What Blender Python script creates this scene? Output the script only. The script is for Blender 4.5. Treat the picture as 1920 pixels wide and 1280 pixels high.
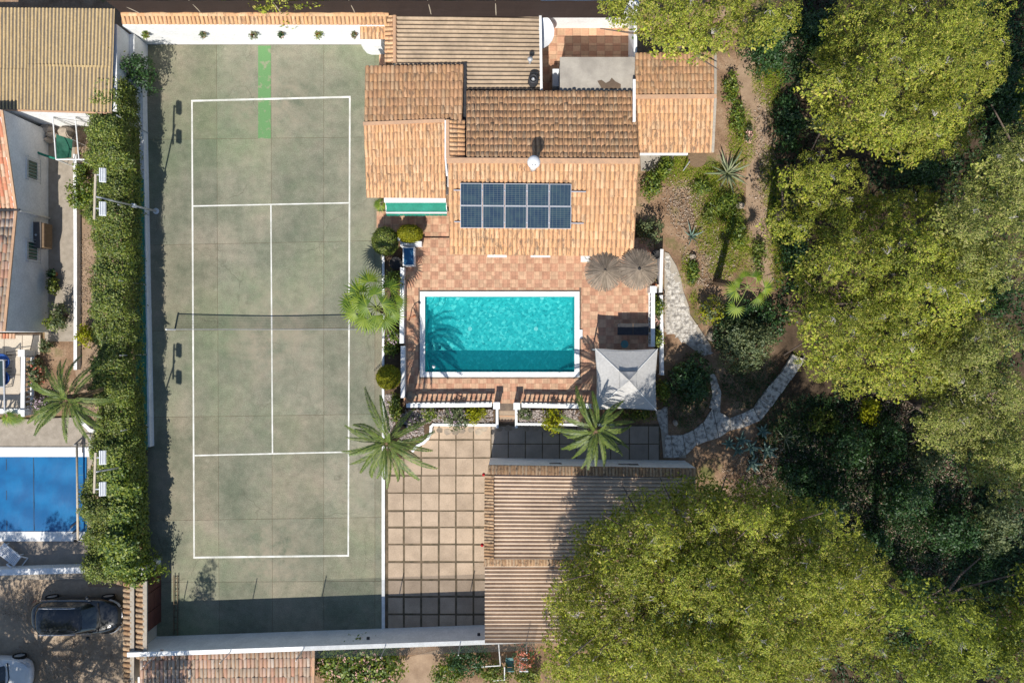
import bpy, math, random
import numpy as np
from mathutils import Vector, Matrix, Euler

for o in list(bpy.data.objects):
    bpy.data.objects.remove(o)
SC = bpy.context.scene
COL = SC.collection

# ---------------------------------------------------------------- camera, light
S, H = 36.1, 42.0                    # photo pixels per metre on the ground, camera height
cam = bpy.data.cameras.new('camera')
cam.sensor_width = 36
cam.lens = 36 * H / (1920 / S)
cam.clip_end = 2000
camo = bpy.data.objects.new('camera', cam); COL.objects.link(camo)
camo.location = (0, 0, H)
SC.camera = camo

SHX, SHY = 0.165, 0.80               # shadow run per metre of height (east, north)
el = math.atan(1 / math.hypot(SHX, SHY))
W = bpy.data.worlds.new('World'); SC.world = W; W.use_nodes = True
wn = W.node_tree
bgn = wn.nodes['Background']; bgn.inputs['Strength'].default_value = 0.115
sky = wn.nodes.new('ShaderNodeTexSky'); sky.sky_type = 'NISHITA'; sky.sun_disc = False
sky.sun_elevation = el; sky.sun_rotation = math.radians(192)
sky.air_density = 1.0; sky.dust_density = 0.4; sky.ozone_density = 2.5
wn.links.new(sky.outputs[0], bgn.inputs[0])
sun = bpy.data.lights.new('sun', 'SUN'); sun.energy = 5.0; sun.angle = math.radians(0.5)
sun.color = (1.0, 0.95, 0.87)
suno = bpy.data.objects.new('sun', sun); COL.objects.link(suno); suno.location = (-10, -60, 80)
suno.rotation_euler = Vector((SHX, SHY, -1)).to_track_quat('-Z', 'Y').to_euler()
SC.view_settings.view_transform = 'Standard'
SC.view_settings.look = 'None'
SC.view_settings.exposure = 0.21
SC.view_settings.gamma = 1.0
SC.cycles.max_bounces = 6
SC.cycles.transparent_max_bounces = 12

R = random.Random(7)
NR = np.random.default_rng(11)

def P(px, py, z=0.0):
    k = (1 - z / H) / S
    return Vector(((px - 960) * k, (640 - py) * k, z))

# ---------------------------------------------------------------- object helpers
ORG = {}
def org(o):
    return ORG.get(o.name, Vector((0, 0, 0)))

def props(o, label=None, cat=None, group=None, kind=None):
    if label: o['label'] = label
    if cat: o['category'] = cat
    if group: o['group'] = group
    if kind: o['kind'] = kind
    return o

def thing(name, label, cat, loc=(0, 0, 0), rz=0.0, group=None):
    o = bpy.data.objects.new(name, None); COL.objects.link(o)
    o.empty_display_size = 0.2
    o.location = loc; o.rotation_euler = (0, 0, rz)
    ORG[o.name] = Vector(loc)
    return props(o, label, cat, group)

def npmesh(name, V, F, m, parent=None, smooth=False, local=False, kind=None, label=None):
    V = np.asarray(V, dtype=np.float32).reshape(-1, 3).copy()
    F = np.asarray(F, dtype=np.int32)
    me = bpy.data.meshes.new(name)
    if parent is not None and not local:
        V -= np.array(org(parent), dtype=np.float32)
    k = F.shape[1]
    me.vertices.add(len(V)); me.vertices.foreach_set('co', V.ravel())
    me.loops.add(F.size); me.loops.foreach_set('vertex_index', F.ravel())
    me.polygons.add(len(F))
    me.polygons.foreach_set('loop_start', np.arange(0, F.size, k, dtype=np.int32))
    if smooth: me.polygons.foreach_set('use_smooth', np.ones(len(F), dtype=bool))
    me.update(calc_edges=True); me.validate()
    me.materials.append(m)
    o = bpy.data.objects.new(name, me); COL.objects.link(o)
    if parent is not None:
        o.parent = parent; ORG[o.name] = org(parent)
    if kind: o['kind'] = kind
    if label: o['label'] = label
    return o

class MB:
    def __init__(s): s.v = []; s.f = []
    def add(s, vs, fs):
        b = len(s.v); s.v += [tuple(v) for v in vs]; s.f += [tuple(b + i for i in f) for f in fs]; return s
    def box(s, x0, y0, z0, x1, y1, z1):
        if x0 > x1: x0, x1 = x1, x0
        if y0 > y1: y0, y1 = y1, y0
        return s.prism([(x0, y0), (x1, y0), (x1, y1), (x0, y1)], z0, z1)
    def pbox(s, px0, py0, px1, py1, z0, z1):       # box from its outline as the camera sees it at the height z1
        a = P(px0, py0, z1); b = P(px1, py1, z1)
        return s.box(a.x, a.y, z0, b.x, b.y, z1)
    def prism(s, poly, z0, z1, top=None):
        n = len(poly); top = top or poly
        ar = sum(poly[i][0] * poly[(i + 1) % n][1] - poly[(i + 1) % n][0] * poly[i][1] for i in range(n))
        if ar < 0: poly = poly[::-1]; top = top[::-1]
        vs = [(p[0], p[1], z0) for p in poly] + [(p[0], p[1], z1) for p in top]
        fs = [tuple(range(n - 1, -1, -1)), tuple(range(n, 2 * n))]
        fs += [(i, (i + 1) % n, n + (i + 1) % n, n + i) for i in range(n)]
        return s.add(vs, fs)
    def bar(s, p, q, w, h=None):
        p, q = Vector(p), Vector(q); h = h or w
        d = (q - p).normalized(); u = d.cross(Vector((0, 0, 1)))
        if u.length < 1e-3: u = Vector((1, 0, 0))
        u.normalize(); n = u.cross(d)
        vs = [b + u * (sx * w / 2) + n * (sz * h / 2) for b in (p, q) for sx, sz in ((-1, -1), (1, -1), (1, 1), (-1, 1))]
        return s.add(vs, [(0, 1, 2, 3), (7, 6, 5, 4), (0, 4, 5, 1), (1, 5, 6, 2), (2, 6, 7, 3), (3, 7, 4, 0)])
    def tube(s, pts, r, n=6, r1=None, caps=True):
        pts = [Vector(p) for p in pts]; m = len(pts); b = []
        rs = r if isinstance(r, (list, tuple)) else [r + (((r1 if r1 is not None else r) - r) * i / max(1, m - 1)) for i in range(m)]
        vs = []
        for i, p in enumerate(pts):
            d = (pts[min(i + 1, m - 1)] - pts[max(i - 1, 0)]).normalized()
            u = d.cross(Vector((0.13, 0.97, 0.2))); u.normalize(); w = d.cross(u)
            for k in range(n):
                a = 2 * math.pi * k / n
                vs.append(p + (u * math.cos(a) + w * math.sin(a)) * rs[i])
        fs = [(i * n + k, i * n + (k + 1) % n, (i + 1) * n + (k + 1) % n, (i + 1) * n + k) for i in range(m - 1) for k in range(n)]
        if caps: fs += [tuple(range(n - 1, -1, -1)), tuple((m - 1) * n + k for k in range(n))]
        return s.add(vs, fs)
    def lathe(s, prof, c=(0, 0, 0), n=12, cap=True):
        vs = [(c[0] + r * math.cos(2 * math.pi * k / n), c[1] + r * math.sin(2 * math.pi * k / n), c[2] + z) for r, z in prof for k in range(n)]
        m = len(prof)
        fs = [(i * n + k, i * n + (k + 1) % n, (i + 1) * n + (k + 1) % n, (i + 1) * n + k) for i in range(m - 1) for k in range(n)]
        if cap: fs += [tuple(range(n - 1, -1, -1)), tuple((m - 1) * n + k for k in range(n))]
        return s.add(vs, fs)
    def poly(s, pts):
        return s.add(pts, [tuple(range(len(pts)))])
    def build(s, name, m, parent=None, smooth=False, local=False, kind=None, label=None, bevel=0):
        me = bpy.data.meshes.new(name)
        o3 = org(parent) if (parent is not None and not local) else Vector((0, 0, 0))
        me.from_pydata([(v[0] - o3[0], v[1] - o3[1], v[2] - o3[2]) for v in s.v], [], s.f)
        me.update()
        if smooth: me.polygons.foreach_set('use_smooth', [True] * len(me.polygons))
        me.materials.append(m)
        o = bpy.data.objects.new(name, me); COL.objects.link(o)
        if parent is not None:
            o.parent = parent; ORG[o.name] = org(parent)
        if kind: o['kind'] = kind
        if label: o['label'] = label
        if bevel:
            md = o.modifiers.new('bevel', 'BEVEL'); md.width = bevel; md.segments = 2; md.limit_method = 'ANGLE'
        return o

def solo(o, label, cat, group=None):           # a thing that is one mesh
    return props(o, label, cat, group)

def dup(root, loc=None, rz=None, label=None, group=None, parent=None):
    r = root.copy(); COL.objects.link(r)
    if parent is not None: r.parent = parent
    if loc is not None: r.location = loc
    if rz is not None: r.rotation_euler = (0, 0, rz)
    if label: r['label'] = label
    if group: r['group'] = group
    for ch in list(root.children):
        dup(ch, parent=r)
    return r

def sub(px0, py0, px1, py1, n):                # n points along a photo segment
    return [(px0 + (px1 - px0) * i / (n - 1), py0 + (py1 - py0) * i / (n - 1)) for i in range(n)]

# ---------------------------------------------------------------- materials
def base_mat(name):
    m = bpy.data.materials.new(name); m.use_nodes = True
    nt = m.node_tree; b = nt.nodes['Principled BSDF']
    return m, nt, b
def node(nt, t, **kw):
    n = nt.nodes.new(t)
    for k, v in kw.items():
        if hasattr(n, k): setattr(n, k, v)
        else: n.inputs[k].default_value = v
    return n
def posn(nt): return node(nt, 'ShaderNodeNewGeometry').outputs['Position']
def noise(nt, scale, detail=4, rough=0.55, vec=None, stretch=None):
    n = node(nt, 'ShaderNodeTexNoise'); n.inputs['Scale'].default_value = scale
    n.inputs['Detail'].default_value = detail; n.inputs['Roughness'].default_value = rough
    v = vec or posn(nt)
    if stretch:
        mp = node(nt, 'ShaderNodeMapping'); mp.inputs['Scale'].default_value = stretch
        nt.links.new(v, mp.inputs[0]); v = mp.outputs[0]
    nt.links.new(v, n.inputs['Vector'])
    return n.outputs['Fac']
def ramp(nt, fac, stops, interp='LINEAR'):
    r = node(nt, 'ShaderNodeValToRGB'); r.color_ramp.interpolation = interp
    e = r.color_ramp.elements
    while len(e) < len(stops): e.new(0.5)
    for i, (p, c) in enumerate(stops):
        e[i].position = p
        e[i].color = (c[0], c[1], c[2], 1) if isinstance(c, (tuple, list)) else (c, c, c, 1)
    nt.links.new(fac, r.inputs[0]); return r.outputs[0]
def mix(nt, fac, a, b, mode='MIX'):
    n = node(nt, 'ShaderNodeMix', data_type='RGBA', blend_type=mode)
    if isinstance(fac, (int, float)): n.inputs[0].default_value = fac
    else: nt.links.new(fac, n.inputs[0])
    for i, c in ((6, a), (7, b)):
        if isinstance(c, (tuple, list)): n.inputs[i].default_value = (c[0], c[1], c[2], 1)
        else: nt.links.new(c, n.inputs[i])
    return n.outputs[2]
def mth(nt, op, a, b=None):
    n = node(nt, 'ShaderNodeMath', operation=op)
    for i, c in ((0, a), (1, b)):
        if c is None: continue
        if isinstance(c, (int, float)): n.inputs[i].default_value = c
        else: nt.links.new(c, n.inputs[i])
    return n.outputs[0]
def rnd(nt):                                    # one random number per object and per loose piece
    a = node(nt, 'ShaderNodeObjectInfo').outputs['Random']
    b = node(nt, 'ShaderNodeNewGeometry').outputs['Random Per Island']
    return mth(nt, 'FRACT', mth(nt, 'ADD', a, b))
def bump(nt, b, fac, strength, dist=0.02):
    n = node(nt, 'ShaderNodeBump'); n.inputs['Strength'].default_value = strength; n.inputs['Distance'].default_value = dist
    nt.links.new(fac, n.inputs['Height']); nt.links.new(n.outputs[0], b.inputs['Normal'])

def mat(name, c1, c2=None, scale=3.0, rough=0.8, bmp=0.0, rv=0.0, fine=None, spec=0.25, metal=0.0, stretch=None, lo=0.35, hi=0.65):
    m, nt, b = base_mat(name)
    b.inputs['Roughness'].default_value = rough; b.inputs['Metallic'].default_value = metal
    b.inputs['Specular IOR Level'].default_value = spec
    if c2 is None: c2 = tuple(x * 0.8 for x in c1)
    f = noise(nt, scale, 5, 0.6, stretch=stretch)
    c = ramp(nt, f, [(lo, c1), (hi, c2)])
    g = noise(nt, fine or scale * 9, 3, 0.7, stretch=stretch)
    c = mix(nt, 0.55, c, ramp(nt, g, [(0.25, 0.72), (0.75, 1.25)]), 'MULTIPLY')
    if rv:
        c = mix(nt, 1.0, c, ramp(nt, rnd(nt), [(0, 1 - rv), (1, 1 + rv)]), 'MULTIPLY')
    nt.links.new(c, b.inputs['Base Color'])
    if bmp: bump(nt, b, g, bmp)
    return m

def leafmat(name, cols, trans=0.3, gloss=0.12, big=0.0):
    m, nt, b = base_mat(name)
    n = len(cols)
    c = ramp(nt, rnd(nt), [(i / (n - 1), cc) for i, cc in enumerate(cols)])
    if big:
        c = mix(nt, 1.0, c, ramp(nt, noise(nt, big, 3), [(0.35, 0.75), (0.65, 1.2)]), 'MULTIPLY')
    b.inputs['Roughness'].default_value = 0.55; b.inputs['Specular IOR Level'].default_value = gloss * 2
    nt.links.new(c, b.inputs['Base Color'])
    t = node(nt, 'ShaderNodeBsdfTranslucent'); nt.links.new(mix(nt, 1.0, c, (1.5, 1.5, 0.8), 'MULTIPLY'), t.inputs[0])
    ms = node(nt, 'ShaderNodeMixShader'); ms.inputs[0].default_value = trans
    nt.links.new(b.outputs[0], ms.inputs[1]); nt.links.new(t.outputs[0], ms.inputs[2])
    nt.links.new(ms.outputs[0], nt.nodes['Material Output'].inputs[0])
    return m

M = {}
M['white'] = mat('white_render', (0.80, 0.80, 0.79), (0.70, 0.70, 0.69), 1.2, 0.9, 0.15, spec=0.1)
M['whitepaint'] = mat('white_paint', (0.80, 0.80, 0.78), (0.66, 0.66, 0.64), 3, 0.6)
M['cream'] = mat('cream_wall', (0.62, 0.56, 0.46), (0.5, 0.45, 0.38), 2, 0.9)
M['line'] = mat('court_line_paint', (0.74, 0.73, 0.68), (0.50, 0.50, 0.44), 1.4, 0.8, fine=18)
M['steel'] = mat('galvanised_steel', (0.55, 0.56, 0.57), (0.42, 0.43, 0.44), 8, 0.45, metal=0.35)
M['dark'] = mat('dark_metal', (0.03, 0.03, 0.035), (0.05, 0.05, 0.05), 6, 0.5)
M['black'] = mat('black_plastic', (0.012, 0.012, 0.014), (0.02, 0.02, 0.02), 6, 0.5)
M['beam'] = mat('pale_painted_beam', (0.52, 0.44, 0.33), (0.42, 0.36, 0.28), 6, 0.7)
M['wood'] = mat('weathered_wood', (0.22, 0.15, 0.09), (0.15, 0.10, 0.06), 4, 0.8, 0.3, stretch=(1, 8, 1))
M['concrete'] = mat('concrete', (0.42, 0.38, 0.32), (0.30, 0.27, 0.23), 1.2, 0.95, 0.3, fine=25)
M['greyslab'] = mat('grey_paving', (0.36, 0.30, 0.24), (0.28, 0.235, 0.19), 1.5, 0.9, 0.2, rv=0.08, fine=22)
M['path'] = mat('gravel_concrete', (0.36, 0.31, 0.25), (0.28, 0.24, 0.19), 3, 0.95, 0.3, fine=28)
M['beige'] = mat('beige_tile', (0.52, 0.45, 0.36), (0.46, 0.40, 0.32), 2, 0.8, 0.1, rv=0.06)
M['grout'] = mat('dark_grout', (0.20, 0.15, 0.11), (0.13, 0.10, 0.08), 4, 0.95)
M['slab'] = mat('exposed_aggregate_slab', (0.465, 0.355, 0.255), (0.355, 0.27, 0.192), 1.1, 0.95, 0.5, rv=0.11, fine=15)
M['joint'] = mat('mossy_joint', (0.17, 0.125, 0.08), (0.09, 0.072, 0.045), 3, 0.95, 0.3)
M['awning'] = mat('green_awning_cloth', (0.012, 0.17, 0.115), (0.02, 0.22, 0.155), 2, 0.7)
M['greennet'] = mat('green_shade_net', (0.01, 0.10, 0.085), (0.015, 0.13, 0.11), 2, 0.8)
M['brownnet'] = mat('brown_wind_screen', (0.030, 0.020, 0.017), (0.045, 0.030, 0.025), 1, 0.9, stretch=(0.3, 1, 30))
M['greendoor'] = mat('green_shutter', (0.05, 0.16, 0.11), (0.04, 0.12, 0.08), 3, 0.6)
M['redgate'] = mat('red_oxide_gate', (0.14, 0.055, 0.042), (0.11, 0.045, 0.035), 3, 0.6, rv=0.1)
M['terracotta'] = mat('terracotta_pot', (0.42, 0.16, 0.075), (0.32, 0.13, 0.07), 8, 0.8)
M['darkpot'] = mat('dark_pot', (0.05, 0.045, 0.045), (0.03, 0.03, 0.03), 8, 0.7)
M['soil'] = mat('planter_soil', (0.14, 0.09, 0.055), (0.08, 0.055, 0.035), 6, 1.0, 0.6)
M['pebble'] = mat('grey_pebbles', (0.42, 0.37, 0.33), (0.24, 0.20, 0.19), 12, 0.9, 0.6, rv=0.45)
M['stone'] = mat('field_stone', (0.36, 0.29, 0.21), (0.24, 0.20, 0.16), 4, 0.9, 0.4, rv=0.35)
M['mortar'] = mat('pale_mortar', (0.42, 0.37, 0.30), (0.33, 0.29, 0.24), 6, 0.95, 0.3)
M['bark'] = mat('pine_bark', (0.17, 0.13, 0.11), (0.10, 0.075, 0.06), 5, 0.95, 0.5, stretch=(3, 3, 0.6))
M['twig'] = mat('pale_grey_twig', (0.52, 0.48, 0.45), (0.38, 0.35, 0.33), 5, 0.9)
M['palmbark'] = mat('palm_bark', (0.17, 0.11, 0.065), (0.10, 0.065, 0.04), 8, 0.95, 0.6)
M['rubber'] = mat('tyre_rubber', (0.015, 0.015, 0.015), (0.02, 0.02, 0.02), 9, 0.85)
M['alu'] = mat('aluminium', (0.72, 0.72, 0.74), (0.62, 0.62, 0.65), 5, 0.35, metal=0.5)
M['red'] = mat('red_plastic', (0.45, 0.015, 0.02), (0.38, 0.012, 0.02), 5, 0.5)
M['blueplastic'] = mat('blue_plastic', (0.03, 0.14, 0.27), (0.03, 0.11, 0.22), 5, 0.5)
M['cushion'] = mat('blue_cushion', (0.025, 0.085, 0.30), (0.02, 0.06, 0.22), 4, 0.9, rv=0.1)
M['canvas'] = mat('grey_white_canvas', (0.46, 0.45, 0.43), (0.41, 0.40, 0.385), 1.0, 0.9)
M['plastic'] = mat('white_plastic', (0.72, 0.74, 0.75), (0.65, 0.66, 0.68), 3, 0.45, spec=0.4)
M['tileband'] = mat('pink_mortar_ridge', (0.56, 0.34, 0.20), (0.44, 0.28, 0.18), 3, 0.9, 0.3)
M['teal'] = mat('teal_hose', (0.10, 0.22, 0.22), (0.08, 0.18, 0.18), 4, 0.6)
M['rock'] = mat('pale_rock', (0.50, 0.42, 0.33), (0.36, 0.30, 0.24), 4, 0.9, 0.5, rv=0.2)
M['straw'] = mat('weathered_straw', (0.27, 0.215, 0.16), (0.18, 0.145, 0.11), 2.5, 0.95, 0.4, rv=0.35)
M['lattice'] = mat('green_tarpaulin', (0.012, 0.07, 0.045), (0.02, 0.10, 0.065), 3, 0.75)
M['shadecloth'] = M['greennet']

def tile_mat():
    m, nt, b = base_mat('barrel_tile_clay')
    b.inputs['Roughness'].default_value = 0.9; b.inputs['Specular IOR Level'].default_value = 0.15
    c = ramp(nt, rnd(nt), [(0, (0.54, 0.30, 0.155)), (0.3, (0.64, 0.37, 0.20)), (0.6, (0.59, 0.335, 0.165)), (0.82, (0.54, 0.35, 0.20)), (1, (0.67, 0.43, 0.25))])
    d = noise(nt, 6.0, 6, 0.7, stretch=(1.3, .42, 1))
    big = noise(nt, 0.35, 3)
    li = mth(nt, 'MULTIPLY', ramp(nt, d, [(0.51, 0.0), (0.60, 1.0)]), ramp(nt, big, [(0.36, 0.25), (0.60, 0.85)]))
    c = mix(nt, li, c, (0.17, 0.12, 0.085))
    c = mix(nt, 0.5, c, ramp(nt, noise(nt, 30, 3), [(0.3, 0.75), (0.7, 1.25)]), 'MULTIPLY')
    nt.links.new(c, b.inputs['Base Color']); return m
M['tile'] = tile_mat()
def tile_mat2(name, stops, li_lo, li_col):
    m, nt, b = base_mat(name)
    b.inputs['Roughness'].default_value = 0.9; b.inputs['Specular IOR Level'].default_value = 0.15
    c = ramp(nt, rnd(nt), stops)
    li = ramp(nt, noise(nt, 7.0, 6, 0.7), [(li_lo, 0.0), (li_lo + 0.14, 1.0)])
    c = mix(nt, li, c, li_col)
    nt.links.new(c, b.inputs['Base Color']); return m
M['tileold'] = tile_mat2('old_lichen_tile', [(0, (0.33, 0.20, 0.11)), (0.35, (0.42, 0.27, 0.15)), (0.7, (0.36, 0.26, 0.17)), (1, (0.48, 0.33, 0.20))], 0.5, (0.12, 0.085, 0.06))
M['tilered'] = tile_mat2('red_pantile', [(0, (0.46, 0.17, 0.10)), (0.4, (0.55, 0.24, 0.14)), (0.7, (0.50, 0.33, 0.22)), (1, (0.58, 0.40, 0.28))], 0.55, (0.20, 0.12, 0.09))
M['tilegrey'] = tile_mat2('pale_flat_tile', [(0, (0.42, 0.31, 0.22)), (0.4, (0.50, 0.39, 0.29)), (0.75, (0.55, 0.30, 0.20)), (1, (0.60, 0.50, 0.40))], 0.58, (0.22, 0.17, 0.10))
M['pan'] = mat('pan_tile_dark', (0.40, 0.235, 0.13), (0.20, 0.125, 0.08), 3.5, 0.95, 0.3)

def court_mat():
    m, nt, b = base_mat('worn_green_court')
    b.inputs['Roughness'].default_value = 0.95; b.inputs['Specular IOR Level'].default_value = 0.1
    g = noise(nt, 0.33, 6, 0.65)
    c = ramp(nt, g, [(0.36, (0.148, 0.162, 0.114)), (0.50, (0.212, 0.210, 0.154)), (0.64, (0.270, 0.244, 0.184))])
    gr = ramp(nt, noise(nt, 0.16, 5, 0.6), [(0.48, 0.0), (0.68, 0.5)])
    c = mix(nt, gr, c, (0.135, 0.200, 0.100))
    c = mix(nt, 0.6, c, ramp(nt, noise(nt, 2.2, 6, 0.7), [(0.3, 0.72), (0.7, 1.3)]), 'MULTIPLY')
    c = mix(nt, 0.9, c, ramp(nt, noise(nt, 22, 3, 0.7), [(0.25, 0.6), (0.75, 1.4)]), 'MULTIPLY')
    c = mix(nt, ramp(nt, rnd(nt), [(0.3, 0.0), (1, 0.30)]), c, mix(nt, 1.0, c, (1.12, 0.93, 0.84), 'MULTIPLY'))
    c = mix(nt, 1.0, c, ramp(nt, rnd(nt), [(0, 0.88), (0.5, 1.05), (1, 0.92)]), 'MULTIPLY')
    for wx, wy in ((-12.5, 12.6), (-12.4, -11.2), (-12.5, 0.3)):          # wear where the players stand
        vd = node(nt, 'ShaderNodeVectorMath', operation='DISTANCE'); nt.links.new(posn(nt), vd.inputs[0]); vd.inputs[1].default_value = (wx, wy, 0)
        wear = mth(nt, 'MULTIPLY', ramp(nt, mth(nt, 'MULTIPLY', vd.outputs['Value'], 0.2), [(0.15, 0.75), (0.62, 0.0)]), ramp(nt, noise(nt, 1.3, 7, 0.75), [(0.40, 0.0), (0.62, 1.0)]))
        c = mix(nt, wear, c, (0.31, 0.265, 0.195))
    vo = node(nt, 'ShaderNodeTexVoronoi', feature='DISTANCE_TO_EDGE'); vo.inputs['Scale'].default_value = 0.22
    wv = node(nt, 'ShaderNodeVectorMath', operation='ADD'); nz = node(nt, 'ShaderNodeTexNoise'); nz.inputs['Scale'].default_value = 0.9; nz.inputs['Detail'].default_value = 6
    nt.links.new(posn(nt), nz.inputs['Vector']); nt.links.new(posn(nt), wv.inputs[0]); nt.links.new(nz.outputs['Color'], wv.inputs[1]); nt.links.new(wv.outputs[0], vo.inputs['Vector'])
    crack = mth(nt, 'MULTIPLY', ramp(nt, vo.outputs['Distance'], [(0.0, 1.0), (0.006, 0.0)]), ramp(nt, noise(nt, 0.3, 3), [(0.48, 0.0), (0.60, 0.55)]))
    c = mix(nt, crack, c, (0.10, 0.10, 0.07))
    st = ramp(nt, noise(nt, 0.9, 8, 0.75), [(0.63, 0.0), (0.70, 0.35)])
    c = mix(nt, st, c, (0.42, 0.39, 0.30))
    nt.links.new(c, b.inputs['Base Color']); bump(nt, b, noise(nt, 40, 2), 0.2); return m
M['court'] = court_mat()
M['greenpaint'] = mat('fresh_green_paint', (0.13, 0.26, 0.105), (0.25, 0.262, 0.165), 2.6, 0.95, 0.2, lo=0.55, hi=0.64)

def terrace_mat():
    m, nt, b = base_mat('terracotta_floor_tile')
    b.inputs['Roughness'].default_value = 0.75; b.inputs['Specular IOR Level'].default_value = 0.2
    sn = node(nt, 'ShaderNodeVectorMath', operation='SNAP'); sn.inputs[1].default_value = (0.41, 0.41, 50)
    ad = node(nt, 'ShaderNodeVectorMath', operation='ADD'); ad.inputs[1].default_value = (0.1, 0.1, 0)
    nt.links.new(posn(nt), ad.inputs[0]); nt.links.new(ad.outputs[0], sn.inputs[0])
    wn2 = node(nt, 'ShaderNodeTexWhiteNoise'); nt.links.new(sn.outputs[0], wn2.inputs[0])
    s2 = node(nt, 'ShaderNodeSeparateXYZ'); nt.links.new(sn.outputs[0], s2.inputs[0])
    ck = mth(nt, 'FRACT', mth(nt, 'ADD', mth(nt, 'MULTIPLY', mth(nt, 'ADD', s2.outputs[0], s2.outputs[1]), 0.5 / 0.41), 0.01))
    ck = mth(nt, 'ADD', mth(nt, 'MULTIPLY', mth(nt, 'GREATER_THAN', ck, 0.26), 0.62), mth(nt, 'MULTIPLY', wn2.outputs['Value'], 0.38))
    c = ramp(nt, ck, [(0, (0.45, 0.24, 0.15)), (0.42, (0.49, 0.275, 0.175)), (0.58, (0.525, 0.32, 0.20)), (1, (0.54, 0.345, 0.22))])
    c = mix(nt, 1.0, c, ramp(nt, rnd(nt), [(0, 0.82), (1, 1.14)]), 'MULTIPLY')
    c = mix(nt, 0.6, c, ramp(nt, noise(nt, 9, 4), [(0.3, 0.8), (0.7, 1.2)]), 'MULTIPLY')
    nt.links.new(c, b.inputs['Base Color']); return m
M['floor'] = terrace_mat()

def ground_mat():
    m, nt, b = base_mat('dry_garden_ground')
    b.inputs['Roughness'].default_value = 1.0; b.inputs['Specular IOR Level'].default_value = 0.05
    soil = ramp(nt, noise(nt, 0.8, 7, 0.65), [(0.35, (0.17, 0.105, 0.065)), (0.52, (0.27, 0.175, 0.11)), (0.66, (0.34, 0.24, 0.16))])
    lit = ramp(nt, noise(nt, 14, 4, 0.7), [(0.3, 0.6), (0.7, 1.35)])
    soil = mix(nt, 0.8, soil, lit, 'MULTIPLY')
    moss = ramp(nt, noise(nt, 0.55, 6, 0.7), [(0.55, 0.0), (0.66, 0.75)])
    c = mix(nt, moss, soil, (0.115, 0.135, 0.04))
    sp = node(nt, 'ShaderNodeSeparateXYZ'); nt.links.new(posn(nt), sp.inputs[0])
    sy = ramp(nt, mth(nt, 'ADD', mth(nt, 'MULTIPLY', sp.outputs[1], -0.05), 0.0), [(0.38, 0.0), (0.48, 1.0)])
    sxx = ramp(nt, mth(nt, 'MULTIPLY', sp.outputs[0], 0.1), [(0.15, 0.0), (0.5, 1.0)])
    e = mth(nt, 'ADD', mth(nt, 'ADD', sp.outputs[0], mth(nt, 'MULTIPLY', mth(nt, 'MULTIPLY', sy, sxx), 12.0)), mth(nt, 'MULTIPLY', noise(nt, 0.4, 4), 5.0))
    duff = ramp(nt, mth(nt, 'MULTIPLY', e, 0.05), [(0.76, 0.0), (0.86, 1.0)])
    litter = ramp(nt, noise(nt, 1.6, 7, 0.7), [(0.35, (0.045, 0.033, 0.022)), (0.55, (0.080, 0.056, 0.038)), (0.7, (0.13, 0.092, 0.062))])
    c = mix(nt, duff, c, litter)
    nt.links.new(c, b.inputs['Base Color']); bump(nt, b, noise(nt, 9, 6), 0.5, 0.05); return m
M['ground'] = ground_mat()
M['dirt'] = mat('sandy_dirt', (0.345, 0.245, 0.165), (0.255, 0.175, 0.115), 1.6, 1.0, 0.4, fine=16)
M['drive'] = mat('dirt_driveway', (0.42, 0.33, 0.24), (0.28, 0.215, 0.155), 0.9, 1.0, 0.4, fine=9)
M['pathstone'] = mat('white_washed_stone', (0.56, 0.52, 0.46), (0.22, 0.20, 0.18), 5.5, 0.9, 0.6, rv=0.14, lo=0.44, hi=0.62, fine=18)
M['corr'] = mat('corrugated_cement_tan', (0.42, 0.32, 0.22), (0.30, 0.23, 0.16), 1.2, 0.95, 0.2, rv=0.06, fine=7)
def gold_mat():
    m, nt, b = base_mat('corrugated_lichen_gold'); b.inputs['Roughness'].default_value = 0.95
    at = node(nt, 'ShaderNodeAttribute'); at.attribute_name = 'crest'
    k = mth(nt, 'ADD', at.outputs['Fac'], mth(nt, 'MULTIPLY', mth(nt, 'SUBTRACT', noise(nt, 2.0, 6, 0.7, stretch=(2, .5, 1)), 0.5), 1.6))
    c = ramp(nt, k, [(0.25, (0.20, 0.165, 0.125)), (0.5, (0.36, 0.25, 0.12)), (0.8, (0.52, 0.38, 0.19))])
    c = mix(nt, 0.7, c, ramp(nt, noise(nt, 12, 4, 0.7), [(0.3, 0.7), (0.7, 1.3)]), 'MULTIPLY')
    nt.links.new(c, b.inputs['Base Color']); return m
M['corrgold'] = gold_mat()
M['corrpink'] = mat('corrugated_cement_cream', (0.58, 0.45, 0.335), (0.46, 0.355, 0.265), 0.9, 0.95, 0.15, rv=0.06, fine=8)

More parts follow.
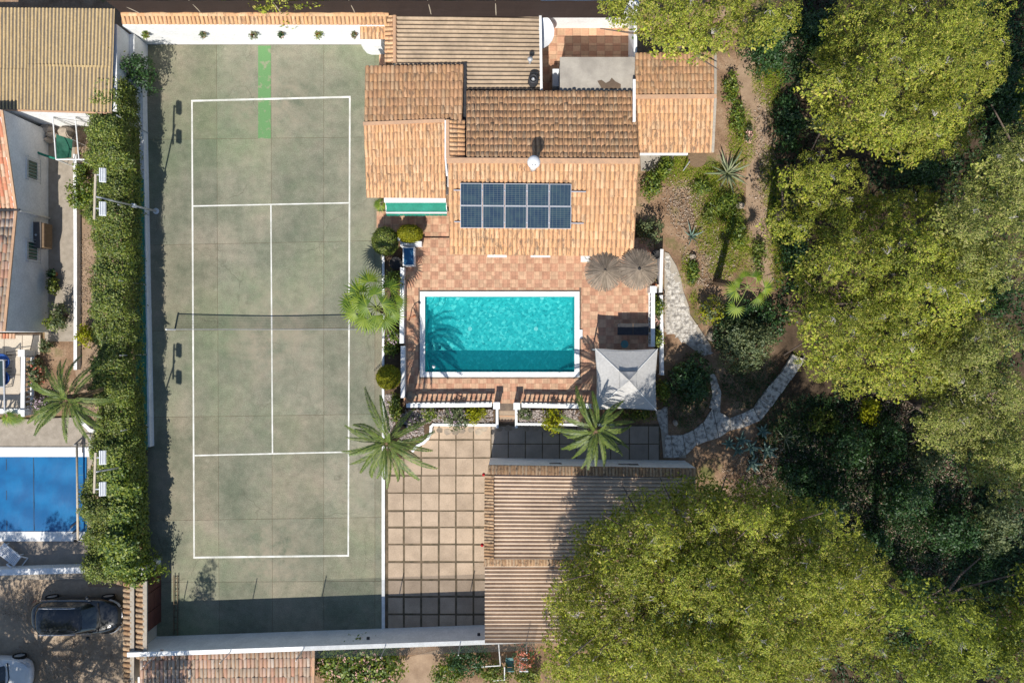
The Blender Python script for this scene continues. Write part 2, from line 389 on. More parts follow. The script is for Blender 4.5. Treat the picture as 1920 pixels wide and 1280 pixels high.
def pool_mat():
    m, nt, b = base_mat('pool_painted_caustics')
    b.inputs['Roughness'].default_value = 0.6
    v = node(nt, 'ShaderNodeTexVoronoi', feature='F1'); v.inputs['Scale'].default_value = 8.0  # light and dark cells paint the caustic light net into the pool colour
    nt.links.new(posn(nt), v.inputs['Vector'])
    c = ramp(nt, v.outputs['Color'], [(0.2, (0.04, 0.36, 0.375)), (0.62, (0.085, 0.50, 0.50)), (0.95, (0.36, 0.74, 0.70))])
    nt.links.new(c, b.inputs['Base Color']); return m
M['caustics'] = pool_mat()
def water_mat():
    m, nt, b = base_mat('pool_water'); nt.nodes.remove(b)
    t = node(nt, 'ShaderNodeBsdfTransparent'); t.inputs[0].default_value = (0.56, 0.95, 0.96, 1)
    g = node(nt, 'ShaderNodeBsdfGlossy'); g.inputs['Roughness'].default_value = 0.04
    fr = node(nt, 'ShaderNodeFresnel'); fr.inputs['IOR'].default_value = 1.33
    bp = node(nt, 'ShaderNodeBump'); bp.inputs['Strength'].default_value = 1.0; bp.inputs['Distance'].default_value = 0.05
    nt.links.new(noise(nt, 5.0, 2, 0.5), bp.inputs['Height'])
    nt.links.new(bp.outputs[0], g.inputs['Normal']); nt.links.new(bp.outputs[0], fr.inputs['Normal'])
    ms = node(nt, 'ShaderNodeMixShader'); nt.links.new(fr.outputs[0], ms.inputs[0])
    df = node(nt, 'ShaderNodeBsdfDiffuse'); df.inputs[0].default_value = (0.01, 0.40, 0.46, 1)     # the body of the water scatters a little light
    m2 = node(nt, 'ShaderNodeMixShader'); m2.inputs[0].default_value = 0.20
    nt.links.new(t.outputs[0], m2.inputs[1]); nt.links.new(df.outputs[0], m2.inputs[2])
    nt.links.new(m2.outputs[0], ms.inputs[1]); nt.links.new(g.outputs[0], ms.inputs[2])
    nt.links.new(ms.outputs[0], nt.nodes['Material Output'].inputs[0]); return m
M['water'] = water_mat()
def cover_mat():
    m, nt, b = base_mat('blue_pool_cover')
    b.inputs['Roughness'].default_value = 0.38
    c = ramp(nt, noise(nt, 0.7, 5), [(0.4, (0.006, 0.095, 0.25)), (0.6, (0.008, 0.14, 0.33))])
    nt.links.new(c, b.inputs['Base Color']); bump(nt, b, noise(nt, 1.6, 3, stretch=(1, 0.35, 1)), 0.5, 0.05); return m
M['cover'] = cover_mat()
def gauze(name, col, alpha):
    m, nt, b = base_mat(name); b.inputs['Base Color'].default_value = (*col, 1); b.inputs['Roughness'].default_value = 0.9
    t = node(nt, 'ShaderNodeBsdfTransparent'); ms = node(nt, 'ShaderNodeMixShader'); ms.inputs[0].default_value = alpha
    nt.links.new(t.outputs[0], ms.inputs[1]); nt.links.new(b.outputs[0], ms.inputs[2])
    nt.links.new(ms.outputs[0], nt.nodes['Material Output'].inputs[0]); return m
M['gauze'] = gauze('grey_wind_mesh', (0.22, 0.27, 0.27), 0.38)
M['tennisnet'] = gauze('tennis_net_mesh', (0.03, 0.03, 0.03), 0.10)
def solar_mat():
    m, nt, b = base_mat('solar_cells')
    b.inputs['Roughness'].default_value = 0.15; b.inputs['Specular IOR Level'].default_value = 0.25
    tc = node(nt, 'ShaderNodeTexCoord').outputs['Object']
    sp = node(nt, 'ShaderNodeSeparateXYZ'); nt.links.new(tc, sp.inputs[0])
    fx = mth(nt, 'ABSOLUTE', mth(nt, 'SUBTRACT', mth(nt, 'FRACT', mth(nt, 'MULTIPLY', sp.outputs[0], 1 / 0.185)), 0.5))
    fy = mth(nt, 'ABSOLUTE', mth(nt, 'SUBTRACT', mth(nt, 'FRACT', mth(nt, 'MULTIPLY', sp.outputs[1], 1 / 0.095)), 0.5))
    ln = mth(nt, 'MAXIMUM', mth(nt, 'GREATER_THAN', fx, 0.455), mth(nt, 'GREATER_THAN', fy, 0.43))
    c = mix(nt, ln, ramp(nt, noise(nt, 2.5, 2), [(0.4, (0.020, 0.040, 0.075)), (0.6, (0.032, 0.060, 0.085))]), (0.095, 0.125, 0.13))
    nt.links.new(c, b.inputs['Base Color']); return m
M['solar'] = solar_mat()
def gloss(name, c, rough=0.08, coat=0.6):
    m, nt, b = base_mat(name); b.inputs['Base Color'].default_value = (*c, 1); b.inputs['Roughness'].default_value = rough + 0.15
    b.inputs['Coat Weight'].default_value = coat; b.inputs['Coat Roughness'].default_value = 0.05
    dust = ramp(nt, noise(nt, 2.2, 5), [(0.35, c), (0.7, tuple(x * 0.9 + 0.004 for x in c))])
    nt.links.new(dust, b.inputs['Base Color']); return m
M['carblack'] = gloss('black_car_paint', (0.010, 0.012, 0.014))
M['carwhite'] = gloss('white_car_paint', (0.68, 0.69, 0.70))
M['glass'] = gloss('dark_car_glass', (0.015, 0.022, 0.026), 0.02, 1.0)
M['lamp'] = gloss('clear_lamp_lens', (0.45, 0.47, 0.50))
M['tail'] = gloss('red_lamp_lens', (0.22, 0.012, 0.012))
M['pane'] = gloss('window_pane', (0.03, 0.05, 0.05), 0.02, 1.0)

# foliage
M['pine'] = leafmat('pine_needles', [(0.080, 0.125, 0.022), (0.24, 0.285, 0.032), (0.43, 0.46, 0.046), (0.17, 0.225, 0.030), (0.50, 0.42, 0.11), (0.33, 0.37, 0.040), (0.105, 0.155, 0.03), (0.30, 0.28, 0.08)], 0.22, big=0.5)
M['pinegrey'] = leafmat('pine_needles_greyish', [(0.085, 0.125, 0.035), (0.21, 0.25, 0.055), (0.38, 0.40, 0.085), (0.16, 0.20, 0.05), (0.44, 0.39, 0.16), (0.29, 0.32, 0.07), (0.105, 0.145, 0.045)], 0.2, big=0.5)
M['pinedark'] = leafmat('pine_needles_deep', [(0.07, 0.11, 0.024), (0.17, 0.21, 0.032), (0.33, 0.36, 0.044), (0.22, 0.255, 0.034)], 0.25, big=0.5)
M['hedge'] = leafmat('hedge_leaves', [(0.040, 0.075, 0.013), (0.095, 0.15, 0.020), (0.21, 0.27, 0.030), (0.14, 0.15, 0.04), (0.31, 0.35, 0.042)], 0.25, 0.3, big=0.6)
M['bright'] = leafmat('bright_citrus_leaves', [(0.045, 0.09, 0.014), (0.095, 0.16, 0.018), (0.18, 0.245, 0.022), (0.29, 0.32, 0.03)], 0.3, 0.4)
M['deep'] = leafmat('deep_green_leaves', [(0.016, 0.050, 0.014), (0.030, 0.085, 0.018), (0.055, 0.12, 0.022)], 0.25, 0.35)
M['greygreen'] = leafmat('grey_green_leaves', [(0.075, 0.11, 0.055), (0.13, 0.165, 0.075), (0.20, 0.22, 0.09)], 0.25, 0.2)
M['yellow'] = leafmat('yellow_leaves', [(0.25, 0.28, 0.012), (0.38, 0.36, 0.015), (0.18, 0.23, 0.012)], 0.3)
M['topiary'] = leafmat('topiary_leaves', [(0.12, 0.14, 0.010), (0.22, 0.22, 0.010), (0.29, 0.27, 0.012)], 0.2)
M['palmdead'] = leafmat('dead_palm_leaflets', [(0.20, 0.13, 0.07), (0.29, 0.20, 0.11), (0.15, 0.10, 0.06)], 0.15)
M['palm'] = leafmat('date_palm_leaflets', [(0.055, 0.095, 0.020), (0.105, 0.155, 0.026), (0.175, 0.23, 0.034)], 0.25, 0.3)
M['fan'] = leafmat('fan_palm_leaf', [(0.065, 0.13, 0.010), (0.14, 0.22, 0.014), (0.25, 0.32, 0.022)], 0.3, 0.3)
M['rachis'] = mat('frond_midrib', (0.22, 0.26, 0.07), (0.16, 0.20, 0.05), 4, 0.7)
M['agave'] = leafmat('agave_leaf', [(0.13, 0.21, 0.17), (0.18, 0.27, 0.22), (0.11, 0.18, 0.14)], 0.05, 0.3)
M['yucca'] = leafmat('variegated_leaf', [(0.13, 0.17, 0.09), (0.22, 0.26, 0.14), (0.32, 0.33, 0.19)], 0.1, 0.3)
M['grass'] = leafmat('garden_grass', [(0.12, 0.21, 0.016), (0.23, 0.34, 0.022), (0.34, 0.39, 0.035), (0.40, 0.34, 0.08)], 0.35)
M['dry'] = leafmat('dry_leaf_litter', [(0.30, 0.22, 0.15), (0.42, 0.34, 0.26), (0.24, 0.16, 0.10), (0.50, 0.42, 0.35)], 0.05)
M['pink'] = leafmat('pink_blossom', [(0.62, 0.30, 0.26), (0.70, 0.45, 0.40), (0.55, 0.36, 0.25)], 0.2)
M['redflower'] = leafmat('coral_flower', [(0.60, 0.12, 0.07), (0.65, 0.25, 0.16), (0.62, 0.30, 0.24)], 0.2)
M['mauve'] = leafmat('mauve_flower', [(0.44, 0.30, 0.38), (0.55, 0.46, 0.50), (0.40, 0.26, 0.32)], 0.2)
# ---------------------------------------------------------------- foliage
def unit(v): return v / np.maximum(np.linalg.norm(v, axis=1, keepdims=True), 1e-6)

def leaf_quads(C, N, n, L, Wd, spread, mode='leaf', tilt=0.7, rng=NR):
    """n leaves round each centre C with outward direction N, as folded diamonds"""
    C = np.repeat(np.asarray(C, float), n, 0); N = np.repeat(unit(np.asarray(N, float)), n, 0); k = len(C)
    r = unit(rng.normal(size=(k, 3)))
    p = C + rng.normal(size=(k, 3)) * spread
    Ls = L * rng.uniform(0.65, 1.3, (k, 1)); Ws = Wd * rng.uniform(0.7, 1.25, (k, 1))
    if mode == 'needle':
        d = unit(N + r * 0.95); s = unit(np.cross(d, unit(rng.normal(size=(k, 3))))); 
        up = np.zeros((k, 3))
    else:
        nn = unit(N + r * tilt); d = unit(np.cross(nn, unit(rng.normal(size=(k, 3))))); s = np.cross(nn, d)
        up = nn * (Ws * 0.12)
    if mode == 'needle':
        V = np.empty((k, 3, 3)); V[:, 0] = p + s * Ws * .5; V[:, 1] = p - s * Ws * .5; V[:, 2] = p + d * Ls
        return V.reshape(-1, 3), np.arange(k * 3).reshape(k, 3)
    V = np.empty((k, 4, 3))
    V[:, 0] = p; V[:, 1] = p + d * Ls * 0.5 + s * Ws * 0.5 + up; V[:, 2] = p + d * Ls; V[:, 3] = p + d * Ls * 0.5 - s * Ws * 0.5 + up
    F = np.arange(k * 4).reshape(k, 4)
    return V.reshape(-1, 3), F

def cat_mesh(parts):
    Vs, Fs, b = [], [], 0
    for V, F in parts:
        Vs.append(V); Fs.append(F + b); b += len(V)
    return np.concatenate(Vs), np.concatenate(Fs)

def dome(c, r, n, rng=NR, zmin=-0.1):
    """n points and normals on the upper part of an ellipsoid"""
    d = rng.normal(size=(n * 3, 3)); d = unit(d); d = d[d[:, 2] > zmin][:n]
    r = np.array(r); return np.array(c) + d * r, unit(d / r)

def poisson(n, test, x0, x1, y0, y1, dmin, rng=R, tries=40):
    pts = []
    for _ in range(n * tries):
        x, y = rng.uniform(x0, x1), rng.uniform(y0, y1)
        if not test(x, y): continue
        if all((x - a) ** 2 + (y - b) ** 2 > dmin * dmin for a, b in pts):
            pts.append((x, y))
            if len(pts) >= n: break
    return pts

def pine(lobes_px, z, label, name='pine_tree', leaf='pine', dens=1.0, base=None, group='pines of the grove', lump=1.75, dome_=None, sp=.60):
    """lobes_px: ellipses (px, py, rx, ry) of the crown as seen at height z; boughs carry lumps, lumps carry needle domes"""
    k = (1 - z / H) / S
    ell = [(*P(a, b, z)[:2], c * k, d * k) for a, b, c, d in lobes_px]
    def inside(x, y): return any(((x - a) / c) ** 2 + ((y - b) / d) ** 2 < 1 for a, b, c, d in ell)
    def depth(x, y): return max(1 - ((x - a) / c) ** 2 - ((y - b) / d) ** 2 for a, b, c, d in ell)
    x0 = min(a - c for a, b, c, d in ell); x1 = max(a + c for a, b, c, d in ell)
    y0 = min(b - d for a, b, c, d in ell); y1 = max(b + d for a, b, c, d in ell)
    area = sum(math.pi * c * d for a, b, c, d in ell)
    lumps = [(x, y, R.uniform(-1.2, 1.0)) for x, y in poisson(int(area * .6), inside, x0, x1, y0, y1, lump * .78, tries=25)]
    pts = poisson(int(area * 3.0 * (.6 / sp) ** 2), inside, x0, x1, y0, y1, sp, tries=18)
    bx, by = base if base else (sum(e[0] * e[2] for e in ell) / sum(e[2] for e in ell), sum(e[1] * e[2] for e in ell) / sum(e[2] for e in ell))
    t = thing(name, label, 'tree', (bx, by, -0.03), 0, group)
    parts, ends, gaps = [], [], []
    if dome_: (gx_, gy_), (gw, gh), drop = P(dome_[0], dome_[1], z)[:2], (dome_[2] * k, dome_[3] * k), dome_[4]
    for x, y in pts:
        d2, lz = min(((x - a) ** 2 + (y - b) ** 2, c) for a, b, c in lumps) if lumps else (0, 0)
        q = math.sqrt(d2) / (lump * .62)
        bare = R.random() < max(0, q - .78) * 1.5 + (1 - dens) * .8
        dp = depth(x, y); r = R.uniform(0.32, 0.54)
        zz = z - 2.2 * (1 - dp) ** 1.5 + lz + .95 * (1 - q * q) - .5 + R.uniform(-.18, .18)
        if dome_: zz -= drop * min(1.4, ((x - gx_) / gw) ** 2 + ((y - gy_) / gh) ** 2)      # the whole crown is one big dome
        f = (H - zz) / (H - z); x, y = x * f, y * f; r *= f
        if bare:                                     # a gap: only the shaded inner foliage, further down
            if dens > .7 and dp > .2:
                C, N = dome((x, y, zz - 1.5), (r * 1.2, r * 1.2, r * .5), 24, zmin=-0.3); parts.append(leaf_quads(C, N, 6, 0.17, 0.09, 0.10, 'leaf', tilt=.7))
            continue
        n = int(46 * r * r / 0.25) + 8
        C, N = dome((x, y, zz), (r, r, r * 0.95), n, zmin=-0.15)
        C += NR.normal(size=C.shape) * 0.045
        N = unit(N + np.array([0, 0, 0.15]))
        parts.append(leaf_quads(C, N, 12, 0.09, 0.036, 0.045, 'leaf', tilt=.62))
        if (dp < .22 and not dome_) or (dome_ and ((x / f - gx_) / gw) ** 2 + ((y / f - gy_) / gh) ** 2 > .86 and dp < .3): ends.append((x, y, zz)); continue
        C, N = dome((x, y, zz - .55), (r * 1.15, r * 1.15, r * .6), 15, zmin=-0.3)
        parts.append(leaf_quads(C, N, 8, 0.125, 0.06, 0.10, 'leaf', tilt=.8))
        if dens > .7:
            C, N = dome((x, y, zz - 1.1), (r * 1.25, r * 1.25, r * .5), 22, zmin=-0.3)
            parts.append(leaf_quads(C, N, 6, 0.18, 0.10, 0.10, 'leaf', tilt=.7))
        ends.append((x, y, zz))
    V, F = cat_mesh(parts)
    npmesh('crown', V, F, M[leaf], t)
    tr = MB(); ht = z - 2.8
    lean = Vector((R.uniform(-.5, .5), R.uniform(-.5, .5), 0))
    tr.tube([(bx, by, -0.1), Vector((bx, by, ht * .5)) + lean * .5, Vector((bx, by, ht)) + lean], [0.26, 0.2, 0.15], 8)
    tr.build('trunk', M['bark'], t, smooth=True)
    top = Vector((bx, by, ht)) + lean; br = MB()
    for a, b, c in lumps:                            # one bough to each lump, forking into its domes
        e = Vector((a, b, z - 2.2 * (1 - depth(a, b)) ** 1.5 + c - 1.3)); s = top - Vector((0, 0, R.uniform(0, ht * .25)))
        mid = s.lerp(e, 0.5) + Vector((R.uniform(-.5, .5), R.uniform(-.5, .5), -.5))
        br.tube([s, mid, e], [0.075, 0.05, 0.022], 5, caps=False)
    br.build('boughs', M['bark'], t, kind='stuff')
    tw = MB()
    for e in [g for g in ends if R.random() < .42]:  # small fans of bare pale twigs among the needles
        a0 = R.uniform(0, 6.28); p = Vector(e) + Vector((R.uniform(-.2, .2), R.uniform(-.2, .2), R.uniform(-.05, .25)))
        for _ in range(R.choice((4, 6, 7, 9))):
            a = a0 + R.uniform(-1.1, 1.1); l = R.uniform(.14, .40); q = p + Vector((math.cos(a) * l, math.sin(a) * l, R.uniform(.05, .25)))
            md = p.lerp(q, .5) + Vector((R.uniform(-.06, .06), R.uniform(-.06, .06), .04))
            tw.tube([p, md, q], [0.014, 0.010, 0.005], 3, caps=False)
    tw.build('twigs', M['twig'], t, kind='stuff')
    return t

def shrub(px, py, rx, ry, z, label, leaf='deep', name='shrub', cat='shrub', z0=0.0, L=0.16, Wd=0.085, n=9, dens=1.0, blobs=7, group=None, gapfill=True, flower=None, fl=0):
    """a bush: several overlapping leafy domes on woody stems; px, py, rx, ry as seen at about mid height"""
    zc = z0 + (z - z0) * 0.6; k = (1 - zc / H) / S
    c = P(px, py, zc); RX, RY, RZ = rx * k, ry * k, (z - z0) * 0.5
    t = thing(name, label, cat, (c.x, c.y, z0), 0, group)
    parts, fparts = [], []
    st = MB()
    for i in range(blobs):
        a = 2 * math.pi * (i + R.random() * .6) / max(1, blobs - 1); q = 0 if i == 0 else R.uniform(0.42, 0.62)
        r = R.uniform(0.42, 0.58) if i else 0.66
        bc = (c.x + math.cos(a) * q * RX, c.y + math.sin(a) * q * RY, z0 + RZ * R.uniform(0.75, 1.05) + (RZ * .1 if i == 0 else -RZ * .1))
        rr = (RX * r, RY * r, RZ * R.uniform(.75, .95))
        m = int(max(8, 42 * rr[0] * rr[1] * dens / (L * 4)) * 1.6)
        C, N = dome(bc, rr, m, zmin=-0.45)
        C -= N * NR.uniform(0, 0.28, (len(C), 1)) * min(rr)
        parts.append(leaf_quads(C, N, n, L, Wd, L * 0.55))
        if flower:
            C2, N2 = dome(bc, [x * 1.05 for x in rr], max(1, fl // blobs), zmin=0.0)
            fparts.append(leaf_quads(C2, N2, 5, 0.09, 0.07, 0.035, tilt=0.5))
        st.tube([(c.x, c.y, z0 - .02), (bc[0] * .6 + c.x * .4, bc[1] * .6 + c.y * .4, z0 + RZ * .5), bc], [0.035, 0.022, 0.01], 5, caps=False)
    V, F = cat_mesh(parts); npmesh('foliage', V, F, M[leaf], t)
    if flower:
        V, F = cat_mesh(fparts); npmesh('flowers', V, F, M[flower], t, kind='stuff')
    st.build('stems', M['bark'], t)
    return t

def grass_patch(name, polys, n, m, h=0.16, w=0.02, z=0.0, label=None, ground=0.0):
    """blades scattered over photo polygons ((cx,cy,rx,ry) ellipses)"""
    C = []
    tot = sum(a[2] * a[3] for a in polys)
    for cx, cy, rx, ry in polys:
        kk = int(n * rx * ry / tot) + 1
        a = NR.uniform(0, 2 * np.pi, kk); q = NR.uniform(0, 1, kk) ** 0.62
        X = (cx + np.cos(a) * rx * q - 960) / S; Y = (640 - cy - np.sin(a) * ry * q) / S
        C.append(np.stack([X, Y, np.full(kk, z)], 1))
    C = np.concatenate(C); N = np.tile([0, 0, 0.55], (len(C), 1)) + NR.normal(size=(len(C), 3)) * .5
    V, F = leaf_quads(C, N, 6, h, w, 0.08, 'leaf', tilt=.75)
    V[:, 2] = np.maximum(V[:, 2], z - 0.01)
    o = npmesh(name, V, F, m, kind='stuff'); 
    return o

def palm_frond(L, droop, nl=30, lw=0.046, ll=0.42, seed=0, rise=0.55, m='palm'):
    """a feather frond along +x from the origin; returns (midrib MB, leaflets V,F)"""
    rg = np.random.default_rng(seed); pts = []
    for i in range(9):
        s = i / 8; pts.append(Vector((L * s * (1 - 0.12 * droop * s), 0.06 * math.sin(3 * s + seed), L * (rise * s - droop * s * s))))
    mb = MB(); mb.tube(pts, [0.026 - 0.0025 * i for i in range(9)], 4, caps=False)
    Vs, k = [], 0
    for i in range(nl):
        s = 0.13 + 0.87 * i / (nl - 1); f = s * 8; a = min(7, int(f)); p = pts[a].lerp(pts[a + 1], f - a)
        d = (pts[a + 1] - pts[a]).normalized(); side = Vector((-d.y, d.x, 0)).normalized()
        l = ll * (0.45 + 0.75 * math.sin(math.pi * min(1, s * 0.9 + 0.12))) * rg.uniform(.85, 1.1)
        for sg in (-1, 1):
            dr = (side * sg * 1.0 + d * (1.0 + 0.7 * s) + Vector((0, 0, 0.15 + rg.uniform(-.25, .15)))).normalized()
            wv = dr.cross(Vector((0, 0, 1))).normalized() * lw
            q = p + dr * l + Vector((0, 0, -0.22 * l))
            mid = p + dr * l * .5 
            Vs += [p, mid + wv * .6, q, mid - wv * .6]
    V = np.array([tuple(v) for v in Vs]); F = np.arange(len(V)).reshape(-1, 4)
    return mb, V, F

def date_palm(px, py, z, Lf, n, label, base=None, seed=3, name='date_palm', angs=None, z0=0.0):
    c = P(px, py, z); b = Vector((c.x, c.y, z0)) if base is None else Vector((*base, z0))
    t = thing(name, label, 'palm tree', (b.x, b.y, z0))
    o = c - b
    tr = MB()
    k = 14; tr.tube([b - Vector((0, 0, .1)) + Vector((o.x * (i / k) ** 1.5, o.y * (i / k) ** 1.5, (z - z0 + .1) * i / k)) for i in range(k + 1)],
                    [0.24 + (0.035 if i % 2 else 0) - 0.05 * i / k for i in range(k + 1)], 9)
    tr.build('trunk', M['palmbark'], t, smooth=False)
    hb = MB(); hb.lathe([(0.02, -.25), (.20, -.12), (.24, .05), (.15, .22), (.02, .34)], c, 9); hb.build('crown_shaft', M['palmbark'], t, smooth=True)
    protos = []
    rg = random.Random(seed)
    for i in range(n):
        a = 2 * math.pi * i / n * 2.399963 * n / (2 * math.pi) if angs is None else math.radians(angs[i % len(angs)]) + rg.uniform(-.06, .06)
        lay = i / n
        v = i % 4
        if len(protos) < 4:
            mb, V, F = palm_frond(Lf * (1.0, 0.92, 1.06, .84)[v], (.6, .8, .95, .5)[v], seed=seed * 10 + v, rise=(.42, .5, .38, .62)[v], ll=0.095 * Lf + .02)
            fr = mb.build('frond', M['rachis'], t, local=True); lf = npmesh('leaflets', V, F, M['palm'], fr, local=True)
            protos.append((fr.data, lf.data)); 
        else:
            fr = bpy.data.objects.new('frond', protos[v][0]); COL.objects.link(fr); fr.parent = t
            lf = bpy.data.objects.new('leaflets', protos[v][1]); COL.objects.link(lf); lf.parent = fr
        fr.location = c - b + Vector((math.cos(a) * .1, math.sin(a) * .1, .05))
        fr.rotation_euler = Euler((rg.uniform(-.45, .45), rg.uniform(-.18, .30) - lay * .25 + (.35 if i % 5 == 4 else 0), a + rg.uniform(-.12, .12)), 'XYZ')
        sc = rg.uniform(.80, 1.12) * (1 - .22 * lay); fr.scale = (sc, sc, sc)
    dead = [d_.copy() for d_ in protos[0]]; dead[0].materials[0] = M['palmbark']; dead[1].materials[0] = M['palmdead']
    for i in range(5):                               # withered fronds hanging under the crown
        fr = bpy.data.objects.new('frond', dead[0]); COL.objects.link(fr); fr.parent = t; fr['label'] = 'withered brown frond'
        lf = bpy.data.objects.new('leaflets', dead[1]); COL.objects.link(lf); lf.parent = fr
        fr.location = c - b - Vector((0, 0, .12)); fr.rotation_euler = Euler((rg.uniform(-.5, .5), rg.uniform(.65, 1.05), i * 1.26 + rg.uniform(-.4, .4)), 'XYZ'); sc = rg.uniform(.62, .9); fr.scale = (sc, sc, sc)
    for i in range(7):                               # the young upright fronds in the heart of the crown
        fr = bpy.data.objects.new('frond', protos[i % 4][0]); COL.objects.link(fr); fr.parent = t
        lf = bpy.data.objects.new('leaflets', protos[i % 4][1]); COL.objects.link(lf); lf.parent = fr
        fr.location = c - b + Vector((0, 0, .1)); fr.rotation_euler = Euler((rg.uniform(-.5, .5), -rg.uniform(.55, 1.0), i * 2.4 + rg.uniform(-.3, .3)), 'XYZ'); sc = rg.uniform(.5, .72); fr.scale = (sc, sc, sc)
    return t

def fan_blade(Rr, nseg=17, seed=0, fold=0.35, spread=2.5):
    V, F = [], []
    rg = random.Random(seed)
    for i in range(nseg):
        a0 = -spread + 2 * spread * i / nseg; a1 = -spread + 2 * spread * (i + 1) / nseg; am = (a0 + a1) / 2
        r = Rr * (0.78 + 0.22 * math.cos(am * .55)) * rg.uniform(.93, 1.05)
        zt = -0.18 * Rr * abs(am) / spread - rg.uniform(.05, .2) * Rr
        q = len(V); rm = r * .46
        V += [(0, 0, 0), (rm * math.cos(a0), rm * math.sin(a0), -.10 * Rr * abs(a0) / spread), (rm * math.cos(am), rm * math.sin(am), .05 * Rr - .1 * Rr * abs(am) / spread),
              (rm * math.cos(a1), rm * math.sin(a1), -.10 * Rr * abs(a1) / spread), (r * math.cos(am), r * math.sin(am), zt)]
        F += [(q, q + 1, q + 2), (q, q + 2, q + 3), (q + 1, q + 4, q + 2), (q + 2, q + 4, q + 3)]
    return np.array(V), np.array(F)

def fan_palm(label, z0, base, fans, name='fan_palm', trunk=True, hub=None, leaf='fan'):
    """fans: (px, py, z, radius) of each leaf's blade centre; the stalks come from the hub"""
    hub = Vector(hub); b = Vector((base[0], base[1], z0))
    t = thing(name, label, 'palm tree', b)
    if trunk:
        tr = MB(); tr.tube([b - Vector((0, 0, .1)), b.lerp(hub, .5), hub], [.2, .16, .14], 8); tr.build('trunk', M['palmbark'], t)
    pro = []
    for i, (px, py, z, r) in enumerate(fans):
        c = P(px, py, z); d = c - hub; v = i % 3
        a = math.atan2(d.y, d.x)
        if v == len(pro):
            V, F = fan_blade(1.0, seed=v + int(px), spread=(2.0, 2.35, 1.7)[v]); 
        lv = npmesh('fan_leaf', *fan_blade(1.0, seed=v, spread=(2.0, 2.35, 1.7)[v]), M[leaf], t, local=True) if v == len(pro) else None
        if lv is None:
            lv = bpy.data.objects.new('fan_leaf', pro[v]); COL.objects.link(lv); lv.parent = t
        else: pro.append(lv.data)
        st = c - d.normalized() * r * .35
        lv.location = st - b; lv.scale = (r, r, r)
        lv.rotation_euler = Euler((R.uniform(-.35, .35), R.uniform(.05, .45), a), 'XYZ')
        pm = MB(); mid = hub.lerp(st, .5) + Vector((0, 0, .12)); pm.tube([hub, mid, st], [.022, .018, .014], 4, caps=False)
        po = pm.build('leaf_stalk', M['rachis'], t)
    return t

def rosette(px, py, r, n, label, leaf='agave', name='agave', z0=0.0, lift=0.75, w=0.12, group=None, layers=2):
    c = P(px, py, z0 + r / S * .4); k = r / S
    t = thing(name, label, 'agave', (c.x, c.y, z0), R.uniform(0, 6), group)
    V, F = [], []
    for i in range(7):                              # one thick, pointed, trough-shaped leaf along +x
        s = i / 6; ww = w * (1.0 - 0.15 * s) * (1 - s ** 3.2) + 0.004
        x = s; z = lift * s * (1 - 0.35 * s)
        V += [(x, -ww / 2, z + .035 * (1 - s)), (x, 0, z), (x, ww / 2, z + .035 * (1 - s)), (x, 0, z - .05 * (1 - s) - .004)]
        if i:
            q = (i - 1) * 4; F += [(q, q + 4, q + 5, q + 1), (q + 1, q + 5, q + 6, q + 2), (q + 2, q + 6, q + 7, q + 3), (q + 3, q + 7, q + 4, q)]
    proto = None
    for i in range(n):
        if proto is None:
            lf = npmesh('leaf', V, F, M[leaf], t, local=True, smooth=False); proto = lf.data
        else:
            lf = bpy.data.objects.new('leaf', proto); COL.objects.link(lf); lf.parent = t
        lay = i / n
        sc = k * R.uniform(.85, 1.12) * (1 - .35 * lay); lf.scale = (sc, sc, sc)
        lf.rotation_euler = Euler((R.uniform(-.15, .15), -lay * .75 + R.uniform(-.1, .2), i * 2.39996 + R.uniform(-.15, .15)), 'XYZ')
        lf.location = (0, 0, 0.02)
    return t

# ---------------------------------------------------------------- barrel tiles
def _unit_tile():
    V, F = [], []; n = 6
    for y, r, z in ((-.5, .43, .055), (.5, .36, 0.0)):
        for i in range(n + 1):
            a = math.pi * i / n; V.append((-r * math.cos(a), y, z + r * .72 * math.sin(a)))
    for i in range(n + 1):
        a = math.pi * i / n; V.append((-.33 * math.cos(a), -.5, .10 + .33 * .72 * math.sin(a)))
    for i in range(n):
        F.append((i, i + 1, n + 1 + i + 1, n + 1 + i)); F.append((2 * n + 2 + i, 2 * n + 3 + i, i + 1, i))
    return np.array(V, float), np.array(F)
UT_V, UT_F = _unit_tile()
_tile_data = {}
def tile_data(m):
    if m not in _tile_data:
        o = npmesh('roof_tile', UT_V, UT_F, M[m], smooth=False); _tile_data[m] = o.data; bpy.data.objects.remove(o)
    return _tile_data[m]

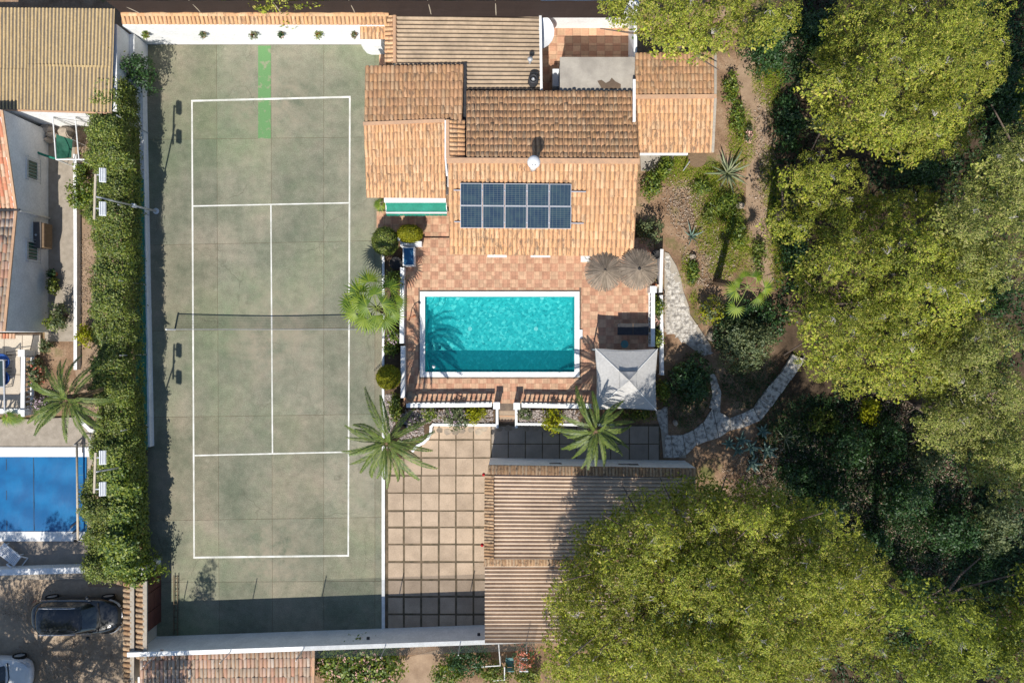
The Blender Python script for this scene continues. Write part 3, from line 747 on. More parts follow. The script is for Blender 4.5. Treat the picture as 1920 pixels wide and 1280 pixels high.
BUD = {}
def tile_field(root, parent, A, B, D, C, ncol, nrow, m='tile', budget=300, name='roof_tile', over=1.12, jit=0.018, lift=0.0, skip=None):
    """cover tiles over the quad A-B (upper edge, left to right as one looks up the slope) and D-C (lower edge)"""
    A, B, C, D = map(Vector, (A, B, C, D)); data = tile_data(m)
    rest = []; used = BUD.get(root.name, 0); o0 = org(parent)
    for j in range(nrow):
        for i in range(ncol):
            u, v = (i + .5) / ncol, (j + .5) / nrow
            p = A.lerp(B, u).lerp(D.lerp(C, u), v)
            if skip and skip(p): continue
            wx = (B - A).lerp(C - D, v) / ncol; ly = (A - D).lerp(B - C, u) / nrow
            X = wx.normalized(); Z = X.cross(ly).normalized(); Y = Z.cross(X)
            if Z.z < 0: Z = -Z
            w, l = wx.length, ly.length * over
            p = p + Z * (lift + R.uniform(-jit, jit) * .6) + X * R.uniform(-jit, jit)
            rot = R.uniform(-.045, .045)
            if nrow > 3 and R.random() < .025: p = p - Y * R.uniform(.03, .10); rot *= 3     # a slipped tile
            X2 = X * math.cos(rot) + Y * math.sin(rot); Y2 = Y * math.cos(rot) - X * math.sin(rot)
            if used < budget:
                o = bpy.data.objects.new(name, data); COL.objects.link(o); o.parent = parent
                q = p - o0
                o.matrix_local = Matrix(((X2.x * w, Y2.x * l, Z.x * w, q.x), (X2.y * w, Y2.y * l, Z.y * w, q.y), (X2.z * w, Y2.z * l, Z.z * w, q.z), (0, 0, 0, 1)))
                used += 1
            else:
                Mx = np.array([[X2.x * w, Y2.x * l, Z.x * w], [X2.y * w, Y2.y * l, Z.y * w], [X2.z * w, Y2.z * l, Z.z * w]])
                rest.append((UT_V @ Mx.T + np.array(p), UT_F))
    BUD[root.name] = used
    if rest:
        V, F = cat_mesh(rest); npmesh(name + 's', V, F, M[m], parent, kind='stuff')

def corrugated(name, parent, A, B, D, C, waves, amp, m, along='u', seg=8):
    """a corrugated sheet on the quad A B C D; ridges run from A-B's direction (along='u') or down (along='v')"""
    A, B, C, D = map(Vector, (A, B, C, D))
    nrm = (B - A).cross(D - A).normalized()
    if nrm.z < 0: nrm = -nrm
    nu, nv = (6, waves * seg) if along == 'u' else (waves * seg, 6)
    V = []
    for j in range(nv + 1):
        for i in range(nu + 1):
            u, v = i / nu, j / nv; t = (v if along == 'u' else u) * waves
            p = A.lerp(B, u).lerp(D.lerp(C, u), v) + nrm * (amp * (2 * abs(math.cos(math.pi * t)) - 1) + R.uniform(-.002, .002))
            V.append(tuple(p))
    F = [(j * (nu + 1) + i, j * (nu + 1) + i + 1, (j + 1) * (nu + 1) + i + 1, (j + 1) * (nu + 1) + i) for j in range(nv) for i in range(nu)]
    o = npmesh(name, V, F, M[m], parent, smooth=True)
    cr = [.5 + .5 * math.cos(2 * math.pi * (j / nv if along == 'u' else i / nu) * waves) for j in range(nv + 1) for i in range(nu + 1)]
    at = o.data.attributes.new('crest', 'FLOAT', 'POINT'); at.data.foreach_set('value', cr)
    return o

# ================================================================ THE SETTING
# ground: one wide sheet with the hole of the swimming pool left out
TZ = 0.45                                            # terrace level
pa, pb = P(797, 556, TZ), P(1077, 697, TZ)           # inner corners of the pool
hx0, hx1, hy0, hy1 = pa.x - .12, pb.x + .12, pb.y - .12, pa.y + .12
g = MB(); E = 260; GZ = -0.06
for x0, y0, x1, y1 in ((-E, hy1, E, E), (-E, -E, E, hy0), (-E, hy0, hx0, hy1), (hx1, hy0, E, hy1)):
    g.poly([(x0, y0, GZ), (x1, y0, GZ), (x1, y1, GZ), (x0, y1, GZ)])
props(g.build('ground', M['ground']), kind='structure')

# sports court: slabs with open joints
court = MB(); 
a, b, c, d = P(276, 84, -.03), P(716, 84, -.03), P(716, 1192, -.03), P(276, 1192, -.03)
court.prism([(a.x, a.y), (b.x, b.y), (c.x, c.y), (d.x, d.y)], -.055, -.008)
courto = props(court.build('court', M['joint']), kind='structure')
cols = [(276, 276), (406, 411), (508, 511), (607, 607), (703, 703), (716, 717)]
rows = [(84, 84), (262, 257), (460, 451), (621, 613), (782, 776), (976, 969), (1091, 1089), (1192, 1192)]
for i in range(len(cols) - 1):
    for j in range(len(rows) - 1):
        def cx(k, y): return cols[k][0] + (cols[k][1] - cols[k][0]) * (y - 84) / 1108
        def ry(k, x): return rows[k][0] + (rows[k][1] - rows[k][0]) * (x - 276) / 440
        gx = .30
        q = []
        for ci, rj, sx, sy in ((i, j, 1, 1), (i + 1, j, -1, 1), (i + 1, j + 1, -1, -1), (i, j + 1, 1, -1)):
            y = ry(rj, cols[ci][0]); x = cx(ci, y); y = ry(rj, x)
            p = P(x + sx * gx, y + sy * gx); q.append((p.x, p.y))
        MB().prism(q, -.03, R.uniform(-.0015, .0015)).build('court_slab', M['court'], courto)
def line(x0, y0, x1, y1, w, name='court_line', z=.006, m='line', parent=None):
    a, b = P(x0, y0), P(x1, y1); n = Vector((a.y - b.y, b.x - a.x, 0)).normalized() * (w / 2 / S)
    mb = MB(); N = 24; vs = []
    for i in range(N + 1):
        p = a.lerp(b, i / N); e = 1 + R.uniform(-.07, .07)
        vs += [(p.x + n.x * e, p.y + n.y * e, z), (p.x - n.x * e, p.y - n.y * e, z)]
    mb.add(vs, [(2 * i, 2 * i + 1, 2 * i + 3, 2 * i + 2) for i in range(N)])
    return mb.build(name, M[m], parent or courto)
for i, l in enumerate([(358.4, 189.5, 657.4, 182, 3.5), (362.4, 1044.6, 654.6, 1041, 3.5), (360, 191.4, 364, 1042.6, 3.0), (656, 184, 653, 1039, 3.0),
          (362, 386.5, 654, 380.5, 2.6), (365, 853.5, 652, 847, 2.6), (508, 385.2, 511, 848.7, 2.6)]):
    line(*l, z=.005 + .0006 * i)
gp = MB(); a, b = P(484, 86), P(508, 260); gp.add([(a.x, a.y, .0035), (b.x, a.y, .0035), (b.x, b.y, .0035), (a.x, b.y, .0035)], [(3, 2, 1, 0)])
gp.build('green_paint_strip', M['greenpaint'], courto)

# pool terrace: mortar bed with the pool's hole, tiles one by one
ter = MB()
tx0, ty0 = P(757, 756, TZ).x, P(757, 756, TZ).y; tx1, ty1 = P(1226, 446, TZ).x, P(1226, 446, TZ).y
hz = TZ - .008
for x0, y0, x1, y1 in ((tx0, hy1, tx1, ty1), (tx0, ty0, tx1, hy0), (tx0, hy0, hx0, hy1), (hx1, hy0, tx1, hy1)):
    ter.box(x0, y0, -.05, x1, y1, hz)
sx0, sx1 = P(935, 770, TZ).x, P(967, 770, TZ).x
ter.box(sx0, P(0, 770, TZ).y, -.05, sx1, ty0, hz)
terr = props(ter.build('terrace', M['grout']), kind='structure')
ts = .205; cells = []
nx, ny = int((tx1 - tx0) / ts), int((ty1 - ty0) / ts)
for i in range(nx + 1):
    for j in range(ny + 1):
        x0, y0 = tx0 + i * ts, ty0 + j * ts; x1, y1 = min(x0 + ts, tx1), min(y0 + ts, ty1)
        if x1 - x0 < .03 or y1 - y0 < .03: continue
        px0, py0, px1, py1 = hx0 - .22, hy0 - .22, hx1 + .22, hy1 + .22
        if x0 > px0 - .02 and x1 < px1 + .02 and y0 > py0 - .02 and y1 < py1 + .02: continue
        if x1 > px0 and x0 < px1 and y1 > py0 and y0 < py1:      # cut the tile at the coping
            if x0 < px0: x1 = min(x1, px0)
            elif x1 > px1: x0 = max(x0, px1)
            elif y0 < py0: y1 = min(y1, py0)
            else: y0 = max(y0, py1)
        cells.append((x0 + .003, y0 + .003, x1 - .003, y1 - .003))
cells.sort(key=lambda c: -((c[2] - c[0]) * (c[3] - c[1])) + .001 * abs(c[0]))
rest = MB(); prot = None
for k, (x0, y0, x1, y1) in enumerate(cells):
    z1 = TZ + R.uniform(-.0015, .0015)
    if k < 300:
        if prot is None: prot = MB().box(-.5, -.5, -.02, .5, .5, 0).build('floor_tile', M['floor'], terr); o = prot
        else: o = bpy.data.objects.new('floor_tile', prot.data); COL.objects.link(o); o.parent = terr
        o.location = ((x0 + x1) / 2, (y0 + y1) / 2, z1); o.scale = (x1 - x0, y1 - y0, 1)
    else: rest.box(x0, y0, hz, x1, y1, z1)
rest.build('floor_tiles', M['floor'], terr, kind='stuff')
# small lower yard under the awning and the step between
ly = MB(); ly.pbox(706, 396, 842, 449, -.05, .30); lyo = props(ly.build('lower_yard', M['grout']), kind='structure')
a, b = P(706, 449, .31), P(842, 396, .31)
for i in range(9):
    for j in range(4):
        x0, x1 = a.x + (b.x - a.x) * i / 9, a.x + (b.x - a.x) * (i + 1) / 9; y0, y1 = a.y + (b.y - a.y) * j / 4, a.y + (b.y - a.y) * (j + 1) / 4
        MB().box(x0 + .007, y0 + .007, .30, x1 - .007, y1 - .007, .315 + R.uniform(-.002, .002)).build('floor_tile', M['floor'], lyo)
# steps from the terrace gate down to the parking yard
stp = thing('garden_steps', 'short flight of tiled steps in the gap of the pool balustrade', 'steps', P(951, 785, 0))
for k, (ya, yb, z) in enumerate(((770, 779, .30), (779, 788, .16))):
    m = MB(); p0, p1 = P(936, ya, z), P(966, yb, z); m.box(p0.x, p0.y, -.05, p1.x, p1.y - .02, z); m.build('step', M['slab'], stp)
    nz = MB(); nz.bar((p0.x, p1.y - .03, z + .012), (p1.x, p1.y - .03, z + .012), .06, .02); nz.build('nosing', M['tileband'], stp)

# parking yard: exposed aggregate slabs with mossy joints
py_ = MB(); a, b = P(716.5, 815), P(1238, 1172)
py_.poly([(P(716.5, 795).x, P(0, 795).y, -.008), (P(716.5, 1186).x, P(0, 1186).y, -.008), (P(920, 1176).x, P(0, 1176).y, -.008), (P(920, 866).x, P(0, 866).y, -.008), (P(1238, 868).x, P(0, 868).y, -.008), (P(1238, 795).x, P(0, 795).y, -.008)][::1])
yard = props(py_.build('parking_yard', M['joint']), kind='structure')
gx = [726, 757, 790, 823, 855, 888, 921]; gy = [795, 824, 858, 891, 924, 957, 988, 1020, 1053, 1086, 1118, 1151, 1184]
for i in range(len(gx) - 1):
    for j in range(len(gy) - 1):
        if gy[j] < 820 and gx[i] < 780: continue
        mm = 1.9 if gy[j] > 930 else 1.4
        p, q = P(gx[i] + mm + R.uniform(-.6, .6), gy[j] + mm + R.uniform(-.6, .6)), P(gx[i + 1] - mm + R.uniform(-.5, .5), gy[j + 1] - mm + R.uniform(-.5, .5))
        MB().box(p.x, p.y, -.03, q.x, q.y, R.uniform(.0, .008)).build('paving_slab', M['slab'], yard)
g2 = [921, 953, 985, 1017, 1049, 1081, 1113, 1145, 1180, 1216, 1236]; h2 = [798, 832, 866]
for i in range(len(g2) - 1):
    for j in range(2):
        p, q = P(g2[i] + 1, h2[j] + 1), P(g2[i + 1] - 1, h2[j + 1] - 1)
        MB().box(p.x, p.y, -.03, q.x, q.y, R.uniform(.0, .008)).build('paving_slab', M['greyslab'], yard)
# flagstones set along the foot of the planters
ed = MB()
fl = [(812 + 14 * i + R.uniform(-3, 3), 806 + R.uniform(-5, 5)) for i in range(8)] + [(936 + 17 * i, 805 + R.uniform(-4, 4)) for i in range(12)]
for x, y in fl:
    r0 = R.uniform(5, 7.5); n = R.randint(5, 7); a0 = R.random()
    pts = [P(x + r0 * 1.15 * math.cos(a0 + 6.283 * k / n) * R.uniform(.85, 1.1), y + r0 * math.sin(a0 + 6.283 * k / n) * R.uniform(.8, 1.1)) for k in range(n)]
    MB().prism([(p.x, p.y) for p in pts], 0, R.uniform(.012, .03)).build('flagstone', M['stone'], yard)

# driveway, paths, neighbours' paving (flush sheets a few millimetres apart)
def flat(name, pts, z, m, kind='structure', th=None):
    mb = MB(); q = [P(x, y, z) for x, y in pts]
    if th: mb.prism([(v.x, v.y) for v in q], z - th, z)
    else:
        ar = sum(q[i].x * q[(i + 1) % len(q)].y - q[(i + 1) % len(q)].x * q[i].y for i in range(len(q)))
        if ar < 0: q = q[::-1]
        mb.poly([tuple(v) for v in q])
    return props(mb.build(name, m), kind=kind)
flat('driveway', [(-900, 1086), (246, 1086), (246, 1290), (246, 2300), (-900, 2300)], -.045, M['drive'])
flat('side_path', [(84, 212), (140, 212), (140, 640), (84, 640)], -.035, M['path'])
flat('hedge_bed', [(140, 205), (278, 205), (300, 1100), (165, 1100), (165, 850), (140, 690)], -.041, M['dirt'])
tt = flat('tiled_patio', [(-300, 626), (76, 626), (76, 656), (42, 660), (42, 778), (-300, 778)], 0.10, M['grout'], th=.16)
for i in range(7):
    for j in range(4):
        p, q = P(76 - 34 * (i + 1) + .6, 628 + 37 * j + .6, .105), P(76 - 34 * i - .6, 628 + 37 * (j + 1) - .6, .105)
        if q.x > P(42, 0).x + .05 and j > 0: continue
        MB().box(p.x, p.y, .08, q.x, q.y, .112).build('patio_tile', M['beige'], tt)
flat('pool_surround', [(-300, 782), (40, 786), (140, 782), (206, 800), (216, 850), (170, 872), (170, 1086), (-300, 1086)], 0.06, M['path'], th=.1)
flat('dark_pool_deck', [(-300, 1014), (172, 1012), (172, 1058), (-300, 1066)], 0.075, M['greyslab'], th=.05)
flat('garden_track', [(1402, 96), (1432, 130), (1440, 250), (1444, 400), (1452, 520), (1440, 545), (1412, 520), (1398, 380), (1402, 240), (1380, 130)], -.052, M['dirt'])
flat('bottom_lane', [(745, 1236), (830, 1215), (850, 1280), (850, 1400), (700, 1400)], -.05, M['dirt'])
flat('annex_step', [(1200, 287), (1263, 287), (1262, 318), (1254, 322), (1202, 320)], 0.02, M['concrete'], th=.08)
flat('forest_lane', [(1470, 66), (1560, 70), (1555, 95), (1500, 105), (1460, 95)], -.05, M['dirt'])

# white stone garden paths, laid stone by stone
gpath = props(MB().prism([tuple(P(x, y, .0)[:2]) for x, y in [(1246, 472), (1254, 475), (1268, 498), (1276, 520), (1281, 545), (1291, 572), (1294, 590), (1318, 625), (1333, 648), (1334, 662), (1320, 668), (1300, 655), (1262, 625), (1246, 622)]], -.06, .004).build('white_path', M['mortar']), kind='structure')
jx = {}
def vtx(i, j):
    if (i, j) not in jx: jx[(i, j)] = (1247 + 8.6 * i + R.uniform(-2.6, 2.6) + (4 if j % 2 else 0), 470 + 8.2 * j + R.uniform(-2.4, 2.4))
    return jx[(i, j)]
for i in range(-1, 12):
    for j in range(26):
        q = [vtx(i, j), vtx(i + 1, j), vtx(i + 1, j + 1), vtx(i, j + 1)]; cx_, cy_ = sum(a for a, b in q) / 4, sum(b for a, b in q) / 4
        lim = 1252 + (cy_ - 470) * .36 if cy_ < 590 else 1296 + (cy_ - 590) * .56
        lo = 1246 if cy_ < 622 else 1248 + (cy_ - 622) * 1.75
        if cx_ > lim - 3 or cx_ < lo + 2 or cy_ > 664: continue
        q = [(cx_ + (a - cx_) * .92, cy_ + (b - cy_) * .92) for a, b in q]
        pts = [P(a, b) for a, b in q]; MB().prism([(p.x, p.y) for p in pts], 0, R.uniform(.010, .022)).build('path_stone', M['pathstone'], gpath)
cpath = props(MB().add([], []).prism([tuple(P(x, y)[:2]) for x, y in [(1236, 770), (1246, 762), (1252, 762), (1253, 818), (1280, 816), (1320, 800), (1352, 778), (1352, 800), (1326, 822), (1288, 838), (1286, 858), (1244, 858)]], -.06, -.004).build('curved_path', M['mortar']), kind='structure')
ctr = [(1246, 856, 1246, 815), (1262, 858, 1258, 816), (1286, 852, 1280, 815), (1306, 834, 1300, 806), (1327, 826, 1318, 792), (1347, 820, 1336, 765), (1368, 806, 1368, 783), (1395, 800, 1388, 776), (1424, 788, 1412, 765), (1445, 762, 1424, 746), (1463, 737, 1442, 722), (1481, 712, 1462, 700), (1508, 674, 1485, 664)]
for i in range(len(ctr) - 1):
    (ax, ay, bx, by), (cx_, cy_, dx, dy) = ctr[i], ctr[i + 1]
    q = [P(ax + .6, ay), P(cx_ - .6, cy_), P(dx - .6, dy), P(bx + .6, by)]
    MB().prism([(p.x, p.y) for p in q], -.06, .02 + R.uniform(0, .02) + .012 * i).build('path_stone', M['pathstone'], cpath)
for q in ([(1330, 764), (1350, 772), (1352, 735), (1340, 700), (1330, 703), (1336, 740)], [(1228, 770), (1250, 765), (1251, 814), (1238, 802)]):
    MB().prism([tuple(P(x, y)[:2]) for x, y in q], -.06, .025).build('path_stone', M['pathstone'], cpath)
# ================================================================ BUILDINGS
def roof_slab(name, parent, A, B, D, C, m, th=.10):
    A, B, C, D = map(Vector, (A, B, C, D)); dn = Vector((0, 0, -th))
    mb = MB(); vs = [A, B, C, D, A + dn, B + dn, C + dn, D + dn]
    mb.add(vs, [(3, 2, 1, 0), (4, 5, 6, 7), (0, 1, 5, 4), (1, 2, 6, 5), (2, 3, 7, 6), (3, 0, 4, 7)])
    return mb.build(name, M[m], parent)
def wallpoly(name, parent, px_pts, z0, z1, m='white'):
    mb = MB(); mb.prism([tuple(P(x, y, 0)[:2]) for x, y in px_pts], z0, z1); return mb.build(name, M[m], parent)
def ridge(parent, a, b, r=.11, m='tileband', n=None, name='ridge_tile'):
    """a row of half-round ridge tiles"""
    a, b = Vector(a), Vector(b); n = n or int((b - a).length / .42)
    d = (b - a).normalized(); s = Vector((-d.y, d.x, 0)).normalized()
    for i in range(n):
        p, q = a.lerp(b, i / n), a.lerp(b, (i + 1.08) / n); vs = []
        for e, (pt, rr) in enumerate(((p, r), (q, r * .9))):
            for k in range(7):
                an = math.pi * k / 6; vs.append(pt + s * (rr * 1.15 * math.cos(an)) + Vector((0, 0, rr * math.sin(an) + R.uniform(-.004, .004))))
        MB().add(vs, [(k, k + 1, 8 + k, 7 + k) for k in range(6)] + [tuple(range(6, -1, -1)), tuple(range(7, 14))]).build(name, M[m], parent)

# ---- main house (large double-pitched tiled roof with the solar panels)
house = thing('house', 'villa with the largest terracotta tiled roof, facing the pool', 'house', P(1015, 330))
ZR, ZE1, ZE2 = 3.05, 2.66, 2.42
wallpoly('wall', house, [(880, 210), (1165, 210), (1165, 450), (860, 450), (860, 300), (880, 300)], -.05, 2.35)
for x in (862, 1166):
    gw = MB(); y0, y1, ym = P(0, 205).y, P(0, 450).y, P(0, 307, ZR).y; X = P(x, 0).x
    gw.add([(X - .08, y0, 2.4), (X - .08, y1, 2.4), (X - .08, ym, 2.85), (X + .08, y0, 2.4), (X + .08, y1, 2.4), (X + .08, ym, 2.85)], [(0, 1, 2), (5, 4, 3), (0, 2, 5, 3), (1, 4, 5, 2), (0, 3, 4, 1)])
    gw.build('gable_wall', M['white'], house)
cA, cB, cD, cC = P(1197, 301, ZR - .05), P(874, 299, ZR - .05), P(1192, 172, ZE1), P(875, 171, ZE1)
rC = roof_slab('north_roof_slope', house, cA, cB, cD, cC, 'pan')
dA, dB, dD, dC = P(840, 304, ZR - .02), P(1197, 305, ZR - .02), P(843, 476, ZE2), P(1188, 480, ZE2)
rD = roof_slab('south_roof_slope', house, dA, dB, dD, dC, 'pan')
tile_field(house, rD, dA, dB, dD, dC, 41, 11)
tile_field(house, rC, cA, cB, cD, cC, 37, 10)
rb = MB(); rb.bar(P(838, 301.5, ZR + .0), P(1199, 303, ZR + .0), .26, .16); rb.build('ridge_cap', M['tileband'], house)
for x0, x1 in ((914, 950), (995, 1032)):
    m = MB(); a, b = P(x0, 478, 2.2), P(x1, 482, 2.2); m.box(a.x, a.y + .1, 2.05, b.x, b.y, 2.2); m.build('blind_box', M['whitepaint'], house)
gu = MB(); gu.bar(P(872.5, 118, 2.5), P(871, 300, 2.62), .14, .1); gu.build('gap_shade_bar', M['dark'], house)  # dark bar standing in for the shaded gap between the two roofs
# pent strip of cross-laid tiles west of the upper slope
sA, sB, sD, sC = P(843, 224, 3.0), P(843, 300, 3.04), P(871, 224, 2.84), P(871, 300, 2.88)
rS = roof_slab('pent_strip', house, sB, sA, sC, sD, 'pan')
tile_field(house, rS, sB, sA, sC, sD, 9, 2, budget=0, name='pent_tile', over=1.05)
wh = MB(); wh.bar(P(835.5, 226, 3.0), P(835.5, 300, 3.06), .09, .12); wh.bar(P(835.5, 300, 3.06), P(838, 330, 3.02), .07, .12); wh.build('white_verge', M['white'], house)
vr = MB(); vr.bar(P(839.5, 225, 3.04), P(839.5, 298, 3.08), .16, .12); vr.build('verge_mortar', M['tileband'], house)

# ---- chimney cowl of the house
cw = P(1001, 303, 4.5); ch = thing('chimney_cowl', 'white round metal chimney cowl standing on the ridge of the main roof', 'chimney', (cw.x, cw.y, 2.95))
m = MB(); m.lathe([(.17, 2.9), (.17, 4.15)], (cw.x, cw.y, 0), 14); m.build('flue', M['whitepaint'], ch, smooth=True)
m = MB(); m.lathe([(.14, 4.15), (.26, 4.2), (.31, 4.36), (.29, 4.52), (.16, 4.62), (.02, 4.65)], (cw.x, cw.y, 0), 18); m.build('cowl', M['plastic'], ch, smooth=True)
m = MB()
for k in range(3): m.box(cw.x - .09 + .065 * k, cw.y - .20, 4.585, cw.x - .05 + .065 * k, cw.y - .14, 4.612)
m.build('maker_mark', M['dark'], ch)

# ---- solar panels, each bolted to the roof
pn = (dB - dA).cross(dD - dA).normalized(); pn = pn if pn.z > 0 else -pn
def onroof(px, py, lift):
    # point of the south slope seen at this pixel, lifted along its normal
    z = 2.75
    for _ in range(12):
        q = P(px, py, z); z += ((dA - q).dot(pn)) / pn.z * .9 if True else 0
    return P(px, py, z) + pn * lift
ords = ['leftmost', 'second from the left', 'middle', 'second from the right', 'rightmost']
for r in range(2):
    for k in range(5):
        x0, x1 = 863 + 41.6 * k, 863 + 41.6 * (k + 1); y0 = 344 + 42 * r + .35 * k; y1 = y0 + 41.5
        q = [onroof(x0 + .6, y0, .16), onroof(x1 - .6, y0 + .3, .16), onroof(x1 - .6, y1 + .3, .16), onroof(x0 + .6, y1, .16)]
        ctr_ = sum(q, Vector()) / 4; X = (q[1] - q[0]); Y = (q[0] - q[3]); w, l = X.length, Y.length; X.normalize(); Z = X.cross(Y).normalized(); Y = Z.cross(X)
        t = thing('solar_panel', f'dark blue solar panel, {ords[k]} of the {"upper" if r == 0 else "lower"} row on the villa roof', 'solar panel', ctr_, 0, 'solar panels on the villa roof')
        t.rotation_euler = Matrix((X, Y, Z)).transposed().to_euler()
        m = MB(); m.box(-w / 2 + .024, -l / 2 + .024, -.02, w / 2 - .024, l / 2 - .024, .012); m.build('cells', M['solar'], t, local=True)
        m = MB(); f = .022
        m.box(-w / 2, -l / 2, -.03, w / 2, -l / 2 + f, .022); m.box(-w / 2, l / 2 - f, -.03, w / 2, l / 2, .022)
        m.box(-w / 2, -l / 2 + f, -.03, -w / 2 + f, l / 2 - f, .022); m.box(w / 2 - f, -l / 2 + f, -.03, w / 2, l / 2 - f, .022); m.build('frame', M['alu'], t, local=True)
for y, xa, xb in ((357, 851, 1098), (416, 852, 1094)):
    m = MB(); m.bar(onroof(xa, y, .13), onroof(xb, y + 3, .13), .045); solo(m.build('mounting_rail', M['alu']), f'aluminium mounting rail under the {"upper" if y < 400 else "lower"} row of solar panels, its ends sticking out', 'rail', 'solar mounting rails')

# ---- west wing (lower pair of slopes, green awning in front)
wing = thing('house_wing', 'tiled side wing of the villa with a white fascia, nearest the court', 'house', P(770, 250))
wallpoly('wall', wing, [(705, 150), (850, 150), (850, 365), (705, 365)], -.05, 2.15)
aA, aB, aD, aC = P(835, 231, 2.92), P(683, 233, 2.92), P(869, 123, 2.65), P(685, 125, 2.65)
aA2 = P(866, 231, 2.92)
rA = roof_slab('north_roof_slope', wing, aA2, aB, aD, aC, 'pan')
bA, bB, bD, bC = P(682, 234, 2.90), P(834, 227, 2.90), P(687, 370, 2.45), P(836, 371, 2.45)
rB = roof_slab('south_roof_slope', wing, bA, bB, bD, bC, 'pan')
tile_field(wing, rA, aA2, aB, aD, aC, 23, 7)
tile_field(wing, rB, bA, bB, bD, bC, 22, 9)
m = MB(); m.bar(P(681, 232.5, 2.96), P(834, 226.5, 2.96), .17, .1); m.build('ridge_cap', M['tileband'], wing)
m = MB(); a, b = P(720, 370, 2.3), P(836, 379, 2.3); m.box(a.x, a.y + .1, 2.05, b.x, b.y, 2.3); m.build('fascia', M['white'], wing)
aw = thing('awning', 'green cloth awning with a white front bar under the side wing roof', 'awning', P(780, 390, 0))
a, b, c, d = P(723, 379.5, 2.12), P(836, 379.5, 2.12), P(838, 398, 1.85), P(724, 398, 1.85); vs = []; N = 12
for k in range(2 * N + 2):
    i, e = divmod(k, 2); v = i / N; p = a.lerp(d, v) if e == 0 else b.lerp(c, v); vs.append((p.x, p.y, p.z - .05 * math.sin(math.pi * v)))
m = MB(); m.add(vs, [(2 * i, 2 * i + 2, 2 * i + 3, 2 * i + 1) for i in range(N)]); m.build('canopy', M['awning'], aw)
m = MB(); m.bar(d + Vector((0, -.03, .01)), c + Vector((0, -.03, .01)), .07, .06); m.build('front_bar', M['whitepaint'], aw)
m = MB(); n = 14
for k in range(n):
    p, q = d.lerp(c, k / n), d.lerp(c, (k + .97) / n); dy = Vector((0, -.075, 0))
    m.add([p + dy, q + dy, q + dy + Vector((0, -.07, -.17)), p.lerp(q, .5) + dy + Vector((0, -.075, -.21)), p + dy + Vector((0, -.07, -.17))], [(0, 4, 3, 2, 1)])
m.build('valance', M['awning'], aw)
m = MB()
for p, q in ((a, d), (b, c)): m.bar(p - Vector((0, 0, .06)), q - Vector((0, 0, .06)), .035)
m.build('arms', M['whitepaint'], aw)

# ---- corrugated back shed of the villa, top of the picture
shed = thing('outbuilding', 'tan corrugated roof shed behind the villa with a tiled left verge', 'shed', P(870, 100))
Zs = 2.42
wallpoly('wall', shed, [(745, 70), (1000, 70), (1000, 180), (880, 180), (880, 140), (745, 140)], -.05, 2.25)
xs = [742, 862, 938, 1012]; pls = []
for k in range(3):
    yb = 126 if k == 0 else 168
    A, B, D, C = P(xs[k], 17 + 1.5 * k, Zs + .02 * (2 - k)), P(xs[k + 1] + 3, 18.5 + 1.5 * k, Zs + .02 * (2 - k) - .015), P(xs[k], 168, Zs + .02 * (2 - k)), P(xs[k + 1] + 3, 168, Zs + .02 * (2 - k) - .015)
    corrugated('roof_sheet', shed, A, B, D, C, 19, .072, 'corr', 'u')
e0, e1, e2, e3 = P(739, 17, Zs + .12), P(739, 118, Zs + .12), P(722, 18, Zs + .06), P(722, 116, Zs + .06)
rv = roof_slab('verge', shed, e1, e0, e3, e2, 'pan'); tile_field(shed, rv, e1, e0, e3, e2, 12, 1, over=1.0)
ridge(shed, P(740, 118, Zs + .12), P(740, 15, Zs + .12), .085, name='verge_tile', m='tileband')
m = MB(); m.bar(P(1013, 27, Zs + .05), P(1015, 170, Zs + .05), .12, .14); m.build('white_edge', M['whitepaint'], shed)
v1 = P(994, 112, 3.0); t = thing('vent_pipe', 'slim grey vent pipe with a round cap on the corrugated shed roof', 'vent pipe', (v1.x, v1.y, Zs))
m = MB(); m.lathe([(.06, Zs - .05), (.06, 3.0)], (v1.x, v1.y, 0), 10); m.build('pipe', M['steel'], t, smooth=True)
m = MB(); m.lathe([(.06, 3.0), (.13, 3.03), (.13, 3.10), (.03, 3.16)], (v1.x, v1.y, 0), 12); m.build('cap', M['steel'], t, smooth=True)
v1 = P(1000, 147, 3.0); t = thing('extractor_fan', 'broad dark round chimney pot on the corner of the corrugated shed roof', 'chimney pot', (v1.x, v1.y, Zs))
m = MB(); m.lathe([(.27, Zs - .05), (.24, 2.95), (.19, 3.0), (.15, 2.98), (.15, 2.7)], (v1.x, v1.y, 0), 16, cap=False); m.build('pot', M['dark'], t, smooth=True)
m = MB(); m.lathe([(.155, 2.86), (.06, 2.92), (.05, 3.02), (.0, 3.03)], (v1.x, v1.y, 0), 12); m.build('inner_flue', M['steel'], t, smooth=True)

# ---- walled service yard at the top
syard = MB(); a, b = P(1012, 52), P(1180, 170); syard.box(a.x, a.y, -.055, b.x, b.y, -.02); sy = props(syard.build('service_yard', M['grout']), kind='structure')
for i in range(11):
    for j in range(7):
        x0, x1 = a.x + (b.x - a.x) * i / 11, a.x + (b.x - a.x) * (i + 1) / 11; y0, y1 = b.y + (a.y - b.y) * j / 7, b.y + (a.y - b.y) * (j + 1) / 7
        MB().box(x0 + .006, y0 + .006, -.02, x1 - .006, y1 - .006, R.uniform(-.002, .002)).build('floor_tile', M['floor'], sy)
yw = thing('yard_wall', 'white rendered wall round the little brown tiled yard at the top', 'wall', P(1100, 50))
m = MB(); a, b = P(1012, 53), P(1188, 53); m.box(a.x, a.y, -.05, b.x, a.y + .9, 2.05); m.build('north_wall', M['white'], yw)
m = MB(); a = P(1178, 53); m.box(a.x, P(0, 176).y, -.05, a.x + .16, a.y, 1.9); m.build('east_wall', M['white'], yw)
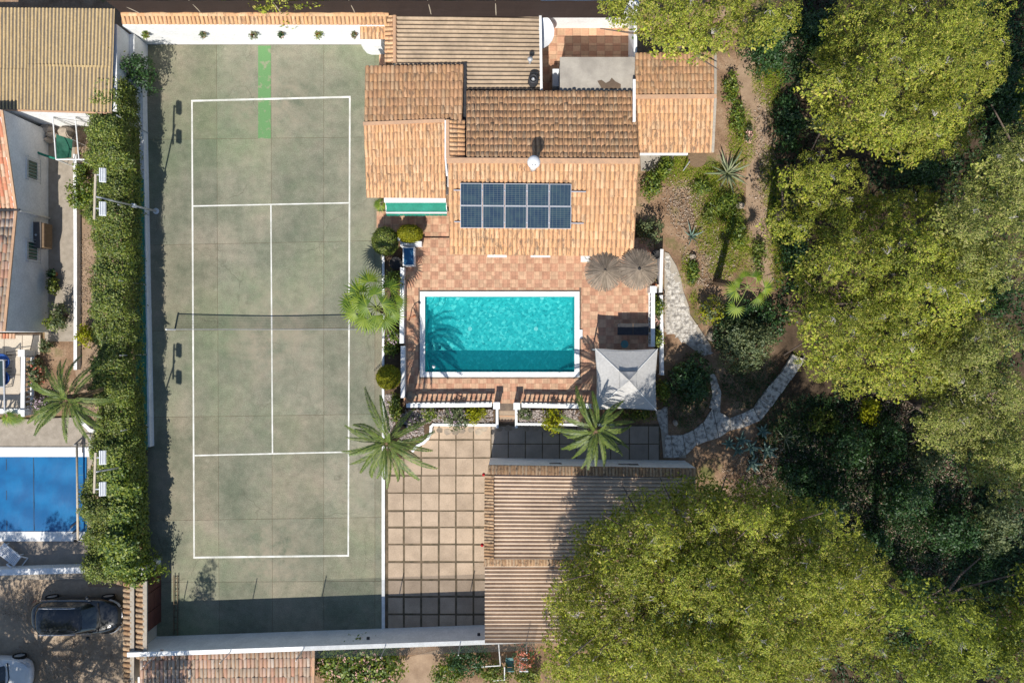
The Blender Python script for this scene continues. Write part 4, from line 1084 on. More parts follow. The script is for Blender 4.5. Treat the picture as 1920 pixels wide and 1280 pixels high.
flatr = thing('flat_roof_store', 'flat pale concrete roof with a dark damp patch behind the main tiled roof', 'store', P(1120, 140))
m = MB(); a, b = P(1052, 108, 2.3), P(1187, 185, 2.3); m.box(a.x, a.y, -.05, b.x, b.y, 2.3); m.build('wall', M['white'], flatr)
m = MB(); a, b = P(1050, 107, 2.5), P(1190, 180, 2.5); m.box(a.x, a.y, 2.3, b.x, b.y, 2.48); m.build('roof', M['concrete'], flatr)
dpn = [(1120, 152), (1128, 150), (1136, 156), (1143, 152), (1147, 146), (1154, 153), (1164, 158), (1164, 166), (1150, 168), (1128, 166)]
m = MB(); m.poly([tuple(P(x, y, 2.486)) for x, y in dpn][::-1]); m.build('damp_patch', mat('damp_concrete', (0.15, 0.105, 0.07), (0.12, 0.085, 0.06), 2, .6), flatr)
t = thing('air_conditioner', 'white air conditioner box standing in the top service yard beside the flat roof', 'air conditioner', P(1043, 145))
m = MB(); a, b = P(1036, 129, .9), P(1048, 162, .9); m.box(a.x, a.y, .25, b.x, b.y, .9); m.build('case', M['plastic'], t, bevel=.02)
m = MB()
for k in range(5): y = b.y + (a.y - b.y) * (k + .5) / 5; m.box(b.x - .06, y - .02, .3, b.x + .012, y + .02, .85)
m.build('grille', M['steel'], t)
m = MB(); m.box(a.x, a.y - .1, -.02, b.x, a.y - .02, .25); m.box(a.x, b.y + .02, -.02, b.x, b.y + .1, .25); m.build('feet', M['dark'], t)
dshc = P(1006, 61, 1.75); t = thing('satellite_dish', 'large pale satellite dish tipped up at the corner of the corrugated shed', 'satellite dish', (dshc.x, dshc.y, 0))
V, F = [], []; n = 20
for j in range(5):
    rr = .86 * j / 4
    for k in range(n): a = 2 * math.pi * k / n; V.append((rr * math.cos(a), rr * math.sin(a), .22 * (j / 4) ** 2))
F = [(j * n + k, j * n + (k + 1) % n, (j + 1) * n + (k + 1) % n, (j + 1) * n + k) for j in range(4) for k in range(n)]
rm = Euler((0, math.radians(12), math.radians(-30))).to_matrix()
m = MB(); m.add([rm @ Vector(v) + dshc for v in V], F); m.build('dish', M['plastic'], t, smooth=True)
m = MB(); fp = dshc + rm @ Vector((0, 0, .75)); m.tube([dshc + rm @ Vector((0, -.75, .2)), fp], .014, 5); m.box(fp.x - .05, fp.y - .05, fp.z - .05, fp.x + .05, fp.y + .05, fp.z + .05); m.build('receiver_arm', M['steel'], t)
m = MB(); m.tube([(dshc.x + .02, dshc.y, 0), (dshc.x + .02, dshc.y, 2.0)], .035, 6); m.build('mast', M['steel'], t)

# ---- annex on the right
ann = thing('annex', 'small tiled annex with two slopes standing beside the pine garden path', 'annex', P(1265, 190))
wallpoly('wall', ann, [(1192, 145), (1310, 145), (1310, 268), (1192, 268)], -.05, 2.2)
A, B, D, C = P(1341, 181, 2.72), P(1191, 182, 2.72), P(1340, 99, 2.5), P(1191, 101, 2.5)
r1 = roof_slab('north_roof_slope', ann, A, B, D, C, 'pan'); tile_field(ann, r1, A, B, D, C, 20, 6)
A, B, D, C = P(1193, 182, 2.70), P(1342, 181, 2.70), P(1198, 286, 2.4), P(1337, 286, 2.4)
r2 = roof_slab('south_roof_slope', ann, A, B, D, C, 'pan'); tile_field(ann, r2, A, B, D, C, 17, 7)
m = MB(); m.bar(P(1190, 182, 2.76), P(1343, 181, 2.76), .2, .11); m.build('ridge_cap', M['tileband'], ann)
m = MB(); m.bar(P(1341, 100, 2.55), P(1341, 180, 2.76), .12, .1); m.bar(P(1341, 182, 2.76), P(1336, 286, 2.45), .13, .1); m.build('verge_mortar', M['mortar'], ann)
m = MB(); m.bar(P(1189, 150, 2.85), P(1189, 228, 3.02), .13, .16); m.build('white_upstand', M['white'], ann)
m = MB(); a, b = P(1200, 286, 2.1), P(1290, 290, 2.1); m.box(a.x, a.y + .1, 1.9, b.x, b.y, 2.1); m.build('fascia', M['white'], ann)
tb = P(1308, 296, .7); t = thing('garden_table', 'round brown table top showing from under the annex eave', 'table', (tb.x, tb.y, -.05))
m = MB(); m.lathe([(.46, .64), (.48, .66), (.48, .69), (.0, .70)], (tb.x, tb.y, 0), 20); m.build('table_top', M['redgate'] if False else M['wood'], t)
m = MB(); m.lathe([(.25, -.06), (.05, .0), (.05, .64)], (tb.x, tb.y, 0), 10); m.build('pedestal', M['dark'], t)

# ---- garage south of the parking yard
gar = thing('garage', 'white walled garage with cream corrugated roof framed by a band of tiles', 'garage', P(1100, 960))
wallpoly('wall', gar, [(919, 858), (1284, 863), (1284, 1028), (919, 1028)], -.05, 2.45)
gb = MB(); A, B, D, C = P(927, 892, 2.62), P(1304, 896, 2.62), P(927, 1047, 2.58), P(1304, 1047, 2.58)
for k, (u0, u1) in enumerate(((0, .185), (.18, .345), (.34, .53), (.525, .75), (.745, 1))):
    q = [A.lerp(B, u0), A.lerp(B, u1), D.lerp(C, u0), D.lerp(C, u1)]; lz = Vector((0, 0, .006 * (k % 2)))
    corrugated('roof_sheet', gar, q[0] + lz, q[1] + lz, q[2] + lz, q[3] + lz, 21, .076, 'corrpink', 'u')
A, B, D, C = P(1305, 895, 2.75), P(914, 889, 2.75), P(1305, 878, 2.62), P(916, 872, 2.62)
r1 = roof_slab('north_band', gar, A, B, D, C, 'pan', .2); tile_field(gar, r1, A, B, D, C, 62, 1, m='tileold', over=1.0)
A, B, D, C = P(926, 890, 2.75), P(926, 1047, 2.75), P(909, 890, 2.62), P(908, 1047, 2.62)
r1 = roof_slab('west_band', gar, B, A, C, D, 'pan', .2); tile_field(gar, r1, B, A, C, D, 26, 1, m='tileold', over=1.0)
for x0, x1, y in ((1008, 1053, 867), (1150, 1197, 869)):
    p, q = P(x0, y - 8, 0), P(x1, y - 8, 0); yy = P(0, 861 + (x0 - 1008) * .012).y
    wf = MB(); X0, X1 = P(x0, 0, 1.6).x, P(x1, 0, 1.6).x
    wf.box(X0, yy - .02, 1.35, X1, yy + .035, 1.85); w = wf.build('window', M['redgate'], gar)
    m = MB(); m.box(X0 + .06, yy + .035, 1.41, X1 - .06, yy + .042, 1.79); m.build('pane', M['pane'], w)
gar2 = thing('carport', 'lower cream corrugated lean-to roof joined to the south side of the garage', 'lean-to', P(1000, 1130))
wallpoly('wall', gar2, [(925, 1062), (1165, 1062), (1165, 1164), (925, 1164)], -.05, 2.15)
A, B, D, C = P(909, 1060, 2.4), P(1190, 1060, 2.4), P(909, 1204, 2.3), P(1190, 1204, 2.3)
for u0, u1 in ((0, .34), (.335, .68), (.675, 1)):
    corrugated('roof_sheet', gar2, A.lerp(B, u0), A.lerp(B, u1), D.lerp(C, u0), D.lerp(C, u1), 20, .076, 'corrpink', 'u')
A, B, D, C = P(1200, 1060, 2.55), P(907, 1061, 2.55), P(1200, 1048, 2.6), P(908, 1047, 2.6)
r1 = roof_slab('tile_band', gar2, A, B, D, C, 'pan', .15); tile_field(gar2, r1, A, B, D, C, 50, 1, m='tileold', over=1.0)
for k, (x, y, nm_) in enumerate(((907, 889, 'upper'), (904, 1021, 'lower'))):
    c0 = P(x, y, 2.3); t = thing('wall_lamp', f'red lantern on the left edge of the garage roof, the {nm_} one', 'lantern', c0, 0, 'red lanterns on the garage')
    m = MB(); m.lathe([(.03, -.12), (.075, -.1), (.085, .06), (.02, .14)], c0, 8); m.build('lamp_body', M['red'], t, smooth=True)
    m = MB(); m.bar(c0 + Vector((0, 0, .05)), c0 + Vector((.22, .02, .1)), .03); m.build('bracket', M['dark'], t)

# ---- shed of the neighbour, top left
nsh = thing('neighbour_shed', 'big golden lichen stained corrugated roof in the top left corner', 'shed', P(120, 110))
A, B, D, C = P(-60, 14, 3.1), P(216, 17, 3.1), P(-60, 203, 2.85), P(210, 211, 2.85)
wallpoly('wall', nsh, [(-20, 85), (268, 85), (268, 237), (-20, 237)], -.05, 2.78)
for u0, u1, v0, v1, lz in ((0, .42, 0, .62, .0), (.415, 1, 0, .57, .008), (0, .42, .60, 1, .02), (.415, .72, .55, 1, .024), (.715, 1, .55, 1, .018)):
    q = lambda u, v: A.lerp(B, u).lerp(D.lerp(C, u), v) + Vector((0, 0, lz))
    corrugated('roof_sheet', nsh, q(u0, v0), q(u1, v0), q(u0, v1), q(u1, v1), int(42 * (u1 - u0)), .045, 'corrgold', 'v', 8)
m = MB(); m.bar(P(-60, 204.5, 2.84), P(210, 212.5, 2.84), .07, .07); m.build('eave_board', M['tileband'], nsh)

# ---- white house of the neighbour: wall in shade, butterfly roof
nh = thing('neighbour_house', 'neighbour house with a shaded white wall and two tiled slopes meeting in a gutter', 'house', P(20, 410))
XW = P(90, 0).x; yT, yM, yB = P(0, 232).y, P(0, 408).y, P(0, 622).y
hT, hM, hB = 3.75, 2.65, 3.55
yT = (640 - 206) * (1 - hT / H) / S; yM = (640 - 394) * (1 - hM / H) / S; yB = (640 - 621) * (1 - hB / H) / S
m = MB(); prof = [(yT, -.05), (yT, hT), (yM, hM), (yB, hB), (yB, -.05)]
m.add([(XW - .22, y, z) for y, z in prof] + [(XW, y, z) for y, z in prof], [(0, 1, 2, 3, 4)[::-1], (5, 6, 7, 8, 9)] + [(i, (i + 1) % 5, 5 + (i + 1) % 5, 5 + i) for i in range(5)])
wl = m.build('wall', M['white'], nh)
for y0_, y1_ in ((yB, yB + .2), (yT - .2, yT)): m = MB(); m.box(XW - 3.1, y0_, -.05, XW - .23, y1_, 3.35); m.build('end_wall', M['white'], nh)
m = MB(); m.box(XW - 3.1, yB + .2, -.05, XW - 2.9, yT - .2, 2.5); m.build('rear_wall', M['white'], nh)
for (y0, z0), (y1, z1), nc, mm, nm_ in (((yT, hT), (yM, hM), 15, 'tilered', 'north_roof_slope'), ((yM, hM), (yB, hB), 15, 'tilegrey', 'south_roof_slope')):
    ys = abs(y0 - y1)
    if nm_[0] == 'n': A, B, D, C = (XW - 3.2, y0, z0 - .02), (XW - .10, y0, z0 - .02), (XW - 3.2, y1 + .06, z1 - .02), (XW - .10, y1 + .06, z1 - .02)
    else: A, B, D, C = (XW - .10, y1, z1 - .02), (XW - 3.2, y1, z1 - .02), (XW - .10, y0 - .06, z0 - .02), (XW - 3.2, y0 - .06, z0 - .02)
    rr = roof_slab(nm_, nh, A, B, D, C, 'pan'); tile_field(nh, rr, A, B, D, C, nc, 15 if mm == 'tilered' else 14, m=mm, budget=150 if mm == 'tilered' else 300)
m = MB(); m.bar((XW - 3.2, yM, hM + .06), (XW + .18, yM, hM + .04), .10, .09); m.build('gutter', M['dark'], nh)
m = MB(); p0 = Vector((XW + .15, yM, hM - .0)); m.tube([p0, p0 - Vector((.08, 0, .15)), (XW + .08, yM, 1.2), (XW + .08, yM, 0)], .055, 8); m.build('downpipe', M['whitepaint'], nh, smooth=True)
m = MB(); m.bar((XW - .02, yT - .02, hT + .03), (XW - .02, yM, hM + .03), .13, .07); m.bar((XW - .02, yM, hM + .03), (XW - .02, yB, hB + .03), .13, .07); m.build('verge', M['tileband'], nh)
for (yc, lab) in ((318, 0), (470, 0)):
    y = (640 - yc) * (1 - 1.5 / H) / S; z = 1.42; hw, hh = .50, .48
    f = MB(); 
    for (a0, a1, b0, b1) in ((-hw, hw, -hh, -hh + .06), (-hw, hw, hh - .06, hh), (-hw, -hw + .06, -hh + .06, hh - .06), (hw - .06, hw, -hh + .06, hh - .06)): f.box(XW - .02, y + a0, z + b0, XW + .04, y + a1, z + b1)
    wn_ = f.build('window', M['whitepaint'], nh)
    m = MB(); m.box(XW - .02, y - hw + .06, z - hh + .06, XW + .012, y + hw - .06, z + hh - .06); m.build('pane', M['pane'], wn_)
    for k in range(6):
        m = MB(); yy = y - hw + .1 + k * .16; m.box(XW + .012, yy, z - hh + .07, XW + .03, yy + .11, z + hh - .07); m.build('shutter_slat', M['greendoor'], wn_)
    m = MB()
    for k in range(8): yy = y - hw - .06 + k * (2 * hw + .12) / 7; m.tube([(XW + .14, yy, z - hh - .05), (XW + .14, yy, z + hh + .05)], .011, 4)
    for zz in (z - hh - .05, z + hh + .05): m.bar((XW + .14, y - hw - .12, zz), (XW + .14, y + hw + .12, zz), .022)
    for yy in (y - hw - .06, y + hw + .06): m.bar((XW, yy, z + hh + .05), (XW + .14, yy, z + hh + .05), .02)
    m.build('window_bars', M['steel'], wn_)
c0 = P(96, 441, 1.2); t = thing('meter_cabinet', 'brown wooden cupboard fixed to the white house wall below the downpipe', 'cupboard', (XW, c0.y, 0))
m = MB(); m.box(XW, c0.y - .62, .5, XW + .52, c0.y + .62, 1.25); m.build('case', M['wood'], t, bevel=.03)
m = MB(); m.box(XW - .0, c0.y - .66, 1.25, XW + .40, c0.y + .66, 1.30); m.build('lid', mat('grey_roofing_felt', (.12, .105, .095), (.09, .08, .075), 5), t)
m = MB(); m.lathe([(.05, 1.30), (.05, 1.36), (.02, 1.38)], (XW + .15, c0.y + .0, 0), 8); m.build('vent', M['steel'], t)

# ---- tiled building at the bottom edge
bot = thing('bottom_house', 'weathered roof of narrow tiles cut off by the bottom edge of the photo', 'house', P(420, 1300))
A, B, D, C = P(262, 1221, 2.0), P(590, 1216, 2.0), P(262, 1360, 2.25), P(590, 1355, 2.25)
wallpoly('wall', bot, [(290, 1240), (572, 1240), (572, 1400), (290, 1400)], -.05, 1.9)
rr = roof_slab('roof', bot, C, D, B, A, 'pan'); tile_field(bot, rr, C, D, B, A, 44, 8, m='tilegrey', over=1.1, skip=None)
m = MB(); m.bar(P(588, 1216, 2.06), P(587, 1330, 2.27), .13, .12); m.build('verge', M['tileband'], bot)
# ================================================================ WALLS, FENCES, POOLS
# north wall with tile coping
nw = thing('north_wall', 'long white wall with orange tile coping at the head of the court', 'wall', P(480, 84))
yN = P(0, 83.5).y; xN0, xN1 = P(272, 0).x, P(735, 0).x
m = MB(); m.box(xN0, yN, -.05, xN1, yN + .3, 2.45); m.build('wall', M['white'], nw)
A, B, D, C = P(228, 23, 2.75), P(728, 24, 2.75), P(228, 45, 2.5), P(724, 46, 2.5)
rr = roof_slab('coping', nw, A, B, D, C, 'pan', .1)
A2, B2 = P(228, 30, 2.72), P(728, 31, 2.72)
tile_field(nw, rr, A2, B2, D, C, 64, 1, m='tile', over=1.05, name='coping_tile')
ridge(nw, P(228, 26.5, 2.78), P(728, 27, 2.78), .10, m='tile', n=34)
# little tiled canopy and rounded white bench at the right end of the wall
cn = thing('canopy', 'small orange tiled canopy over a rounded white ledge in the top court corner', 'canopy', P(700, 75))
A, B, D, C = P(675, 47, 2.4), P(727, 47, 2.4), P(675, 73, 2.15), P(727, 73, 2.15)
rr = roof_slab('roof', cn, A, B, D, C, 'pan', .08); tile_field(cn, rr, A, B, D, C, 7, 2, m='tile')
m = MB(); m.prism([tuple(P(x, y)[:2]) for x, y in [(678, 83), (681, 92), (688, 100), (697, 103), (722, 103), (722, 83)]], -.02, 1.3); m.build('ledge', M['white'], cn)
m = MB(); a, b = P(711, 92, .05), P(724, 122, .05); m.box(a.x, a.y, -.05, b.x, b.y, .06); m.build('doorstep', M['floor'], cn)
# pots hung on the north wall
pots = [(273, 58, 'bright', 'green plant in a bracket pot in the shaded left corner of the north wall', .16), (381, 58, 'greygreen', 'small clay wall pot with a withered plant, second from the left on the north wall', .12), (475, 57, 'greygreen', 'straggly bare stemmed plant in a wall pot above the green painted strip', .2),
        (527, 56, 'deep', 'dark wall pot with its shadow slanting beside the straggly plant', .1), (597, 54, 'bright', 'leafy wall pot plant on the white wall midway to the tiled canopy', .17), (664, 59, 'greygreen', 'round clay bowl on the wall beside the tiled canopy', .1)]
for px, py, lf, lab, sz in pots:
    z = 1.75; c0 = P(px, py, z); c0.y = yN - .17
    t = thing('wall_pot', lab, 'wall pot', c0, 0, 'pots on the north wall')
    m = MB(); m.lathe([(.07, -.2), (.13, -.02), (.15, .0), (.12, .0), (.10, -.05)], c0, 12, cap=False); m.build('pot', M['terracotta'], t, smooth=True)
    m = MB(); m.bar((c0.x, yN, c0.z - .08), (c0.x, c0.y, c0.z - .08), .03); m.lathe([(.14, -.1), (.155, -.08)], c0, 12, cap=False); m.build('bracket', M['dark'], t)
    C, N = dome(c0, (sz, sz, sz * .9), 26); V, F = leaf_quads(C, N, 5, .1, .05, .04); npmesh('plant', V, F, M[lf], t)
# posts and dark wind screen on the north wall
sc = thing('wind_screen', 'dark brown mesh wind screen stretched along the top of the north wall', 'screen', P(580, 60))
yS = yN + .34; n = 60; vs = []
xa, xb = P(228, 0, 2.75).x, P(1170, 0, 2.75).x
for i in range(n + 1):
    x = xa + (xb - xa) * i / n; w = .03 * math.sin(i * 1.7)
    for zz, oy in ((2.3, 0), (3.2, .05 + w), (4.3, w * .4)): vs.append((x, yS + oy + .12, zz))
m = MB(); m.add(vs, [(3 * i + k, 3 * i + 3 + k, 3 * i + 4 + k, 3 * i + 1 + k) for i in range(n) for k in range(2)]); m.build('mesh', M['brownnet'], sc)
for x in (378, 527, 666, 808, 930):
    b0 = P(x, 25, 2.75); m = MB(); m.tube([(b0.x, b0.y, 2.5), (b0.x, b0.y, 4.4)], .028, 6); m.build('post', M['beam'], sc)
m = MB(); m.tube([P(228, 9, 3.6), P(262, 25, 2.9)], .02, 5); m.build('stay', M['beam'], sc)

# west boundary: low white wall, green net, hedge
wb = thing('court_wall', 'low white wall with an uneven top along the shaded left side of the court', 'wall', P(280, 500))
vs = []; k = 0; N = 60
for i in range(N + 1):
    py_ = 170 + 665 * i / N; x = 268 + 13.5 * (i / N); q = P(x + 7, py_); w = .055 * math.sin(i * 1.9) * R.random()
    vs += [(q.x - .20, q.y, -.05), (q.x - .20 , q.y, .5 + w), (q.x + .015 + w * .4, q.y, .5 + w), (q.x + .02, q.y, -.05)]
fs = [(4 * i + j, 4 * i + j + 1, 4 * i + 5 + j, 4 * i + 4 + j) for i in range(N) for j in range(3)] + [(0, 3, 2, 1), (4 * N, 4 * N + 1, 4 * N + 2, 4 * N + 3)]
m = MB(); m.add(vs, fs); m.build('wall', M['white'], wb)
m = MB(); a, b = P(270, 85), P(277, 172); m.box(a.x - .05, a.y, -.05, b.x - .0, b.y, 1.5); m.build('end_wall', M['white'], wb)
gf = thing('net_fence', 'teal shade net fence on posts between the court wall and the hedge', 'fence', P(272, 600))
m = MB(); vs = []
for i in range(41):
    py_ = 340 + 500 * i / 40; x = 272 + 10 * ((py_ - 170) / 665); q = P(x + 5, py_); vs += [(q.x - .05, q.y, .48), (q.x - .06 + .02 * math.sin(i), q.y, 1.7)]
m.add(vs, [(2 * i, 2 * i + 1, 2 * i + 3, 2 * i + 2) for i in range(40)]); m.build('net', M['greennet'], gf)
for py_ in (250, 404, 535, 664, 794):
    q = P(278 + 9 * (py_ - 170) / 665, py_); m = MB(); m.tube([(q.x - .03, q.y, 0), (q.x - .03, q.y, 3.35)], .025, 6); m.build('post', M['steel'], gf)

def hedge(name, label, pts, z, hw, leaf, n, z0=.25, L=.11, Wd=.062, cat='hedge'):
    """hedge along world points with half width hw: leaf clumps on the top and both faces"""
    t = thing(name, label, cat, (pts[0][0], pts[0][1], -.04))
    Cs, Ns = [], []
    for i in range(n):
        u = NR.uniform(0, len(pts) - 1.001); k = int(u); f = u - k
        x = pts[k][0] * (1 - f) + pts[k + 1][0] * f; y = pts[k][1] * (1 - f) + pts[k + 1][1] * f
        wv = .16 * math.sin(y * 2.3) + .13 * math.sin(y * 5.1 + 1) + .08 * math.sin(y * 11.3)
        h = z + .26 * math.sin(y * 1.7 + x * 3) + .16 * math.sin(y * 4.4) - .12 * abs(math.sin(y * 7.3)) ; W_ = hw + wv * .7
        per = NR.uniform(0, 1)
        if per < .58: s = NR.uniform(-1, 1); Cs.append((x + s * W_, y, h - .35 * abs(s) ** 4 + NR.normal() * .10)); Ns.append((s * .35, 0, 1))
        elif per < .82: zz = NR.uniform(max(z0, 1.0), h); Cs.append((x + hw * (.80 + .20 * zz / h) + NR.normal() * .03, y, zz)); Ns.append((1, 0, .0))
        else: zz = NR.uniform(z0, h); Cs.append((x - W_ + NR.normal() * .06, y, zz)); Ns.append((-1, 0, .35))
    V, F = leaf_quads(np.array(Cs), np.array(Ns), 14, L, Wd, .075, tilt=.65); npmesh('foliage', V, F, M[leaf], t)
    m = MB(); y0, y1 = pts[0][1], pts[-1][1]
    for i in range(26):
        u = i / 26 * (len(pts) - 1.001); k = int(u); f = u - k; x = pts[k][0] * (1 - f) + pts[k + 1][0] * f; y = pts[k][1] * (1 - f) + pts[k + 1][1] * f
        m.tube([(x, y, -.05), (x + R.uniform(-.3, .3), y + R.uniform(-.2, .2), z * .85)], [.04, .015], 5, caps=False)
    m.build('stems', M['bark'], t)
    return t
hp = [(P(y_[0], y_[1])[0], P(0, y_[1])[1]) for y_ in [(246, 180), (252, 300), (256, 460), (257, 640), (260, 800), (261, 890)]]
HG = hedge('hedge', 'long clipped green hedge between the court and the neighbour garden', hp, 2.95, .84, 'hedge', 8200)
hp = [(P(x, y)[0], P(0, y)[1]) for x, y in [(240, 868), (238, 950), (240, 1060)]]
hedge('hedge', 'wide lower olive hedge beside the blue pool cover', hp, 2.6, .95, 'hedge', 2100)
hp = [(P(x, y)[0], P(0, y)[1]) for x, y in [(266, 840), (271, 900), (274, 980), (275, 1040)]]
hedge('tall_shrub', 'tall bright green leafy shrub row overhanging the lower left court edge', hp, 3.0, .58, 'bright', 1700, L=.16, Wd=.10, cat='shrub row')
shrub(262, 1068, 40, 36, 2.7, 'bright yellow green bush hanging over the tiled wall by the red gate', 'bright', L=.17, Wd=.10, dens=1.1)
shrub(258, 132, 30, 34, 3.0, 'dark glossy bush in the corner of the shed and the court', 'deep', L=.15, dens=1.2)
shrub(222, 108, 16, 16, 3.1, 'thin sprawling shrub against the golden shed wall', 'hedge', L=.12, dens=.6)

# south wall
sw = thing('south_wall', 'white wall along the bottom of the court and parking yard', 'wall', P(600, 1185))
a0, a1 = P(276, 1193), P(1000, 1167.5); d = (a1 - a0).normalized(); nn = Vector((d.y, -d.x, 0)); SWH = 2.15
m = MB(); q = [a0, a1, a1 + nn * .16, a0 + nn * .16]; m.prism([(p.x, p.y) for p in q], -.05, SWH); m.build('wall', M['white'], sw)
cp = [a0 - nn * .02, a1 - nn * .02, a1 + nn * .20, a0 + nn * .20]; m = MB(); m.prism([(p.x, p.y) for p in cp], SWH, SWH + .06); m.build('coping', M['whitepaint'], sw)
sf = thing('mesh_fence', 'see-through grey wind mesh on thin posts standing on the bottom wall', 'fence', P(800, 1200))
for px in (330, 460, 590, 735, 868, 985):
    f = (px - 276) / 724; b = a0.lerp(a1, f) + nn * .1; m = MB(); m.tube([(b.x, b.y, SWH), (b.x, b.y, SWH + 1.55)], .022, 6); m.build('post', M['steel'], sf)
b0 = a0.lerp(a1, .43) + nn * .1; b1 = a1 + nn * .1
m = MB(); m.add([(b0.x, b0.y, SWH + .05), (b1.x, b1.y, SWH + .05), (b1.x, b1.y, SWH + 1.3), (b0.x, b0.y, SWH + 1.3)], [(0, 1, 2, 3)]); m.build('mesh', M['gauze'], sf)
# small cable boxes on the inner face
for px, lab in ((700, 'left'), (900, 'right')):
    f = (px - 276) / 724; b = a0.lerp(a1, f) - nn * .05; t = thing('wall_light', f'small dark lamp on the bottom wall, {"opposite the court edge" if lab == "left" else "at its end by the lean-to roof"}', 'wall lamp', (b.x, b.y, 1.5), 0, 'lamps on the bottom wall')
    m = MB(); m.box(b.x - .07, b.y - .05, 1.45, b.x + .07, b.y + .07, 1.55); m.build('shade', M['dark'], t); m = MB(); m.box(b.x - .05, b.y - .03, 1.40, b.x + .05, b.y + .05, 1.45); m.build('lens', M['lamp'], t)

# gate and tile-capped walls bottom left
gt = thing('sliding_gate', 'dark red sheet metal gate between the tiled wall and the court corner', 'gate', P(300, 1120))
gx0 = P(302, 0).x; gy0, gy1 = P(0, 1062).y, P(0, 1165).y
for k in range(3):
    for j in range(2):
        m = MB(); y0, y1 = gy0 + (gy1 - gy0) * k / 3, gy0 + (gy1 - gy0) * (k + 1) / 3; m.box(gx0 - .05, y1 + .02, .05 + j * .78, gx0, y0 - .02, .80 + j * .78); m.build('panel', M['redgate'], gt)
m = MB(); m.bar((gx0 - .02, gy0, 1.62), (gx0 - .02, gy1, 1.62), .07); m.bar((gx0 - .02, gy0, .03), (gx0 - .02, gy1, .03), .06); m.build('frame', M['redgate'], gt)
gp_ = thing('gate_pillar', 'white end of wall above the dark red gate', 'pillar', P(302, 1056))
m = MB(); a, b = P(292, 1046), P(302, 1060); m.box(a.x - .2, a.y, -.05, b.x, b.y, 1.75); m.build('pillar', M['white'], gp_)
for nm_, xa, xb, ya, yb, z, lab in (('tiled_wall', 232, 249, 1090, 1290, 1.9, 'left, longer run of old tile coping on the wall beside the black car'), ('tiled_wall', 256, 273, 1088, 1236, 1.95, 'right, shorter run of old tile coping beside the dark red gate')):
    t = thing(nm_, lab, 'wall', P((xa + xb) / 2, 1180), 0, 'tile capped walls')
    c0, c1 = P(xa, ya, z), P(xb, yb, z); m = MB(); m.box(c0.x + .0, c1.y, -.05, c1.x - .30, c0.y, z - .1); m.build('wall', M['cream'], t)
    A, B, D, C = Vector((c1.x, c0.y, z + .08)), Vector((c1.x, c1.y, z + .08)), Vector((c0.x, c0.y, z - .05)), Vector((c0.x, c1.y, z - .05))
    rr = roof_slab('coping', t, B, A, C, D, 'pan', .08); tile_field(t, rr, B, A, C, D, int((c0.y - c1.y) / .26), 1, m='tileold', over=1.0)
    m = MB(); m.bar((c1.x + .02, c0.y, z + .08), (c1.x + .02, c1.y, z + .08), .2, .1); m.build('ridge', M['mortar'], t)
ld = thing('ladder', 'grey metal ladder lying on the court beside the red gate', 'ladder', P(329, 1130))
m = MB()
for x in (326, 333): m.bar(P(x, 1078, .12), P(x, 1190, .12), .04)
m.build('rails', M['joint'], ld); 
for k in range(9): m = MB(); y = 1084 + 12 * k; m.bar(P(326, y, .12), P(333, y, .12), .03); m.build('rung', M['joint'], ld)

# ---------------------------------------------------------------- swimming pool
pool = thing('swimming_pool', 'rectangular swimming pool with turquoise water and white coping on the terrace', 'swimming pool', P(937, 625, 0))
X0, X1, Y0, Y1 = pa.x, pb.x, pb.y, pa.y; WZ, FZ = TZ - .10, TZ - 1.32
m = MB(); t_ = .1
m.add([(X0, Y0, FZ), (X1, Y0, FZ), (X1, Y1, FZ), (X0, Y1, FZ)], [(0, 1, 2, 3)])
m.build('floor', M['caustics'], pool)
for a, b, c, d in (((X0, Y0), (X1, Y0), (X1, Y0 - t_), (X0, Y0 - t_)), ((X0, Y1), (X1, Y1), (X1, Y1 + t_), (X0, Y1 + t_)), ((X0, Y0 - t_), (X0, Y1 + t_), (X0 - t_, Y1 + t_), (X0 - t_, Y0 - t_)), ((X1, Y0 - t_), (X1, Y1 + t_), (X1 + t_, Y1 + t_), (X1 + t_, Y0 - t_))):
    m = MB(); m.prism([a, b, c, d], FZ, TZ - .0); m.build('side', M['caustics'], pool)
cw_ = .26
for a, b in (((X0 - cw_, Y0 - cw_), (X1 + cw_, Y0)), ((X0 - cw_, Y1), (X1 + cw_, Y1 + cw_)), ((X0 - cw_, Y0), (X0, Y1)), ((X1, Y0), (X1 + cw_, Y1))):
    L_ = b[0] - a[0] > b[1] - a[1]; n = int(max(b[0] - a[0], b[1] - a[1]) / .5)
    for k in range(n):
        m = MB()
        if L_: x = a[0] + (b[0] - a[0]) * k / n; x2 = a[0] + (b[0] - a[0]) * (k + 1) / n; m.box(x + .002, a[1], TZ - .01, x2 - .002, b[1], TZ + .05 + R.uniform(-.001, .001))
        else: y = a[1] + (b[1] - a[1]) * k / n; y2 = a[1] + (b[1] - a[1]) * (k + 1) / n; m.box(a[0], y + .002, TZ - .01, b[0], y2 - .002, TZ + .05 + R.uniform(-.001, .001))
        m.build('coping_stone', M['whitepaint'], pool)
m = MB(); N = 10
for k in range(3):
    r = .95 - .27 * k; z = FZ + (WZ - FZ) * (k + 1) / 3.6; m.prism([(X0 + .001, Y1 - .001)] + [(X0 + r * math.sin(i / N * math.pi / 2) , Y1 - r * math.cos(i / N * math.pi / 2)) for i in range(N + 1)], z - .3, z)
m.build('corner_steps', M['caustics'], pool)
for dx in (-1.6, 1.9): m = MB(); m.lathe([(.11, 0), (.11, .012), (.0, .014)], ((X0 + X1) / 2 + dx, (Y0 + Y1) / 2 + .3, FZ), 12); m.build('floor_drain', M['whitepaint'], pool)
